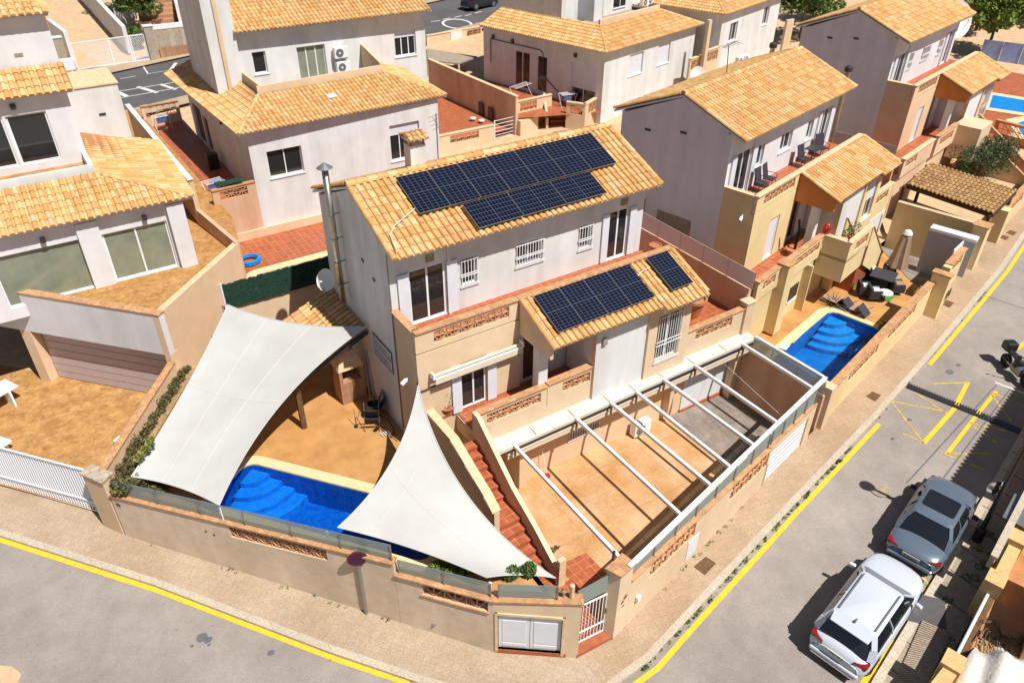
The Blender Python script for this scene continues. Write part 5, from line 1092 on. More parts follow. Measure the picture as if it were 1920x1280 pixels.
q = MB(); q.box(-.25, .85, 21.2, 26.5, 7.5, 13.5); q.box(.85, 1.3, 21.6, 25, 7.5, 13.5); q.build('chimney_stack', 'white', B1); q = MB(); q.box(.3, .5, 21.1, 21.2, 7.6, 13.5); q.build('pilaster', 'beige', B1)
ac_unit((7.0, Y-.28, 8.75), 0, 'upper of the two stacked air conditioners on the rear house', 'stacked air conditioners'); ac_unit((7.05, Y-.28, 7.95), 0, 'lower of the two stacked air conditioners on the rear house', 'stacked air conditioners')
c = P(622, 182, 8.0); o = MB().cbox((0, 0, .12), .5, .34, .05, .3, ('X', R(15))).build('roof_tile_patch', 'shutter'); o.location = (c.x, c.y, 7.95); tag(o, 'pale blue scrap lying on the low hipped roof behind', 'scrap')
# side deck and retaining walls
dk = MB(); dk.sheet([[(-2.6, 16.2), (-.5, 16.2), (-.5, 34), (-3.0, 34)]], 3.6); struct(dk, 'side_deck', 'redtile')
rw = thing('retaining_wall', 'pink retaining wall under the rear side deck with a tile lattice on top', 'wall', (0, 0, 0))
seg_wall(rw, (-2.7, 15.95), (-.5, 16.04), .16, 4.85, 4.85, [(.35, 1.75, .55, .12)], m='pink', cop='coping', rows=2, cell=.26)
q = MB(); wall(q, (-2.7, 20.5), (-2.7, 16.1), .8, 3.5, .16); q.build('wall', 'pink', rw)
o = MB().cbox((0, 0, 0), 1.3, .5, .1, 0).build('green_box', 'hedge_screen', bevel=.03); o.location = (-1.75, 16.25, 5.05); tag(o, 'dark green lid box lying on top of the lattice of the side deck', 'box')
o = MB().cbox((0, 0, .45), .6, .5, .9).build('bin', 'black', bevel=.05); o.location = (-1.1, 22.3, 3.6); tag(o, 'black bin standing against the wall on the rear side deck', 'bin')
def rack(loc, rz, label, m='cloth', w_=1.0):
    o = thing('drying_rack', label, 'drying rack', loc, rz, 'clothes drying racks'); q = MB()
    for s_ in (-1, 1):
        q.path([(-w_/2, -.3*s_, 0), (-w_/2, .3*s_, .9), (w_/2, .3*s_, .9), (w_/2, -.3*s_, 0)], .014, n=5)
    q.build('frame', 'whitemetal', o); q = MB()
    for k in range(7): y = -.3+.1*k; q.tube((-w_/2, y, .9), (w_/2, y, .9), .006, n=4)
    q.build('rail', 'whitemetal', o); q = MB()
    if m:
        for k in range(4):
            y = -.25+.15*k; x = -.4+.12*k; q.box(x, x+.55, y, y+.015, .5, .9)
        q.build('laundry', m, o)
    return o
rack((-2.1, 18.2, 3.6), .2, 'drying rack with blue washing, nearest on the rear side deck'); c = P(307, 240, 3.7); rack((c.x, c.y, 3.6), .2, 'drying rack with blue washing far back on the side deck')
q = thing('deck_fence', 'open tile lattice at the far end of the rear side deck', 'fence', (0, 0, 0)); seg_wall(q, (-2.9, 31.6), (-.6, 31.7), .16, 4.9, 4.9, [(.2, 2.1, .75, .1)], m='beige', rows=2, cell=.35)
dk = MB(); dk.sheet([[(-4.5, 9.8), (12.4, 9.0), (12.4, 16.2), (-3.3, 16.2)], list(reversed(PC))], 1.9); struct(dk, 'rear_pool_terrace', 'redtile')
make_pool('rear_pool', 'pool strip behind the hedge screen, below the rear house', PC, 1.93, .95, .5, None, wz=.25)
q = MB(); q.box(-2.6, 12.4, 15.9, 16.04, .8, 2.35); struct(q, 'rear_terrace_plinth', 'peach')
o = MB()
for k in range(5):
    n = 20; r_ = .52-.06*(k % 3); z_ = .04+.035*k
    pts = [(r_*math.cos(2*math.pi*i/n), r_*.9*math.sin(2*math.pi*i/n), z_) for i in range(n+1)]; o.path(pts, .045, n=6)
c = P(468, 489, 2.0); o = o.build('hose_coil', 'bluehose'); o.location = (c.x, c.y, 1.95); tag(o, 'coil of bright blue hose on the red tiles behind the hedge screen', 'hose')
# ---- yard between the rear houses
yd = MB(); yd.sheet([[(10.4, 21.8), (19.2, 22.0), (18.9, 36), (12.9, 36), (12.7, 22)]], 2.3); struct(yd, 'rear_yard', 'redtile')
yw = thing('yard_wall', 'beige yard wall with a tile lattice behind the main roof, white gate beside it', 'wall', (0, 0, 0))
seg_wall(yw, (12.2, 21.75), (17.3, 21.7), .18, 2.95, 2.95, [(1.7, 3.9, .62, .12)], m='beige', cop='coping_pale', rows=2, cell=.3)
dvw = thing('divider_wall', 'long pink-brown stained wall dividing the two rear yards', 'wall', (0, 0, 0))
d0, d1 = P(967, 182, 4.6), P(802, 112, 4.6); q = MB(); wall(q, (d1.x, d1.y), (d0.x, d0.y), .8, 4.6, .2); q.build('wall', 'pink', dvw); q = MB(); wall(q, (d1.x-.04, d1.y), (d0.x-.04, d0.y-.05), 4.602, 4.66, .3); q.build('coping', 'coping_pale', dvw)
for u in (815, 835): c = P(u+0, 205+0, 3.0)
q = MB(); 
for y in (24.2, 25.5): q.box(d0.x-.33, d0.x-.28, y, y+.6, 1.9, 3.2)
q.build('dark_hatch', 'dark', dvw)
# ================================================================== HOUSE BEHIND, RIGHT (B2) and B3
def rear_block(label, A, az, w_, dpt, ez, base, holes_f, holes_l, zh, up, wins, mroof=None, blend=.0, upoff=(3.2, 2.6)):
    h = thing('rear_house', label, 'house', (A[0], A[1], 0), R(az)); ov = .4
    q = MB(); wall(q, (ov, ov), (w_-ov, ov), base, ez-.1, .25, holes_f); wall(q, (ov, dpt), (ov, ov+.25), base, ez-.1, .25, holes_l); wall(q, (w_-ov, ov+.25), (w_-ov, dpt), base, ez-.1, .25); q.build('wall', 'white', h)
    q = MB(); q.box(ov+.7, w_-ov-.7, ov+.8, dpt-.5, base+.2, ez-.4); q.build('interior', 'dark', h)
    for a, b, c, d_, kw in wins:
        if kw.pop('side', 'f') == 'f': opening(h, (ov, ov), (w_-ov, ov), a, b, c, d_, **kw)
        else: opening(h, (ov, dpt), (ov, ov+.25), a, b, c, d_, **kw)
    i0, i1 = upoff; rf = MB(); e = ez; t = ez+i1*.38
    roof(rf, [(0, 0, e), (w_, 0, e), (w_-i1*.9, i1, t), (i1, i1, t)]); roof(rf, [(0, dpt, e), (0, 0, e), (i1, i1, t), (i1, dpt, t)]); roof(rf, [(w_, 0, e), (w_, dpt, e), (w_-i1*.9, dpt, t), (w_-i1*.9, i1, t)])
    ridge(rf, (0, 0, e), (i1, i1, t), r=.1); ridge(rf, (w_, 0, e), (w_-i1*.9, i1, t), r=.1); rf.build('roof', ['rooftile', 'white'], h)
    if up:
        x0, x1, y0 = up; q = MB(); q.box(x0, x1, y0, dpt, ez-.5, ez+4.5); q.build('upper_wall', 'white', h)
        q = MB(); wall(q, (i1, i1+.02), (w_-i1*.9, i1+.02), e, t+.35, .15); q.build('parapet', 'beige', h); q = MB(); q.box(i1+.1, w_-i1, i1+.2, y0, e, t-.3); q.build('roof_terrace', 'concrete', h)
    return h
W_ = 12.4
B2 = rear_block('rear house with pinkish shaded side wall, double terrace doors and round-headed yard steps', (24.76, 19.35), 14, W_, 12.0, 7.2, .8,
    [(3.0, 4.7, 4.9, 6.4), (6.6, 8.2, 5.0, 6.5)], [(3.3, 4.8, 3.2, 5.9), (5.5, 6.5, 3.3, 5.9), (8.8, 11.0, 3.1, 6.0)], 0, (6.3, 11.8, 5.2),
    [(3.0, 4.7, 4.9, 6.4, dict(panes=2, shut=1.0, depth=.14)), (6.6, 8.2, 5.0, 6.5, dict(panes=2, shut=1.0, depth=.14)),
     (3.3, 4.8, 3.2, 5.9, dict(side='l', kind='terrace_door', panes=2, depth=.06)), (5.5, 6.5, 3.3, 5.9, dict(side='l', kind='terrace_door', panes=1, depth=.06)), (8.8, 11.0, 3.1, 6.0, dict(side='l', kind='terrace_door', panes=2, shut=.6, depth=.06))])
for y, z_ in ((10.9, 6.5), (8.9, 6.5), (2.9, 6.5)): MB().cbox((.33, y, z_), .14, .2, .26).build('wall_lamp', 'dark', B2)
q = MB(); q.path([(.36, 11.2, 4.6), (.36, 11.2, 6.3), (.36, 6.2, 6.3), (.36, 5.9, 6.1), (.36, 5.9, 4.6), (.36, 3.6, 3.2)], .03, n=5); q.build('cable', 'dark', B2)
q = MB(); q.box(4.3, 5.3, 4.5, 6.3, 7.5, 12.5); q.box(2.4, 6.2, 6.0, 12, 7.5, 12.5); q.build('chimney_stack', 'white', B2)
ul = MB(); 
wob = MB().box(7.6, 9.1, 5.15, 5.19, 8.3, 9.3).build('window', 'glass', B2); q = MB(); q.box(8.33, 8.38, 5.12, 5.15, 8.3, 9.3); q.box(7.55, 9.15, 5.12, 5.19, 8.2, 8.3); q.build('frame', 'whitepvc', wob)
mB2 = Matrix.Translation((24.76, 19.35, 0)) @ Matrix.Rotation(R(14), 4, 'Z')
def inB2(x, y, z): return tuple(mB2 @ Vector((x, y, z)))
c = inB2(11.2, 4.8, 8.0); ac_unit(c, R(14), 'left of the two air conditioners on the roof terrace behind, near the top edge', 'roof terrace air conditioners'); c = inB2(12.2, 5.0, 8.0); ac_unit(c, R(14), 'right of the two air conditioners on the roof terrace behind, near the top edge', 'roof terrace air conditioners')
# B2 front yard walls and steps
by = thing('yard_wall', 'tall beige yard wall with two tile lattices at the corner of the rear right house', 'wall', (0, 0, 0))
f0, f1, f2 = P(1062, 192, 3.9), P(1098, 197, 3.9), P(1142, 172, 3.9)
for a_, b_, sl_ in ((f0, f1, [(.3, 1.25, .75, .15)]), (f1, f2, [(.5, 2.4, .75, .12)])):
    L_ = (Vector(b_[:2])-Vector(a_[:2])).length; sl_ = [(s[0], min(s[1], L_-.2), s[2], s[3]) for s in sl_]; seg_wall(by, a_[:2], b_[:2], .18, 3.9, 3.9, sl_, m='beige', cop='coping_pale', rows=2, cell=.26)
dk = MB(); dk.sheet([[tuple(P(u, v, 3.1))[:2] for u, v in ((970, 200), (1032, 172), (1145, 190), (1095, 215), (1060, 200), (1020, 222), (985, 235))]], 3.1); 
dk = MB(); dk.sheet([[(d0.x+.2, d0.y), inB2(.4, .2, 0)[:2], inB2(.4, 12.5, 0)[:2], (d1.x+.2, d1.y)]], 3.1); struct(dk, 'rear_terrace', 'redtile')
sw = thing('yard_steps', 'red tiled steps between beige parapets in front of the rear right house', 'stairs', (0, 0, 0))
p0_ = P(1045, 195, 3.1); dd = Vector((-.55, -1, 0)).normalized(); sdv = Vector((-dd.y, dd.x, 0))
for k in range(6):
    c = Vector((p0_.x, p0_.y, 0))+dd*(.1+.35*k); z_ = 3.05-.22*k
    q = [c-sdv*.7, c+sdv*.7, c+sdv*.7+dd*.37, c-sdv*.7+dd*.37]; MB().hexa([(v.x, v.y, .9) for v in q], [(v.x, v.y, z_) for v in q]).build('step', 'stepface', sw)
q = MB(); a_ = Vector((p0_.x, p0_.y, 0))+sdv*.75; b_ = a_+dd*2.3; wall(q, b_[:2], a_[:2], .9, 2.6, .16, (), 4.0); a_ = Vector((p0_.x, p0_.y, 0))-sdv*.9; b_ = a_+dd*2.3; wall(q, b_[:2], a_[:2], .9, 2.8, .16, (), 3.9); q.build('side_wall', 'coping_pale', sw)
c0_, c1_ = P(970, 192, 3.9), P(1035, 178, 3.9); lw_ = thing('yard_wall', 'small beige parapet with one tile lattice next to the drying rack behind', 'wall', (0, 0, 0)); seg_wall(lw_, c0_[:2], c1_[:2], .16, 3.9, 3.9, [(.25, 1.7, .7, .12)], m='beige', cop='coping_pale', rows=2, cell=.26)
c = P(985, 182, 3.3); rack((c.x, c.y+.6, 3.1), .3, 'wide white folding drying rack on the rear terrace', None, 1.9)
q = MB(); c = P(1075, 185, 3.9); o = rack((c.x+.2, c.y+.9, 3.1), -.2, 'low drying rack with washing by the rear roller shutter', 'cloth', 1.2)
g_ = thing('yard_gate', 'low white metal gate between the two rear yards', 'gate', (0, 0, 0)); a_, b_ = P(924, 262, 1.8), P(958, 258, 1.8)
a2, b2 = (17.4, 21.8), (19.1, 21.9); q = MB()
for z_ in (1.95, 2.2, 2.45, 2.7, 2.95, 3.2): q.bar((*a2, z_), (*b2, z_), .03)
q.build('rail', 'whitemetal', g_)
for p_ in (a2, b2): MB().bar((*p_, 1.8), (*p_, 3.25), .06).build('post', 'whitemetal', g_)
q = thing('corner_wall', 'dark-sided beige stub wall right of the small white yard gate', 'wall', (0, 0, 0)); mb = MB(); mb.prism([(19.2, 21.3), (20.9, 21.6), (20.8, 22.9), (19.2, 22.6)], .8, 3.0); mb.build('wall', 'beige', q)
for u, v in ((748, 223), (765, 235)): pass
for i, (u, v) in enumerate(((887, 222), (903, 226))):
    c = P(u, v, 2.5); o = thing('bar_stool', '%s of the two white stools on the red rear yard by the dark hatches' % ('left', 'right')[i], 'stool', (c.x, c.y, 1.8), 0, 'white stools in the rear yard'); MB().lathe((0, 0, .68), [(0, 0), (.22, 0), (.22, .06), (0, .06)], 14).build('seat', 'whitepvc', o); MB().tube((0, 0, 0), (0, 0, .68), .03).build('pillar', 'chrome', o); MB().lathe((0, 0, 0), [(.22, 0), (.2, .03), (0, .03)], 14).build('base', 'chrome', o)
# far yard behind the divider: flat dark roof, wall with door and lattice
f_ = thing('yard_wall', 'sunlit beige wall with white door at the avenue, left of the rear right house', 'wall', (0, 0, 0))
w0, w1_ = P(800, 68, 3.9), P(903, 50, 3.9); L_ = (Vector(w1_[:2])-Vector(w0[:2])).length; q = MB()
seg_wall(f_, w0[:2], w1_[:2], .2, 3.9, 3.9, [(L_*.72, L_*.98, .7, .1)], m='beige', cop='coping_pale', rows=2, cell=.35)
d_ = (Vector(w1_[:2])-Vector(w0[:2])).normalized(); p_ = Vector(w0[:2])+d_*L_*.42; mb = MB(); mb.hexa([(p_.x, p_.y-.05, 1.9), (p_.x+d_.x*1.3, p_.y+d_.y*1.3-.05, 1.9), (p_.x+d_.x*1.3, p_.y+d_.y*1.3-.01, 1.9), (p_.x, p_.y-.01, 1.9)], [(p_.x, p_.y-.05, 3.9), (p_.x+d_.x*1.3, p_.y+d_.y*1.3-.05, 3.9), (p_.x+d_.x*1.3, p_.y+d_.y*1.3-.01, 3.9), (p_.x, p_.y-.01, 3.9)]); mb.build('door', 'garage', f_)
cr = thing('carport_roof', 'flat brownish carport roof behind the divider wall', 'carport', (0, 0, 0)); pts = [P(u, v, 3.9) for u, v in ((800, 90), (895, 105), (860, 118), (802, 112))]
mb = MB(); mb.hexa([(p.x, p.y, 3.75) for p in pts], [(p.x, p.y, 3.85) for p in pts]); mb.build('roof_sheet', 'concrete', cr)
for p in pts: MB().bar((p.x, p.y, 1.8), (p.x, p.y, 3.75), .12).build('post', 'beige', cr)
B3 = rear_block('rear house farthest right with two small windows and grilled corner terrace', (37.6, 21.0), 17, 11.6, 9.5, 8.0, 1.0,
    [(1.6, 2.9, 5.6, 7.0), (7.6, 8.7, 5.9, 7.3)], [], 0, None, [(1.6, 2.9, 5.6, 7.0, dict(panes=2, depth=.14)), (7.6, 8.7, 5.9, 7.3, dict(panes=2, depth=.14))], upoff=(3, 4.4))
c = P(1395, 118, 4.6); 
for i, (u, v) in enumerate(((1386, 116), (1397, 112))): c = P(u, v, 4.4); ac_unit((c.x, c.y, 4.2), R(15), '%s of two air conditioners low on the farthest rear house wall' % ('left', 'right')[i], 'wall air conditioners of the far rear house')
tw = thing('terrace_wall', 'beige terrace walls with tile lattices between the two rear right houses', 'wall', (0, 0, 0))
t0_, t1_, t2_, t3_ = P(1295, 112, 5.2), P(1318, 105, 5.2), P(1322, 98, 5.6), P(1350, 88, 5.6)
for a_, b_, z_ in ((t0_, t1_, 5.2), (t2_, t3_, 5.6)):
    L_ = (Vector(b_[:2])-Vector(a_[:2])).length; seg_wall(tw, a_[:2], b_[:2], .18, z_, z_, [(.15, L_-.2, .85, .15)], m='beige', cop='coping_pale', rows=2, cell=.3)
q = MB(); q.bar((t2_.x, t2_.y, 1), (t2_.x, t2_.y, 7.9), .3); q.build('pillar', 'beige', tw)
gx = P(1480, 38, 7); q = MB(); wall(q, (gx.x-.2, gx.y), tuple(P(1490, 36, 7))[:2], 1, 7, .2); q.build('side_wall', 'beige', tw)
c = P(1308, 143, 6.0); dish((c.x, c.y, 6.0), R(-25), .62, 'large white satellite dish beyond the ridge of the yellow row house', pole=3.0)

# ================================================================== LOTS OF THE YELLOW AND FAR ROW HOUSES
def mat4(loc, az): return Matrix.Translation(Vector(loc)) @ Matrix.Rotation(R(az), 4, 'Z')
F1, F2 = mat4(l1, 13.5), mat4(l2, 13)
def f1(x, y, z=0): return F1 @ Vector((x, y, z))
def f2(x, y, z=0): return F2 @ Vector((x, y, z))
ddk = MB(); A1, D1_ = Vector((12.85, -9.2)), Vector((math.cos(R(12.6)), math.sin(R(12.6)))); N1 = Vector((-D1_.y, D1_.x)); wp = lambda s, o=0: tuple(A1+D1_*s+N1*o)
dcut = Vector(P(1660, 470, 1.0)[:2]); dcut2 = Vector(P(1790, 545, 1.0)[:2])
gm = [tuple(P(u, v, 1.0))[:2] for u, v in ((1655, 470), (1700, 520), (1760, 560))]
ddk.sheet([[(12.8, -9.15), wp(12.6, .15), gm[1], gm[0], tuple(f1(8, -3, 0))[:2], tuple(f1(-3.1, -2.6))[:2]], list(PB)], 1.0); struct(ddk, 'neighbour_deck', 'deck')
dg = MB(); dg.sheet([[gm[1], wp(12.6, .15), wp(17.2, .15), tuple(f1(12.2, -4.2))[:2], tuple(f1(8, -3))[:2], gm[0]]], 1.02); struct(dg, 'neighbour_driveway', 'patio_grey')
av_ = math.atan2(D1_.y, D1_.x)
make_pool('swimming_pool', 'rectangular blue pool with curved corner steps beside the yellow row house', PB, 1.0, 1.1, .42, ((Vector(PB[3])+D1_*.05+N1*.05)[:2], av_+math.pi, av_+1.5*math.pi, [.8, 1.25, 1.7, 2.1]), stepm='poolteal2', mt='poolteal')
nw = thing('garden_wall', 'yellow-beige street wall with terracotta coping and tile lattices beside the rectangular pool', 'wall', (0, 0, 0), 0, 'street walls of the row houses')
def sw_seg(th, s0, s1, z0, z1, sl, o=0, m='yellow_wall'): seg_wall(th, wp(s0, o), wp(s1, o), .22, z0, z1, sl, m=m, cop='coping', rows=2, cell=.28, copw=.06)
sw_seg(nw, 0, 10.3, 2.28, 2.85, [(1.9, 4.6, .62, .1), (5.6, 8.5, .62, .1)])
q = MB(); q.prism([wp(-.1, -.12), wp(.35, -.12), wp(.35, .3), wp(-.1, .3)], .2, 2.6); q.build('pier', 'beige', nw)
q = MB(); q.prism([wp(10.3, -.55), wp(10.65, -.55), wp(10.65, .2), wp(10.3, .2)], .5, 3.35); q.prism([wp(12.0, -.1), wp(12.3, -.1), wp(12.3, .25), wp(12.0, .25)], .6, 3.0) ; q.build('pier', 'yellow_wall', nw)
MB().prism([wp(10.25, -.6), wp(10.7, -.6), wp(10.7, .25), wp(10.25, .25)], 3.352, 3.42).build('pier_cap', 'coping', nw)
q = MB(); wall(q, wp(10.65, -.5), wp(12.0, -.35), .6, 2.6, .1); q.build('meter_cupboard', 'yellow_wall', nw)
for k in range(3): q = MB(); q.hexa([(*wp(10.85+.32*k, -.53), 1.9), (*wp(10.95+.32*k, -.525), 1.9), (*wp(10.95+.32*k, -.49), 1.9), (*wp(10.85+.32*k, -.49), 1.9)], [(*wp(10.85+.32*k, -.53), 2.3), (*wp(10.95+.32*k, -.525), 2.3), (*wp(10.95+.32*k, -.49), 2.3), (*wp(10.85+.32*k, -.49), 2.3)]); q.build('mail_slot', 'dark', nw)
nw2 = thing('garden_wall', 'yellow-beige wall stretch with lattice between the mailbox pillar and the white sliding gate', 'wall', (0, 0, 0), 0, 'street walls of the row houses')
sw_seg(nw2, 12.3, 14.4, 3.0, 3.1, [(.2, 1.8, .62, .1)])
q = MB(); q.prism([wp(15.8, -.3), wp(16.5, -.3), wp(16.5, .35), wp(15.8, .35)], .8, 3.75); q.build('pier', 'yellow_wall', nw2); MB().prism([wp(15.75, -.35), wp(16.55, -.35), wp(16.55, .4), wp(15.75, .4)], 3.752, 3.82).build('pier_cap', 'coping', nw2)
sg = thing('sliding_gate', 'plain white sliding gate panel beside the driveway of the yellow house', 'gate', (0, 0, 0)); mb = MB(); wall(mb, wp(13.4, .28), wp(16.0, .28), 1.1, 3.3, .06); mb.build('panel', 'whitepvc', sg)
# divider wall between the two neighbour lots with the white box garage
dvn = thing('divider_wall', 'yellow-beige lot wall with white garage door panel and white canopy', 'wall', (0, 0, 0))
e0, e1 = P(1683, 380, 3.6), P(1842, 425, 3.6); q = MB(); wall(q, (e1.x, e1.y), (e0.x, e0.y), .8, 3.6, -.2); q.build('wall', 'yellow_wall', dvn); q = MB(); wall(q, (e1.x, e1.y), (e0.x, e0.y), 3.602, 3.66, -.26); q.build('coping', 'coping_pale', dvn)
g0, g1 = P(1751, 418, 3.55), P(1838, 442, 3.55); n_ = (Vector((g1.x, g1.y))-Vector((g0.x, g0.y))).normalized(); n_ = Vector((n_.y, -n_.x)); n_ = n_ if n_.x < 0 else -n_
mb = MB(); qa = [Vector((g0.x, g0.y)), Vector((g1.x, g1.y)), Vector((g1.x, g1.y))+n_*.55, Vector((g0.x, g0.y))+n_*.55]
mb.hexa([(v.x, v.y, 3.35) for v in qa], [(v.x, v.y, 3.5) for v in qa]); mb.build('canopy', 'whitepvc', dvn)
mb = MB(); qb = [qa[0]+n_*.45, qa[1]+n_*.45, qa[1]+n_*.5, qa[0]+n_*.5]; mb.hexa([(v.x, v.y, 1.05) for v in qb], [(v.x, v.y, 3.34) for v in qb]); mb.build('garage_door', 'shaded_white_door', dvn)
# terrace parapet, jutting box and stairs of the yellow house (local frame)
parapet(HN, (-2.95, -5.2), (-1.0, -5.2), 3.3, 4.25, .16, lats=[(.5, 1.6, 3.66, 4.08)], m='yellow_wall', cop='coping', rows=2)
parapet(HN, (-.35, -5.25), (3.05, -5.25), 3.2, 4.3, .16, lats=[(.35, 3.1, 3.68, 4.1)], m='yellow_wall', cop='coping', rows=2)
q = MB(); q.box(-1.0, -.35, -5.55, -5.05, .9, 4.35); q.box(-2.95, -.15, -5.05, -3.6, .9, 3.4); q.build('wall', 'yellow_wall', HN); q = MB(); q.box(-2.9, -.14, -5.0, -2.2, 3.402, 3.45); q.build('terrace_floor', 'redtile', HN)
q = MB(); q.prism([(-1.05, -5.6), (-.3, -5.6), (-.3, -5.0), (-1.05, -5.0)], 4.352, 4.41); q.build('pier_cap', 'coping', HN)
q = MB(); q.box(3.05, 5.3, -6.5, -5.15, 2.3, 3.45); q.build('jutting_box', 'yellow_wall', HN)
parapet(HN, (3.05, -6.5), (5.6, -6.5), 3.3, 4.3, .15, lats=[(.75, 2.15, 3.65, 4.1)], m='yellow_wall', cop='coping_pale', rows=2); parapet(HN, (3.05, -5.27), (3.05, -6.35), 3.3, 4.3, .15, m='yellow_wall', cop='coping_pale')
stn = thing('outdoor_stairs', 'outdoor stairs with sloping orange-capped walls dropping past the closed parasol', 'stairs', l1, R(13.5))
for k in range(11): MB().box(5.3+.24*k, 5.56+.24*k, -6.4, -5.35, .7, 3.4-.23*k).build('step', 'stepface', stn)
for yy in (-6.55, -5.3):
    q = MB(); q.hexa([(5.5, yy, .7 if yy > -6 else 2.3), (8.2, yy, .7), (8.2, yy+.15, .7), (5.5, yy+.15, .7 if yy > -6 else 2.3)], [(5.5, yy, 4.3), (8.2, yy, 1.9), (8.2, yy+.15, 1.9), (5.5, yy+.15, 4.3)]); q.build('side_wall', 'yellow_wall', stn)
    q = MB(); q.hexa([(5.5, yy-.04, 4.302), (8.2, yy-.04, 1.902), (8.2, yy+.19, 1.902), (5.5, yy+.19, 4.302)], [(5.5, yy-.04, 4.35), (8.2, yy-.04, 1.95), (8.2, yy+.19, 1.95), (5.5, yy+.19, 4.35)]); q.build('coping', 'coping', stn)
parapet(HN, (9.02, -5.1), (11.9, -5.1), 2.9, 4.15, .15, lats=[(.5, 2.3, 3.55, 3.97)], m='yellow_wall', cop='coping_pale', rows=2); q = MB(); q.box(9.02, 11.9, -4.95, 3.0, 2.9, 3.42); q.build('side_terrace', 'redtile', HN)
q = MB(); q.box(9.02, 11.9, -5.09, -4.96, .8, 2.9); q.build('wall', 'yellow_wall', HN); q = MB(); q.box(9.3, 11.7, -5.13, -5.1, .9, 2.7); q.build('garage_door', 'garage', HN)
q = MB(); q.box(3.5, 4.3, -5.13, -5.1, 1.35, 2.2); wo = q.build('window', 'glass', HN) if False else None
q = MB(); q.box(.9, 1.75, -5.13, -5.1, 1.6, 2.35); wo = q.build('window', 'glass', HN); q = MB(); q.box(.85, 1.8, -5.16, -5.1, 1.5, 1.6); q.build('sill', 'whitepvc', wo)
q = MB(); q.box(1.95, 2.05, -5.5, -5.1, .8, 3.2); q.build('pillar', 'yellow_wall', HN); MB().box(4.62, 4.95, -5.6, -5.0, .8, 3.3).build('pillar', 'yellow_wall', HN)
camera_thing(f1(-1.62, -3.3, 6.1), R(-60), 'white security camera on the shaded side of the yellow house balcony')
c = f1(-3.4, -4.9, 4.65)
for i, x in enumerate((-1.45,)): q = MB(); q.box(-1.475, -1.46, -.9, .9, 4.0, 5.1); q.box(-1.475, -1.46, 1.6, 2.8, 4.4, 5.4); q.build('blind_window', 'concrete', HN)
q = MB(); q.cbox((-1.46, .1, 8.9), .03, .3, .1); q.cbox((-1.46, 1.9, 8.6), .03, .3, .1); q.build('air_vent', 'dark', HN)
q = MB(); q.cbox((-1.46, .1, 9.0), .03, .3, .1); q.cbox((-1.46, 1.6, 8.8), .03, .3, .1); q.build('air_vent', 'dark', HF)
# terrace furniture of the yellow house balcony
def gchair(loc, rz, label, grp, m='greyfab'):
    o = thing('garden_chair', label, 'chair', loc, rz, grp); MB().cbox((0, 0, .42), .5, .48, .03).build('seat', m, o); MB().cbox((0, .26, .74), .5, .03, .6, 0, ('X', R(-14))).build('backrest', m, o)
    for x in (-.24, .24):
        MB().path([(x, -.22, 0), (x, -.22, .62), (x, .2, .62)], .014, n=5).build('armrest', 'dark', o); MB().tube((x, .22, 0), (x, .2, .62), .014, n=5).build('leg', 'dark', o)
    return o
c = f1(.9, -2.75, 6.35); gchair(c, R(10), 'left of the two dark chairs at the left end of the yellow house balcony', 'dark balcony chairs'); c = f1(1.6, -2.75, 6.35); gchair(c, R(20), 'right of the two dark chairs at the left end of the yellow house balcony', 'dark balcony chairs')
c = f1(4.9, -2.8, 6.35); gchair(c, R(5), 'leftmost chair of the set halfway along the yellow house balcony', 'dark balcony chairs'); c = f1(6.9, -2.75, 6.35); gchair(c, R(-10), 'rightmost chair of the set halfway along the yellow house balcony', 'dark balcony chairs')
c = f1(5.9, -2.8, 6.35); o = thing('garden_table', 'dark table in the chair set halfway along the yellow house balcony', 'table', c, R(13)); MB().cbox((0, 0, .7), 1.0, .6, .03).build('tabletop', 'dark', o)
for x in (-.45, .45):
    for y in (-.25, .25): MB().tube((x, y, 0), (x, y, .7), .014, n=5).build('leg', 'dark', o)
c = f1(1.9, -4.5, 3.45); o = pot(c, .38, .34, 'shallow clay pot with a tall cactus on the yellow house terrace'); q = MB(); q.path([(0, 0, .3), (.02, .02, 1.3), (-.18, 0, 1.8)], .06, n=6); q.path([(.02, .02, .8), (.3, 0, 1.25)], .05, n=6); q.build('cactus', 'leafbright', o)
for i, (x, y, lab) in enumerate(((4.0, -6.0, 'left of the two leafy pots on the jutting planter box'), (4.9, -5.9, 'right of the two leafy pots on the jutting planter box'))):
    o = pot(f1(x, y, 3.45), .22, .4, lab); q = MB(); leaves(q, [((0, 0, .75), (.3, .3, .38))], 120, .06); q.build('foliage', 'leaf', o)
for i, (x, y) in enumerate(((3.2, -5.25), (3.5, -5.9))):
    o = thing('flower_pot', '%s of the two red flower bowls at the corner of the yellow house parapet' % ('back', 'front')[i], 'flower pot', f1(x, y, 4.36 if i == 0 else 3.45), 0, 'red flower bowls'); MB().lathe((0, 0, 0), [(.0, 0), (.14, 0), (.18, .2), (0, .2)], 12).build('pot', 'red', o); q = MB(); leaves(q, [((0, 0, .3), (.22, .22, .12))], 60, .06); q.build('flowers', 'red', o)
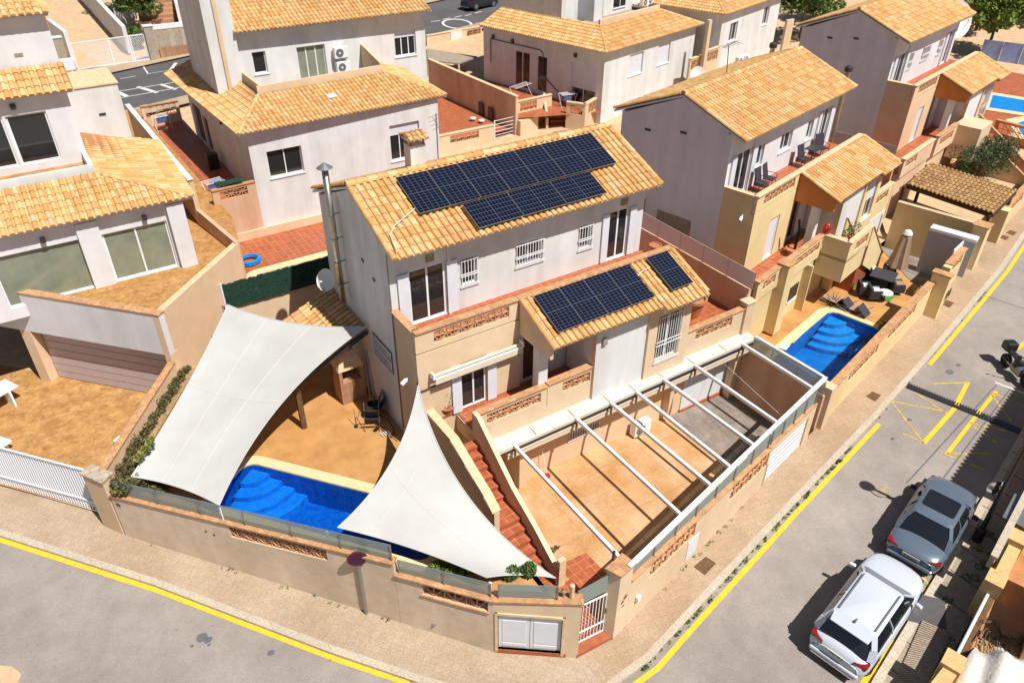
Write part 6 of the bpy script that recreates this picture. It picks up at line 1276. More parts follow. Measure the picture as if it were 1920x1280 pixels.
# furniture group on the green mat
gmp = [P(u, v, 1.03) for u, v in ((1578, 530), (1615, 505), (1693, 537), (1668, 566))]
mb = MB(); mb.quads([tuple(p) for p in gmp], [(0, 1, 2, 3)]); o = mb.build('turf_mat', 'matgreen'); tag(o, 'green artificial turf mat under the dark garden furniture', 'mat')
def cube_chair(u, v, label, s=.62, m='greyfab', grp='dark wicker cube armchairs'):
    c = P(u, v, 1.03); o = thing('armchair', label, 'armchair', (c.x, c.y, 1.03), R(20+40*rnd()), grp); MB().cbox((0, 0, .3), s, s, .36).build('base', m, o, bevel=.03); MB().cbox((0, s*.42, .5), s, .12, .4).build('backrest', m, o, bevel=.02)
    for x in (-s*.43, s*.43): MB().cbox((x, -.03, .42), .1, s*.8, .3).build('armrest', m, o, bevel=.02)
    MB().cbox((0, -.04, .5), s*.7, s*.62, .1).build('cushion', 'shutter' if rnd() > .6 else 'tan', o, bevel=.03)
for u, v, lab in ((1618, 552, 'cube armchair at the near left edge of the green mat'), (1636, 560, 'cube armchair at the near edge of the mat beside the round table'), (1678, 548, 'cube armchair at the right corner of the green mat'), (1632, 520, 'cube armchair at the back of the mat under the jutting box'), (1664, 522, 'cube armchair at the back of the mat left of the parasol')): cube_chair(u, v, lab)
c = P(1650, 538, 1.03); o = thing('garden_table', 'dark square table in the middle of the green mat furniture', 'table', (c.x, c.y, 1.03), R(20)); MB().cbox((0, 0, .7), 1.1, 1.1, .05).build('tabletop', 'greyfab', o); MB().cbox((0, 0, .34), .7, .7, .68).build('pedestal', 'greyfab', o)
c = P(1656, 563, 1.03); o = thing('side_table', 'small round white-topped table at the near edge of the green mat', 'table', (c.x, c.y, 1.03)); MB().lathe((0, 0, .42), [(0, 0), (.34, 0), (.34, .04), (0, .04)], 16).build('tabletop', 'whitepvc', o); MB().tube((0, 0, 0), (0, 0, .42), .04).build('leg', 'dark', o)
c = P(1592, 515, 1.03); o = thing('sofa', 'dark low sofa with a white cushion in the shade under the jutting box', 'sofa', (c.x, c.y, 1.03), R(10)); MB().cbox((0, 0, .25), 1.7, .75, .4).build('base', 'greyfab', o, bevel=.04); MB().cbox((0, .34, .55), 1.7, .14, .4).build('backrest', 'greyfab', o, bevel=.03); MB().cbox((.5, 0, .52), .45, .4, .16, .4).build('cushion', 'whitepvc', o, bevel=.05)
c = P(1674, 522, 1.03); o = thing('parasol', 'closed beige parasol standing at the far side of the green mat', 'parasol', (c.x, c.y, 1.03)); MB().tube((0, 0, 0), (0, 0, 2.6), .03).build('pole', 'dark', o); q = MB(); n = 14
pr_ = [(.05, 2.62), (.2, 2.35), (.3, 1.5), (.42, .75)]
q.quads([(r_*(1+.28*(i % 2))*math.cos(2*math.pi*i/n), r_*(1+.28*(i % 2))*math.sin(2*math.pi*i/n), z_) for r_, z_ in pr_ for i in range(n)], [(k*n+i, k*n+(i+1) % n, (k+1)*n+(i+1) % n, (k+1)*n+i) for k in range(3) for i in range(n)]); q.build('canopy', 'tan', o); MB().lathe((0, 0, 2.5), [(.24, 0), (.16, .16), (0, .24)], 12).build('top_vent', 'shutter', o)
MB().cbox((0, 0, .06), .6, .6, .12).build('base', 'concrete', o)
for u, v, lab in ((1589, 580, 'left of the two mesh-backed loungers by the pool edge'), (1617, 592, 'right of the two mesh-backed loungers by the pool edge')):
    c = P(u, v, 1.0); o = thing('sun_lounger', lab, 'lounger', (c.x, c.y, 1.0), R(12), 'mesh sun loungers by the rectangular pool'); MB().cbox((0, 0, .3), .6, .04, .62, 0, ('X', R(-50))).build('backrest', 'greyfab', o); MB().cbox((.1, .75, .2), .6, 1.0, .03).build('seat', 'tan', o)
    for x in (-.3, .3): MB().path([(x, -.28, .48), (x, .2, .02), (x, 1.2, .2)], .016, n=5).build('frame', 'greymetal', o)
c = P(1560, 572, 1.0); o = thing('aloe_plant', 'spiky aloe plant at the pool corner by the loungers', 'plant', (c.x, c.y, 1.0)); q = MB()
for k in range(22): a_ = rnd()*6.28; l_ = .3+.35*rnd(); q.tube((0, 0, 0), (l_*math.cos(a_), l_*math.sin(a_), .25+.4*rnd()), .035, .004, n=5)
q.build('leaves', 'leaf', o)
tag(MB().tube(P(1487, 643, 1.05), P(1515, 615, 1.05), .012).build('pool_pole', 'whitemetal'), 'thin white pole lying on the pale pool coping', 'pole')
q = thing('pool_ladder', 'small white pool net lying at the near pool corner', 'net', P(1470, 650, 1.05)); MB().cbox((0, 0, .03), .5, .35, .03, .3).build('net', 'whitemetal', q)
q = MB(); leaves(q, [(tuple(wp(2.0+s_*1.1, .55))+(1.15,), (.3, .25, .2)) for s_ in range(1, 8)], 0, .05)
for i, s_ in enumerate((6.2, 7.6)):
    c = wp(s_, .6); o = thing('shrub', '%s dark shrub in the wall shade between pool and street wall' % ('near', 'far')[i], 'shrub', (*c, 1.0), 0, 'wall shade shrubs'); mb = MB(); leaves(mb, [((0, 0, .35), (.45, .35, .35))], 500, .07); mb.build('foliage', 'leaf', o)
glass_run('tall smoked glass screens between the yellow and the far row house', tuple(f1(12.1, -4.7))[:2], tuple(f1(12.1, 4))[:2], 5.25, 5.25, .95, 7, m='greypanel', post='dark')
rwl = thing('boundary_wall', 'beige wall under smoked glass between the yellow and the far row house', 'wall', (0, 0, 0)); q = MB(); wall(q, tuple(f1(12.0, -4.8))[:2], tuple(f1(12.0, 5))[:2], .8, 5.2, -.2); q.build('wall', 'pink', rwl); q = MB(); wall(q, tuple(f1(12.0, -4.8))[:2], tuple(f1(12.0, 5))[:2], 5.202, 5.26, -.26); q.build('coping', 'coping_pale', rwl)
# antenna on the yellow house ridge
an = thing('tv_antenna', 'thin television antenna on the ridge of the yellow row house', 'antenna', f1(3.0, .9, 10.4)); MB().tube((0, 0, 0), (-.15, 0, 1.2), .02, n=5).build('mast', 'dark', an); q = MB()
q.bar((-.5, 0, 1.15), (.5, .1, 1.3), .02)
for k in range(6): x = -.45+.17*k; q.bar((x, -.25, 1.17+.02*k), (x, .25, 1.17+.02*k), .012)
q.build('aerial', 'dark', an)
an = thing('tv_antenna', 'bare thin antenna mast behind the ridge of the corner house, left of the lattice', 'antenna', (3.4, 3.4, 9.2)); MB().tube((0, 0, 0), (0, 0, 1.9), .02, n=5).build('mast', 'dark', an); q = MB()
for k in range(4): q.bar((-.3, .1*k-.2, 1.4+.12*k), (.3, .1*k-.2, 1.5+.12*k), .012)
q.bar((0, -.3, 1.4), (0, .3, 1.7), .015); q.build('aerial', 'greymetal', an)
for u, v, yy, lab in ((1562, 118, 2.0, 'dark metal flue behind the right end of the yellow house roof'), (1592, 195, -2.0, 'short dark flue at the right eave corner of the yellow house')):
    c = f1(9.6 if yy > 0 else 9.9, yy, 9.3 if yy < 0 else 9.8); o = thing('flue', lab, 'flue', (c.x, c.y, 5.0)); MB().tube((0, 0, 0), (0, 0, c.z-4.6), .13, n=10).build('pipe', 'steel', o); MB().lathe((0, 0, c.z-4.6), [(.2, 0), (.2, .2), (.1, .26), (0, .26)], 12).build('cowl', 'dark', o)
c = f2(8.7, 1.5, 9.6); 
dish(f2(9.9, -1.6, 8.6), R(-20), 1.15, 'very large white satellite dish behind the far row house', tilt=R(70), pole=4.0)
# far row house lot: parapets, tiled carport, olive, stairs
parapet(HF, (-4.9, -5.3), (-.4, -5.3), 3.2, 4.25, .16, lats=[(.4, 2.0, 3.68, 4.1)], m='peach', cop='coping_pale', rows=2); q = MB(); q.box(-4.9, -.15, -5.14, -2.3, .2, 3.4); q.build('wall', 'peach', HF); q = MB(); q.box(-4.85, -.16, -5.1, -2.3, 3.402, 3.45); q.build('terrace_floor', 'redtile', HF)
parapet(HF, (-.2, -5.4), (3.1, -5.4), 3.2, 4.35, .16, lats=[(.5, 2.7, 3.68, 4.15)], m='peach', cop='coping', rows=2)
q = MB(); q.box(3.1, 5.2, -6.7, -5.2, 2.3, 4.3); q.build('jutting_box', 'peach', HF)
stf = thing('outdoor_stairs', 'red outdoor steps with sloping orange-capped walls beside the olive tree', 'stairs', l2, R(13))
for k in range(11): MB().box(4.9, 6.2, -6.8-.26*k, -6.54-.26*k, -.2, 3.3-.25*k).build('step', 'stepface', stf)
for xx in (4.7, 6.3): 
    q = MB(); q.hexa([(xx, -9.6, -.2), (xx+.15, -9.6, -.2), (xx+.15, -5.6, -.2), (xx, -5.6, -.2)], [(xx, -9.6, 1.6), (xx+.15, -9.6, 1.6), (xx+.15, -5.6, 4.2), (xx, -5.6, 4.2)]); q.build('side_wall', 'peach', stf)
    q = MB(); q.hexa([(xx-.04, -9.6, 1.602), (xx+.19, -9.6, 1.602), (xx+.19, -5.6, 4.202), (xx-.04, -5.6, 4.202)], [(xx-.04, -9.6, 1.66), (xx+.19, -9.6, 1.66), (xx+.19, -5.6, 4.26), (xx-.04, -5.6, 4.26)]); q.build('coping', 'coping', stf)
tcp = thing('tiled_carport', 'brown tiled carport roof on dark timber posts beside the pavement', 'carport', (0, 0, 0)); cz = 4.0
cpts = [P(1702, 345, 3.9), P(1862, 400, 3.7), P(1906, 357, 4.1), P(1745, 305, 4.3)]
PALB = [(.36, .21, .085), (.42, .25, .10), (.31, .17, .07), (.46, .28, .13)]
rf = MB(); roof(rf, [cpts[1], cpts[0], cpts[3], cpts[2]][:4], pitch=.22, row=.35, pal=PALB); rf.build('roof', ['rooftile', 'brown'], tcp)
for p in cpts: MB().bar((p.x*.985+.3, p.y+.05, .9), (p.x*.985+.3, p.y+.05, p.z-.12), .14).build('post', 'wood', tcp)
for a_, b_ in ((0, 1), (1, 2), (2, 3), (3, 0)): MB().bar(cpts[a_]-Vector((0, 0, .16)), cpts[b_]-Vector((0, 0, .16)), .1, .16).build('beam', 'wood', tcp)
lot = MB(); lot.sheet([[wp(16.6, .2), wp(40, .2), tuple(f2(14, -3))[:2], tuple(f2(-4.9, -5))[:2], tuple(e0)[:2]]], lambda x, y: gz(x, y)+.03); struct(lot, 'far_lot_floor', 'sand')
nw3 = thing('garden_wall', 'peach street wall with lattices beyond the tiled carport', 'wall', (0, 0, 0), 0, 'street walls of the row houses'); sw_seg(nw3, 20.0, 34.0, 3.2, 3.9, [(1.5, 3.6, .62, .1), (5.0, 7.2, .62, .1), (9, 12, .62, .1)], m='peach')
q = MB(); q.prism([wp(19.4, -.3), wp(20.0, -.3), wp(20.0, .3), wp(19.4, .3)], .9, 3.5); q.build('pier', 'yellow_wall', nw3)
def tree(name, label, loc, h, r, n, m='leaf', size=.16, clumps=16, grp=None, flat=.8, tr=.16):
    o = thing(name, label, 'tree', loc, 0, grp); cl = []
    for k in range(clumps):
        a_ = rnd()*6.283; q_ = rnd()**.5*r*.72; cl.append(((q_*math.cos(a_), q_*math.sin(a_), h*.62+(rnd()-.35)*r*flat), (r*(.22+.25*rnd()),)*2+(r*(.18+.2*rnd()),)))
    mb = MB(); leaves(mb, cl, n, size); mb.build('crown', m, o)
    q = MB(); q.tube((0, 0, 0), (.05, .05, h*.45), tr, tr*.6, n=8)
    for c_, _ in cl[:7]: q.tube((.05, .05, h*.4), c_, tr*.4, tr*.12, n=5)
    q.build('trunk', 'bark', o); return o
oc = P(1843, 303, 3.3); tree('olive_tree', 'rounded grey-green olive tree behind the tiled carport', (oc.x, oc.y, 1.9), 2.3, 1.9, 6500, 'olive', .075, 26)
# pools and terrace beyond the far row house
fd = MB(); fd.sheet([[tuple(f2(9.6, -6))[:2], tuple(f2(26, -9))[:2], tuple(f2(26, 6))[:2], tuple(f2(9.6, 3))[:2]]], lambda x, y: gz(x, y)+.05); struct(fd, 'far_terrace', 'redtile')
for poly, lab in ((PD, 'blue pool strip beyond the far row house, upper of the two at the right edge'), (PE, 'corner of a blue pool at the right edge below the other far pool')):
    p = thing('far_pool', lab, 'swimming pool', (0, 0, 0), 0, 'far pools at the right edge'); mb = MB(); mb.sheet([poly], lambda x, y: gz(x, y)+.1); mb.build('water', 'poolblue2', p); mb = MB(); mb.sheet([grow(poly, .9)], lambda x, y: gz(x, y)+.08); mb.build('coping', 'poolcoping', p)
fw_ = thing('far_wall', 'beige terrace wall under the blue tinted screens, top right', 'wall', (0, 0, 0)); a_, b_ = P(1800, 92, 3.2), P(1960, 112, 3.2); q = MB(); wall(q, a_[:2], b_[:2], 1, 3.3, .3); q.build('wall', 'beige', fw_)
glass_run('bright blue tinted glass screens at the top right', tuple(P(1838, 98, 4))[:2], tuple(P(1990, 118, 4))[:2], 3.32, 3.32, 1.7, 4, m='screenblue', post='whitemetal')
fl_ = thing('lattice_wall', 'white lattice-topped orange wall at the right edge below the far pools', 'wall', (0, 0, 0)); a_, b_ = P(1868, 226, 3.8), P(1965, 250, 3.8); seg_wall(fl_, a_[:2], b_[:2], .2, 3.8, 3.8, [(.2, (Vector(b_[:2])-Vector(a_[:2])).length-.2, .8, .1)], m='orange_wall', cop='coping', rows=2, cell=.35)
for u, v, h_, r_, n_, lab in ((1505, 45, 5.5, 3.4, 4200, 'dark bushy tree behind the ridge of the far row house'), (1550, 20, 5.5, 3.0, 3200, 'dark tree right of the bushy one, touching the top edge'), (1860, 70, 5.0, 3.2, 4200, 'bright green tree left of the slatted facade, top right'), (1835, 40, 5.0, 2.6, 2600, 'smaller green tree behind the bright one, top right')):
    c = P(u, v, 5.0); tree('tree', lab, (c.x, c.y, gz(c.x, c.y)), h_, r_, n_, 'leafbright' if u > 1700 else 'leaf', .2, 18, 'trees beyond the far row house')
mb_ = thing('modern_house', 'dark slatted modern facade with salmon panel in the top right corner', 'house', P(1880, 20, 4)); 
a_, b_ = P(1815, 8, 5), P(1990, 40, 5); q = MB(); wall(q, Vector((a_.x, a_.y))-Vector(mb_.location[:2]), Vector((b_.x, b_.y))-Vector(mb_.location[:2]), -2, 8, .6); q.build('facade', 'greymetal', mb_)
dvx = (Vector(b_[:2])-Vector(a_[:2])).normalized(); q = MB(); wall(q, Vector(a_[:2])+dvx*2.2-Vector(mb_.location[:2])-Vector((0, .2)), Vector(a_[:2])+dvx*4.4-Vector(mb_.location[:2])-Vector((0, .2)), -2, 8, .15); q.build('panel', 'pink', mb_)
for k in range(8):
    q = MB(); z_ = -.6+.42*k-4; wall(q, Vector(a_[:2])+dvx*4.6-Vector(mb_.location[:2])-Vector((0, .35)), Vector(a_[:2])+dvx*13-Vector(mb_.location[:2])-Vector((0, .35)), z_+3, z_+3.16, .1); q.build('slat', 'concrete', mb_)

# ================================================================== NEAR STREET, RIGHT SIDE
K2 = [(1.0, -18.1), (5.62, -16.82), (8.4, -16.18), (14.5, -14.77), (26, -12.0), (60, -3.5)]
kb = MB(); KO2 = off(K2, -.25)
for i in range(len(K2)-1):
    a, b, c, d = K2[i], K2[i+1], KO2[i+1], KO2[i]; kb.hexa([(p[0], p[1], gz(*p)-.3) for p in (a, d, c, b)], [(p[0], p[1], gz(*p)+.004) for p in (a, d, c, b)])
struct(kb, 'kerb', 'kerb')
fs = off(K2, -1.35); pv = MB()
for i in range(len(K2)-1): pv.sheet([[KO2[i], fs[i], fs[i+1], KO2[i+1]]], lambda x, y: gz(x, y))
struct(pv, 'pavement', 'concrete')
q = MB()
for k in range(26):
    t = k/25; x = 2+28*t; y = -17.75+.25*(x-2)-.02; q.bar((x+.12, y-.2, gz(x, y)+.002), (x-.15+.35, y-1.25, gz(x, y)-.03), .02, .012)
struct(q, 'pavement_joint', 'dark')
# asphalt ramp and ribbed concrete slab between kerb and wall
rp = MB(); rp.sheet([[tuple(G(u, v, .02))[:2] for u, v in ((1722, 1112), (1772, 1124), (1775, 1180), (1700, 1162))]], lambda x, y: gz(x, y)+.012); struct(rp, 'asphalt_ramp', 'road2')
rs = thing('ribbed_ramp', 'dark ribbed concrete slab between the pale kerb and the clay plot wall', 'ramp', (0, 0, 0)); qs = [G(u, v, .03) for u, v in ((1728, 1165), (1782, 1188), (1735, 1290), (1672, 1290))]
mb = MB(); mb.quads([tuple(p+Vector((0, 0, .02))) for p in qs], [(3, 2, 1, 0)]); mb.build('slab', 'brown', rs)
q = MB()
for k in range(34):
    t = k/33; a_ = qs[0].lerp(qs[3], t); b_ = qs[1].lerp(qs[2], t); q.bar(a_+Vector((0, 0, .03)), b_+Vector((0, 0, .03)), .05, .03)
q.build('rib', 'concrete', rs)
# wall of the clay plot
cwt = thing('plot_wall', 'yellow-brown plot wall with stepped pier tops along the parked cars', 'wall', (0, 0, 0))
cy = mat('cream_wall_top', (.60, .42, .19), var=.1, scale=5, bump=.3)
WA0, WA1, WB0, WB1 = G(1690, 1350, 1.5), G(1776, 1240, 1.5), G(1857, 1086, 1.5), G(1925, 955, 1.5)
far_ = WB1+(WB1-WB0)*2.5
for a, b in ((WA1, WA0), (far_, WB0)):
    q = MB(); wall(q, a, b, lambda x, y: gz(x, y)-.3, gz(a.x, a.y)+1.5, .34, (), gz(b.x, b.y)+1.5); q.build('wall', cy, cwt)
for p, h_ in ((WA1, 1.62), (WB0, 1.62), (WB0.lerp(WB1, .55), 1.7)): MB().cbox((p[0]+.1, p[1]-.1, gz(p.x, p.y)+h_/2-.2), .6, .5, h_+.4, R(14)).build('pier', cy, cwt)
ra, rb = G(1786, 1246, 1.1), G(1853, 1112, 1.1); q = MB(); wall(q, rb, ra, lambda x, y: gz(x, y)-.3, gz(rb.x, rb.y)+1.1, .2, (), gz(ra.x, ra.y)+1.1); q.build('retaining_wall', 'brown', cwt)
cg = MB(); cg.sheet([[(WA0.x-.3, WA0.y-.1), (WA1.x, WA1.y-.1), (ra.x, ra.y-.05), (rb.x, rb.y-.05), (WB0.x, WB0.y-.1), (far_.x, far_.y-.1), (60, -30), (2, -40)]], lambda x, y: gz(x, y)+1.08); struct(cg, 'clay_plot', 'orange_ground')
oh = thing('neighbour_house', 'cream house standing on the clay plot just beyond the right edge', 'house', (15.9, -17.6, 0), R(14))
q = MB(); wall(q, (8.5, 0), (0, 0), .5, 6.6, .25, [(2, 3.4, 3.6, 5.2), (5.5, 6.9, 3.6, 5.2)]); wall(q, (0, -.26), (0, -7), .5, 6.6, .25); wall(q, (8.5, -7), (8.5, -.26), .5, 6.6, .25); wall(q, (0, -7), (8.5, -7), .5, 6.6, .25) ; q.build('wall', 'beige', oh)
q = MB(); roof(q, [(8.8, .4, 6.6), (-.3, .4, 6.6), (-.3, -3.5, 7.9), (8.8, -3.5, 7.9)]); roof(q, [(-.3, -7.4, 6.6), (8.8, -7.4, 6.6), (8.8, -3.5, 7.9), (-.3, -3.5, 7.9)]); q.build('roof', ['rooftile', 'beige'], oh)
tag(MB().tube(G(1852, 1114, 1.16), G(1785, 1245, 1.16), .045).build('white_pipe', 'whitemetal'), 'long white pipe lying along the edge of the clay plot', 'pipe')
q = MB(); n = 16; c = G(1885, 1262, 1.5); pts = []
for j in range(n+1):
    for i in range(n+1):
        u, v = i/n-.5, j/n-.5; pts.append((c.x+u*2.2-.4*v, c.y+v*1.7+.3*u, c.z-.45+.7*math.exp(-5*(u*u+v*v))+.14*math.sin(9*u+4*v)+.1*math.sin(17*v-5*u)+.05*rnd()))
q.quads(pts, [(j*(n+1)+i, j*(n+1)+i+1, (j+1)*(n+1)+i+1, (j+1)*(n+1)+i) for j in range(n) for i in range(n)]); tag(q.build('tarpaulin', 'tarp', smooth=True), 'crumpled white tarpaulin heap in the bottom right corner', 'tarpaulin')
q = MB(); 
for k in range(260): c = G(1840+rnd()*70, 1185+rnd()*50, 1.12); q.cbox((c.x, c.y, c.z), .05+.08*rnd(), .04+.05*rnd(), .05, rnd()*3)
o = q.build('rubble', 'dirt'); o['kind'] = 'stuff'; tag(o, 'scattered rubble and dry twigs beside the white tarpaulin', 'rubble')
q = MB(); p_ = G(1875, 1195, 1.12)
for k in range(26): a_ = rnd()*6.28; q.path([(p_.x, p_.y, p_.z+.1), (p_.x+.4*math.cos(a_), p_.y+.4*math.sin(a_), p_.z+.1+.15*rnd()), (p_.x+.9*math.cos(a_+.5), p_.y+.6*math.sin(a_+.5), p_.z+.05)], .01, n=4)
tag(q.build('dead_branches', 'bark'), 'dry dead branches on the clay plot above the tarpaulin', 'branches')
sl2 = thing('stone_block_wall', 'grey-brown wall block cut by the right edge beside the tarpaulin', 'wall', G(1935, 1195, 1.0)); MB().cbox((.25, 0, .9), .5, 2.6, 1.6, R(-72)).build('wall', cy, sl2)
dm = thing('metal_grating', 'slatted metal panel behind the pink sign, at the right edge', 'panel', G(1915, 1000, 1.2)); MB().cbox((.4, .3, .45), 1.4, .9, .05, R(14)).build('panel', 'greymetal', dm)
rl = thing('handrail', 'pale concrete rail along the plot wall above the parked silver car', 'rail', (0, 0, 0)); a_, b_ = G(1863, 1045, 1.75), G(1925, 925, 1.75); MB().bar(a_, b_, .2, .12).build('rail', 'kerb', rl)
for t in (.1, .5, .9): p_ = a_.lerp(b_, t); MB().bar((p_.x, p_.y, p_.z-.7), p_, .14).build('post', 'kerb', rl)
# lamp post and signs
lp = thing('lamp_post', 'black lamp post with a clamped round sign, rising beside the parked silver car', 'lamp post', (12.9, -15.62, gz(12.9, -15.62))); MB().tube((0, 0, 0), (0, 0, 5.9), .085, .06, n=12).build('pole', 'black', lp); MB().lathe((0, 0, 0), [(.16, 0), (.16, .5), (.09, .6), (0, .6)], 12).build('base', 'black', lp)
MB().lathe((0, 0, 5.85), [(.06, 0), (.2, .1), (.24, .3), (.1, .42), (0, .42)], 14).build('lamp_head', 'black', lp)
o = thing('round_sign', 'round pale pink road sign seen edge-on, clamped to the black lamp post', 'sign', (12.86, -15.52, gz(12.9, -15.62)+2.25)); MB().tube((.02, .06, 0), (.03, .075, 0), .3, n=24).build('disc', 'chrome', o)
MB().tube((.0305, .0755, 0), (.034, .08, 0), .3, n=24).build('face', 'tarp', o)
for z_ in (-.18, .18): MB().bar((-.06, .0, z_), (.1, -.08, z_), .03).build('bracket', 'chrome', o)
ns = thing('no_parking_sign', 'dark red no-parking sign on a grey pole in front of the stained pool wall', 'sign', (-5.23, -6.88, -.06)); MB().tube((0, 0, 0), (0, 0, 2.9), .055, n=12).build('pole', 'greymetal', ns)
dz = Vector((-.35, -.93, 0)).normalized()
MB().tube(Vector((0, 0, 2.6))+dz*.06, Vector((0, 0, 2.6))+dz*.075, .3, n=28).build('disc', 'signback', ns); MB().tube(Vector((0, 0, 2.6))+dz*.076, Vector((0, 0, 2.6))+dz*.082, .24, n=28).build('face', mat('sign_face_dark', (.05, .012, .035), var=0), ns)
# ------------------------------------------------------------------ cars
def loft(mb, secs, close_ends=True):
    n = len(secs[0]); pts = [p for s_ in secs for p in s_]
    fs = [(k*n+i, k*n+i+1, (k+1)*n+i+1, (k+1)*n+i) for k in range(len(secs)-1) for i in range(n-1)]
    if close_ends: fs += [tuple(range(n)), tuple(reversed(range((len(secs)-1)*n, len(secs)*n)))]
    mb.quads(pts, fs); return mb
def car(name, label, loc, rz, paint, L, W, H, kind, slope=(0, 0), plate=None):
    o = thing(name, label, 'car', loc, rz); o.rotation_euler = (slope[0], slope[1], rz); hl, hw = L/2, W/2
    suv = kind == 'suv'; hb = .98 if suv else .88; hood = .98 if suv else .84
    # body stations along y (rear negative): (y, half width, top height, lower z)
    st = [(-hl, .74, hb-.25 if suv else .72, .42), (-hl+.07, .86, hb-.1, .3), (-hl+.32, .95, hb, .22), (-hl+.9, 1.0, hb+.02, .2), (-.3, 1.0, hb, .2), (hl-1.45, 1.0, hb-.02, .2), (hl-.95, .985, hood-.02, .2), (hl-.45, .93, hood-.12, .22), (hl-.14, .82, hood-.24, .28), (hl, .62, hood-.38, .38)]
    secs = []
    for y, w_, zt, zb in st:
        w2 = hw*w_; cr = .04
        secs.append([(-w2*.92, y, zb), (-w2*.99, y, zb+.12), (-w2, y, (zb+zt)*.5), (-w2*.97, y, zt-.14), (-w2*.88, y, zt-.03), (-w2*.5, y, zt+cr*.6), (0, y, zt+cr), (w2*.5, y, zt+cr*.6), (w2*.88, y, zt-.03), (w2*.97, y, zt-.14), (w2, y, (zb+zt)*.5), (w2*.99, y, zb+.12), (w2*.92, y, zb)])
    b = MB(); loft(b, secs); bo = b.build('body', paint, o, smooth=True); sb = bo.modifiers.new('s', 'SUBSURF'); sb.levels = sb.render_levels = 2
    # greenhouse: glass shell then painted roof and pillars
    yr, yf_ = (-hl+.22, hl-1.15) if suv else (-hl+.62, hl-1.25); rr, rf_ = (-hl+.62, .28) if suv else (-hl+1.2, .38)
    base = hw*.9; topw = hw*.66; zb = hb-.03; zt = H-.04
    gl = MB(); secs = []
    def ring(y, w_, z): return [(-w_, y, z), (-w_*.5, y, z), (0, y, z), (w_*.5, y, z), (w_, y, z)]
    nL = 8
    def outline(wd, y0, y1, z, r):   # rounded rectangle loop
        out = []
        for cx, cy, a0 in ((wd-r, y0+r, -math.pi/2), (wd-r, y1-r, 0), (-wd+r, y1-r, math.pi/2), (-wd+r, y0+r, math.pi)):
            for k in range(5): a = a0+math.pi/2*k/4; out.append((cx+r*math.cos(a), cy+r*math.sin(a)*.9, z))
        return out
    lo, up = outline(base, yr, yf_, zb, .22), outline(topw, rr, rf_, zt, .16); n = len(lo)
    mid = [tuple((Vector(a)*.5+Vector(c)*.5)+Vector((.045*(1 if a[0] > 0 else -1), 0, .0))) for a, c in zip(lo, up)]
    gl.quads(lo+mid+up, [(i, (i+1) % n, n+(i+1) % n, n+i) for i in range(n)]+[(n+i, n+(i+1) % n, 2*n+(i+1) % n, 2*n+i) for i in range(n)]); gl.build('window_glass', 'carglass', o, smooth=True)
    rf = MB(); up2 = outline(topw+.03, rr-.05, rf_+.05, zt-.012, .17); up3 = outline(topw*.9, rr+.1, rf_-.1, zt+.045, .15); rf.quads(up2+up3, [(i, (i+1) % n, n+(i+1) % n, n+i) for i in range(n)]+[tuple(range(n, 2*n))]); rf.build('roof', paint, o, smooth=True)
    for sx in (-1, 1):
        for (a, c, w_) in (((sx*(base-.05), yf_-.02, zb), (sx*(topw-.02), rf_, zt+.005), .09), ((sx*(base-.04), yr+.08, zb), (sx*(topw-.03), rr+.02, zt+.005), .2 if suv else .14), ((sx*(base+.0), (yr+yf_)/2-.15, zb), (sx*(topw+.015), (rr+rf_)/2-.1, zt), .05)):
            a, c = Vector(a), Vector(c); m_ = (a+c)/2+Vector((sx*.05, 0, .012)); pl = MB(); pl.bar(a, m_, w_, .035); pl.bar(m_, c, w_*.8, .035); pl.build('window_pillar', paint, o)
    if suv:
        for sx in (-1, 1): MB().bar((sx*topw*.86, rr+.15, zt+.075), (sx*topw*.88, rf_-.15, zt+.07), .04, .03).build('roof_rail', 'greymetal', o)
        q = MB(); q.quads([(-topw*.95, rr-.02, zt+.01), (topw*.95, rr-.02, zt+.01), (topw*.9, rr-.3, zt-.05), (-topw*.9, rr-.3, zt-.05), (-topw*.95, rr-.02, zt+.05), (topw*.95, rr-.02, zt+.05), (topw*.9, rr-.3, zt-.02), (-topw*.9, rr-.3, zt-.02)], [(0, 1, 2, 3), (4, 5, 6, 7), (2, 3, 7, 6), (0, 3, 7, 4), (1, 2, 6, 5)]); q.build('spoiler', paint, o)
        q = MB(); q.hexa([(-.02, rr+.02, zt+.05), (.02, rr+.02, zt+.05), (.02, rr+.2, zt+.05), (-.02, rr+.2, zt+.05)], [(-.008, rr+.0, zt+.16), (.008, rr+.0, zt+.16), (.008, rr+.06, zt+.14), (-.008, rr+.06, zt+.14)]); q.build('fin_antenna', 'greymetal', o)
    else:
        q = MB(); s_ = outline(topw*.84, rr+.36, rf_-.1, zt+.05, .1); q.quads(s_, [tuple(range(n))]); q.build('glass_roof', 'carglass', o)
    for sx in (-1, 1):
        for y in (-hl+.82, hl-.88):
            w_ = MB(); w_.lathe((0, 0, 0), [(.33, -.11), (.33, .11), (.27, .12), (.0, .12)], 24) if False else None
            tq = MB(); x = sx*(hw-.1); tq.tube((x-.1*sx, y, .33), (x+.085*sx, y, .33), .33, n=26); tw_ = tq.build('wheel', 'tyre', o); rq = MB(); rq.tube((x+.086*sx, y, .33), (x+.095*sx, y, .33), .22, n=20); rq.build('rim', 'chrome', tw_)
            aq = MB(); aq.tube((x-.02*sx, y, .36), (x+.075*sx, y, .36), .385, n=26); aq.build('wheel_arch', 'black', o)
        mq = MB(); mq.cbox((sx*(hw+.09), yf_-.35, zb+.06), .2, .12, .14, sx*-.2); mo = mq.build('wing_mirror', paint if suv else 'black', o, bevel=.03)
        tl = MB(); y0 = -hl+.13
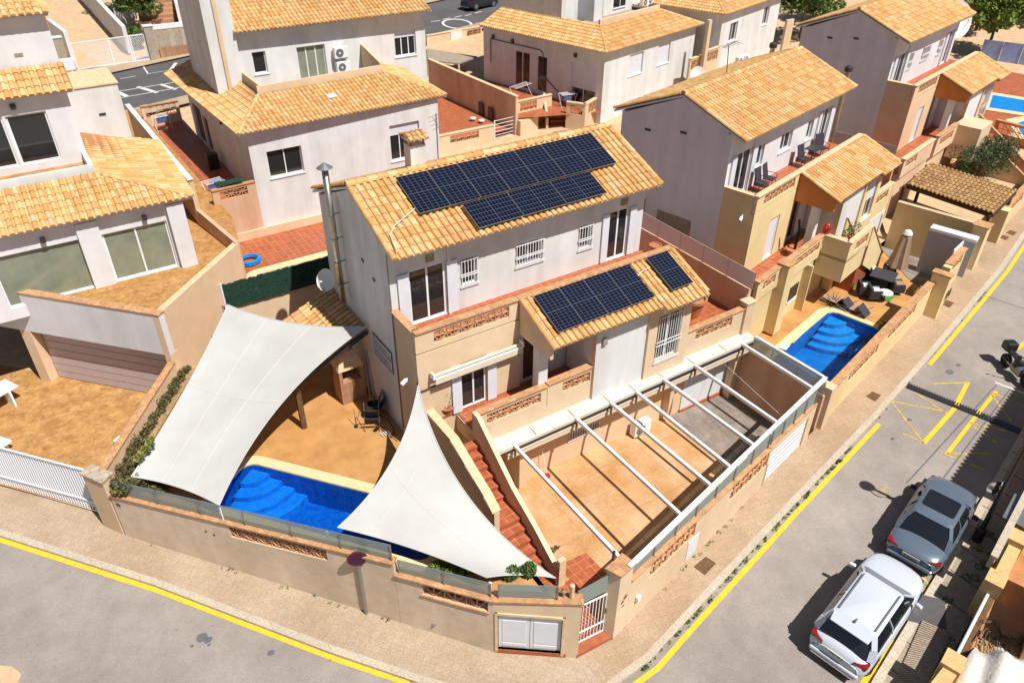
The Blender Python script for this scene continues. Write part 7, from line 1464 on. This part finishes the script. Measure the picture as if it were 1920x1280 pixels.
        tl.hexa([(sx*hw*.46, -hl+.015, zb-.22), (sx*hw*.86, -hl+.09, zb-.22), (sx*hw*.86, -hl+.2, zb-.22), (sx*hw*.46, -hl+.2, zb-.22)], [(sx*hw*.5, -hl+.01, zb-.09), (sx*hw*.9, -hl+.1, zb-.06), (sx*hw*.9, -hl+.3, zb-.06), (sx*hw*.5, -hl+.2, zb-.09)]); tl.build('tail_light', 'tail', o)
        hq = MB(); hq.hexa([(sx*hw*.5, hl-.12, hood-.36), (sx*hw*.84, hl-.2, hood-.36), (sx*hw*.84, hl-.5, hood-.36), (sx*hw*.5, hl-.4, hood-.36)], [(sx*hw*.5, hl-.16, hood-.26), (sx*hw*.82, hl-.25, hood-.24), (sx*hw*.84, hl-.5, hood-.22), (sx*hw*.5, hl-.4, hood-.24)]); hq.build('headlight', 'chrome', o)
    bq = MB(); bq.cbox((0, -hl-.01, .42), W*.78, .14, .16); bq.build('bumper', paint, o, bevel=.05); MB().cbox((0, -hl-.03, .3), W*.7, .1, .08).build('bumper_trim', 'chrome' if suv else 'black', o, bevel=.02)
    if plate:
        MB().cbox((0, -hl-.005, zb-.22), .54, .03, .12).build('plate', 'plate', o)
        cu = bpy.data.curves.new('plate_text', 'FONT'); cu.body = plate; cu.size = .1; cu.extrude = .002; cu.align_x = 'CENTER'; to = bpy.data.objects.new('plate_text', cu); COL.objects.link(to); bpy.context.view_layer.update(); me = bpy.data.meshes.new_from_object(to); me.materials.clear(); me.materials.append(M['black']); bpy.data.objects.remove(to); to = bpy.data.objects.new('plate_text', me); COL.objects.link(to); to.parent = o; to.location = (0, -hl-.024, zb-.255); to.rotation_euler = (R(90), 0, 0)
    wq = MB(); wq.quads([(-base*.8, yr+.02, zb+.03), (base*.8, yr+.02, zb+.03)], []) if False else None
    return o
def slope_at(rz):
    gx, gy = .045, .04; fx, fy = -math.sin(rz), math.cos(rz); rx, ry = math.cos(rz), math.sin(rz); return (math.atan(gx*fx+gy*fy), -math.atan(gx*rx+gy*ry))
def setcar(fn_args, x, y, az, dz=-.12):
    rz = R(az-90); s_ = slope_at(rz); return car(*fn_args[:2], (x, y, gz(x, y)+dz), rz, *fn_args[2:-1], slope=s_, plate=fn_args[-1])
c = setcar(('parked_car', 'white estate car with roof rails, nearest parked on the side street', 'carwhite', 4.45, 1.86, 1.62, 'suv', '7583 HLR'), 7.4, -15.4, 11.5)
c = setcar(('parked_car', 'silver saloon car with dark glass roof parked ahead of the white car', 'silver', 4.3, 1.82, 1.44, 'saloon', '8120 KGT'), 12.1, -14.45, 14)
c = car('parked_car', 'black car on the rear avenue at the top edge', G(900, 14, -.04), R(-80), 'carblack', 4.1, 1.75, 1.5, 'suv')
c = car('parked_car', 'white car mostly hidden behind the villa roofs, top left', P(45, 44, 3.6), R(10), 'carwhite', 4.1, 1.75, 1.5, 'suv')
c = car('parked_car', 'dark car in the sandy yard at the top left beside the villa roof', P(52, 4, 4.2), R(10), 'carblack', 4.1, 1.75, 1.5, 'suv')
# motorcycle cut by the right edge
mo = thing('motorcycle', 'black motorcycle parked at the right edge of the picture', 'motorcycle', (22.25, -11.65, gz(22.25, -11.65)-.12), R(150)); 
for y in (-.7, .7): MB().tube((-.05, y, .31), (.05, y, .31), .31, n=22).build('wheel', 'tyre', mo)
MB().lathe((0, 0, 0), [(0, .45), (.2, .5), (.24, .75), (.1, .95), (0, .98)], 12).build('fuel_tank', 'black', mo, smooth=True); MB().cbox((0, -.45, .8), .28, .75, .12).build('seat', 'black', mo, bevel=.05); MB().cbox((0, .1, .42), .34, .6, .4).build('engine', 'greymetal', mo, bevel=.05)
MB().path([(-.4, .35, 1.05), (-.15, .5, 1.0), (.15, .5, 1.0), (.4, .35, 1.05)], .02).build('handlebar', 'dark', mo)
for x in (-.07, .07): MB().tube((x, .7, .31), (x, .48, 1.0), .03).build('fork', 'chrome', mo)
MB().cbox((0, -.85, .98), .5, .45, .4).build('top_box', 'black', mo, bevel=.08); MB().lathe((0, .62, .75), [(0, 0), (.1, .02), (.12, .14), (0, .2)], 12).build('headlight', 'chrome', mo)
for x in (-.38, .38): MB().tube((x, .4, 1.05), (x*1.15, .35, 1.25), .01).build('mirror_stem', 'dark', mo); MB().cbox((x*1.2, .35, 1.3), .14, .03, .09).build('mirror', 'black', mo, bevel=.02)
MB().bar((.05, -.9, .4), (.05, -.1, .3), .08).build('exhaust', 'chrome', mo)
# weeds along the near kerb and wall feet
q = MB()
def along(pts, n, o0, o1, dz=.0):
    out = []; seg = list(zip(pts, pts[1:])); Ls = [(Vector(b)-Vector(a)).length for a, b in seg]; T = sum(Ls)
    for _ in range(n):
        s = rnd()*T; i = 0
        while s > Ls[i] and i < len(Ls)-1: s -= Ls[i]; i += 1
        a, b = Vector(seg[i][0]), Vector(seg[i][1]); d = (b-a).normalized(); p = a+d*s+Vector((-d.y, d.x))*(o0+(o1-o0)*rnd()); out.append((p.x, p.y, gz(p.x, p.y)+dz))
    return out
for p in along([(0.5, -12.7), (2.6, -12.3), (8.7, -11.1), (13, -10.3)], 90, -.32, -.2, -.08): k = .03+.09*rnd()**2; leaves(q, [(p, (k*1.6, k*.9, k))], 22, .035)
for p in along([(-6, -8.0), (-3.4, -11.1), (-2.1, -12.1)], 4, -.3, -.2, -.08): leaves(q, [(p, (.05, .05, .05))], 14, .03)
for p in along([Wp(1), Wp(10)], 16, -.12, -.02, .03): leaves(q, [(p, (.06, .05, .04))], 9, .03)
for p in along([Vp(1.5), Vp(8)], 12, -.12, -.02, .03): leaves(q, [(p, (.08, .06, .05))], 12, .03)
for p in along([(15, -9.9), (29, -6.8)], 30, -.3, -.2, -.08): leaves(q, [(p, (.08, .05, .05))], 12, .03)
for p in along([(9.5, -16.2), (14, -15.2)], 10, -.9, -.3, .04): leaves(q, [(p, (.18, .14, .06))], 40, .04)
o = q.build('weeds', 'leaf'); o['kind'] = 'stuff'; tag(o, 'small weeds growing in the gutters and wall feet', 'weeds')
# ================================================================== TOP LEFT: plot across the avenue
st_ = thing('stone_wall', 'pale stone wall with white rail across the avenue, right of the lattice gate', 'wall', (0, 0, 0)); a_, b_ = G(282, 112, .05), G(372, 100, .05); q = MB(); wall(q, a_[:2], (b_.x+2, b_.y+.4), lambda x, y: gz(x, y)-.1, gz(a_.x, a_.y)+2.4, .35); q.build('wall', 'stone', st_)
q = MB(); d_ = (Vector(b_[:2])-Vector(a_[:2])).normalized(); wall(q, Vector(a_[:2])-Vector((0, .03)), Vector((b_.x+2, b_.y+.37)), gz(a_.x, a_.y)+2.402, gz(a_.x, a_.y)+2.75, .4); q.build('rail', 'whitemetal', st_)
q = MB(); a2 = Vector(a_[:2])+d_*.9; q_ = wall(q, a2-Vector((0, .06)), Vector((b_.x+2, b_.y+.34)), gz(a_.x, a_.y), gz(a_.x, a_.y)+.95, .05); q.build('crazy_stone_base', 'clay', st_)
gp0, gp1 = G(147, 131, .05), G(281, 112, .05); lg = thing('lattice_gate', 'wide white lattice sliding gate across the avenue', 'gate', (gp0.x, gp0.y, gp0.z)); D_ = gp1-gp0; L_ = D_.length; d_ = D_.normalized(); hgt = 2.1
q = MB()
for z_ in (0.05, hgt): q.bar(Vector((0, 0, z_)), D_+Vector((0, 0, z_)), .09)
for t in (0, .5, .77, .8, 1.0): q.bar(D_*t, D_*t+Vector((0, 0, hgt)), .1)
q.build('gate_frame', 'whitemetal', lg); q = MB()
for k in range(46):
    s_ = k*.16; 
    for sg_ in (1, -1):
        x0, x1 = (s_, s_+hgt) if sg_ > 0 else (s_+hgt, s_)
        a, b = min(max(x0, 0), L_), min(max(x1, 0), L_)
        za = abs(a-x0); zb = hgt-abs(b-x1)
        if zb > za and a <= L_: q.bar(d_*a+Vector((0, 0, za)), d_*b+Vector((0, 0, zb)), .03, .02)
q.build('lattice', 'whitemetal', lg)
for t, lab in ((-.9, 'stone pillar at the left end of the white lattice gate'), (L_+.45, 'stone pillar at the right end of the white lattice gate')):
    p = gp0+d_*t; o = thing('gate_pillar', lab, 'pillar', p, 0, 'stone pillars of the lattice gate'); MB().cbox((0, 0, 1.3), .75, .6, 2.8).build('shaft', 'stone', o); MB().cbox((0, 0, 2.74), .85, .7, .08).build('cap', 'white', o)
wr = thing('white_garden_wall', 'white wall running back from the lattice gate past the tree', 'wall', (0, 0, 0)); a_, b_ = G(248, 98, 0), G(160, 0, 0); q = MB(); wall(q, (a_.x, a_.y), (b_.x, b_.y), lambda x, y: gz(x, y)-.1, gz(a_.x, a_.y)+2.2, .35, (), gz(b_.x, b_.y)+2.2); q.build('wall', 'white', wr)
wl_ = thing('white_garden_wall', 'white wall between the villa roofs and the lattice gate with a small pale box', 'wall', (0, 0, 0)); a_, b_ = G(95, 62, .8), G(128, 92, .8); q = MB(); wall(q, (a_.x, a_.y), (b_.x, b_.y), 2, gz(a_.x, a_.y)+2.0, .3); q.build('wall', 'lilac', wl_)
c = G(128, 128, .8); MB().cbox((c.x, c.y, gz(c.x, c.y)+1.1), 1.0, .3, .9).build('box', 'whitepvc', wl_)
c = G(190, 28, 0); tree('tree', 'leafy tree beside the white wall in the sandy plot, top left', (c.x+2.4, c.y+.5, gz(c.x, c.y)), 5.2, 3.4, 5200, 'leafbright', .2, 22, tr=.25)
c = G(268, 55, 0); tree('tree', 'round dark tree behind the white garden wall, top left', (c.x, c.y, gz(c.x, c.y)), 4.4, 2.6, 3000, 'leaf', .18, 14); c = G(150, 40, 0); tree('tree', 'tall tree whose shadow falls on the sandy plot', (c.x+6, c.y+14, gz(c.x, c.y)), 6.5, 4.5, 4000, 'leaf', .24, 18)
c = G(258, 88, 0); shrub('shrub', 'clipped dark green bush behind the lattice gate', (c.x, c.y, c.z), [((0, 0, .9), (.8, .8, .9))], 900, .12)
stw = thing('garden_steps', 'brown steps between white curved walls, top left behind the stone wall', 'stairs', G(300, 50, 0)); 
for k in range(5): MB().cbox((-.2+.35*k, .9*k, .3+.3*k), 3.2, .9, .6+.6*k*0+.05).build('step', 'clay', stw)
MB().cbox((2.2, 1.0, 1.1), .4, 5.5, 2.2, R(-10)).build('side_wall', 'white', stw); MB().cbox((-2.4, 2.6, 1.2), .4, 3.5, 2.0, R(-35)).build('side_wall', 'white', stw)
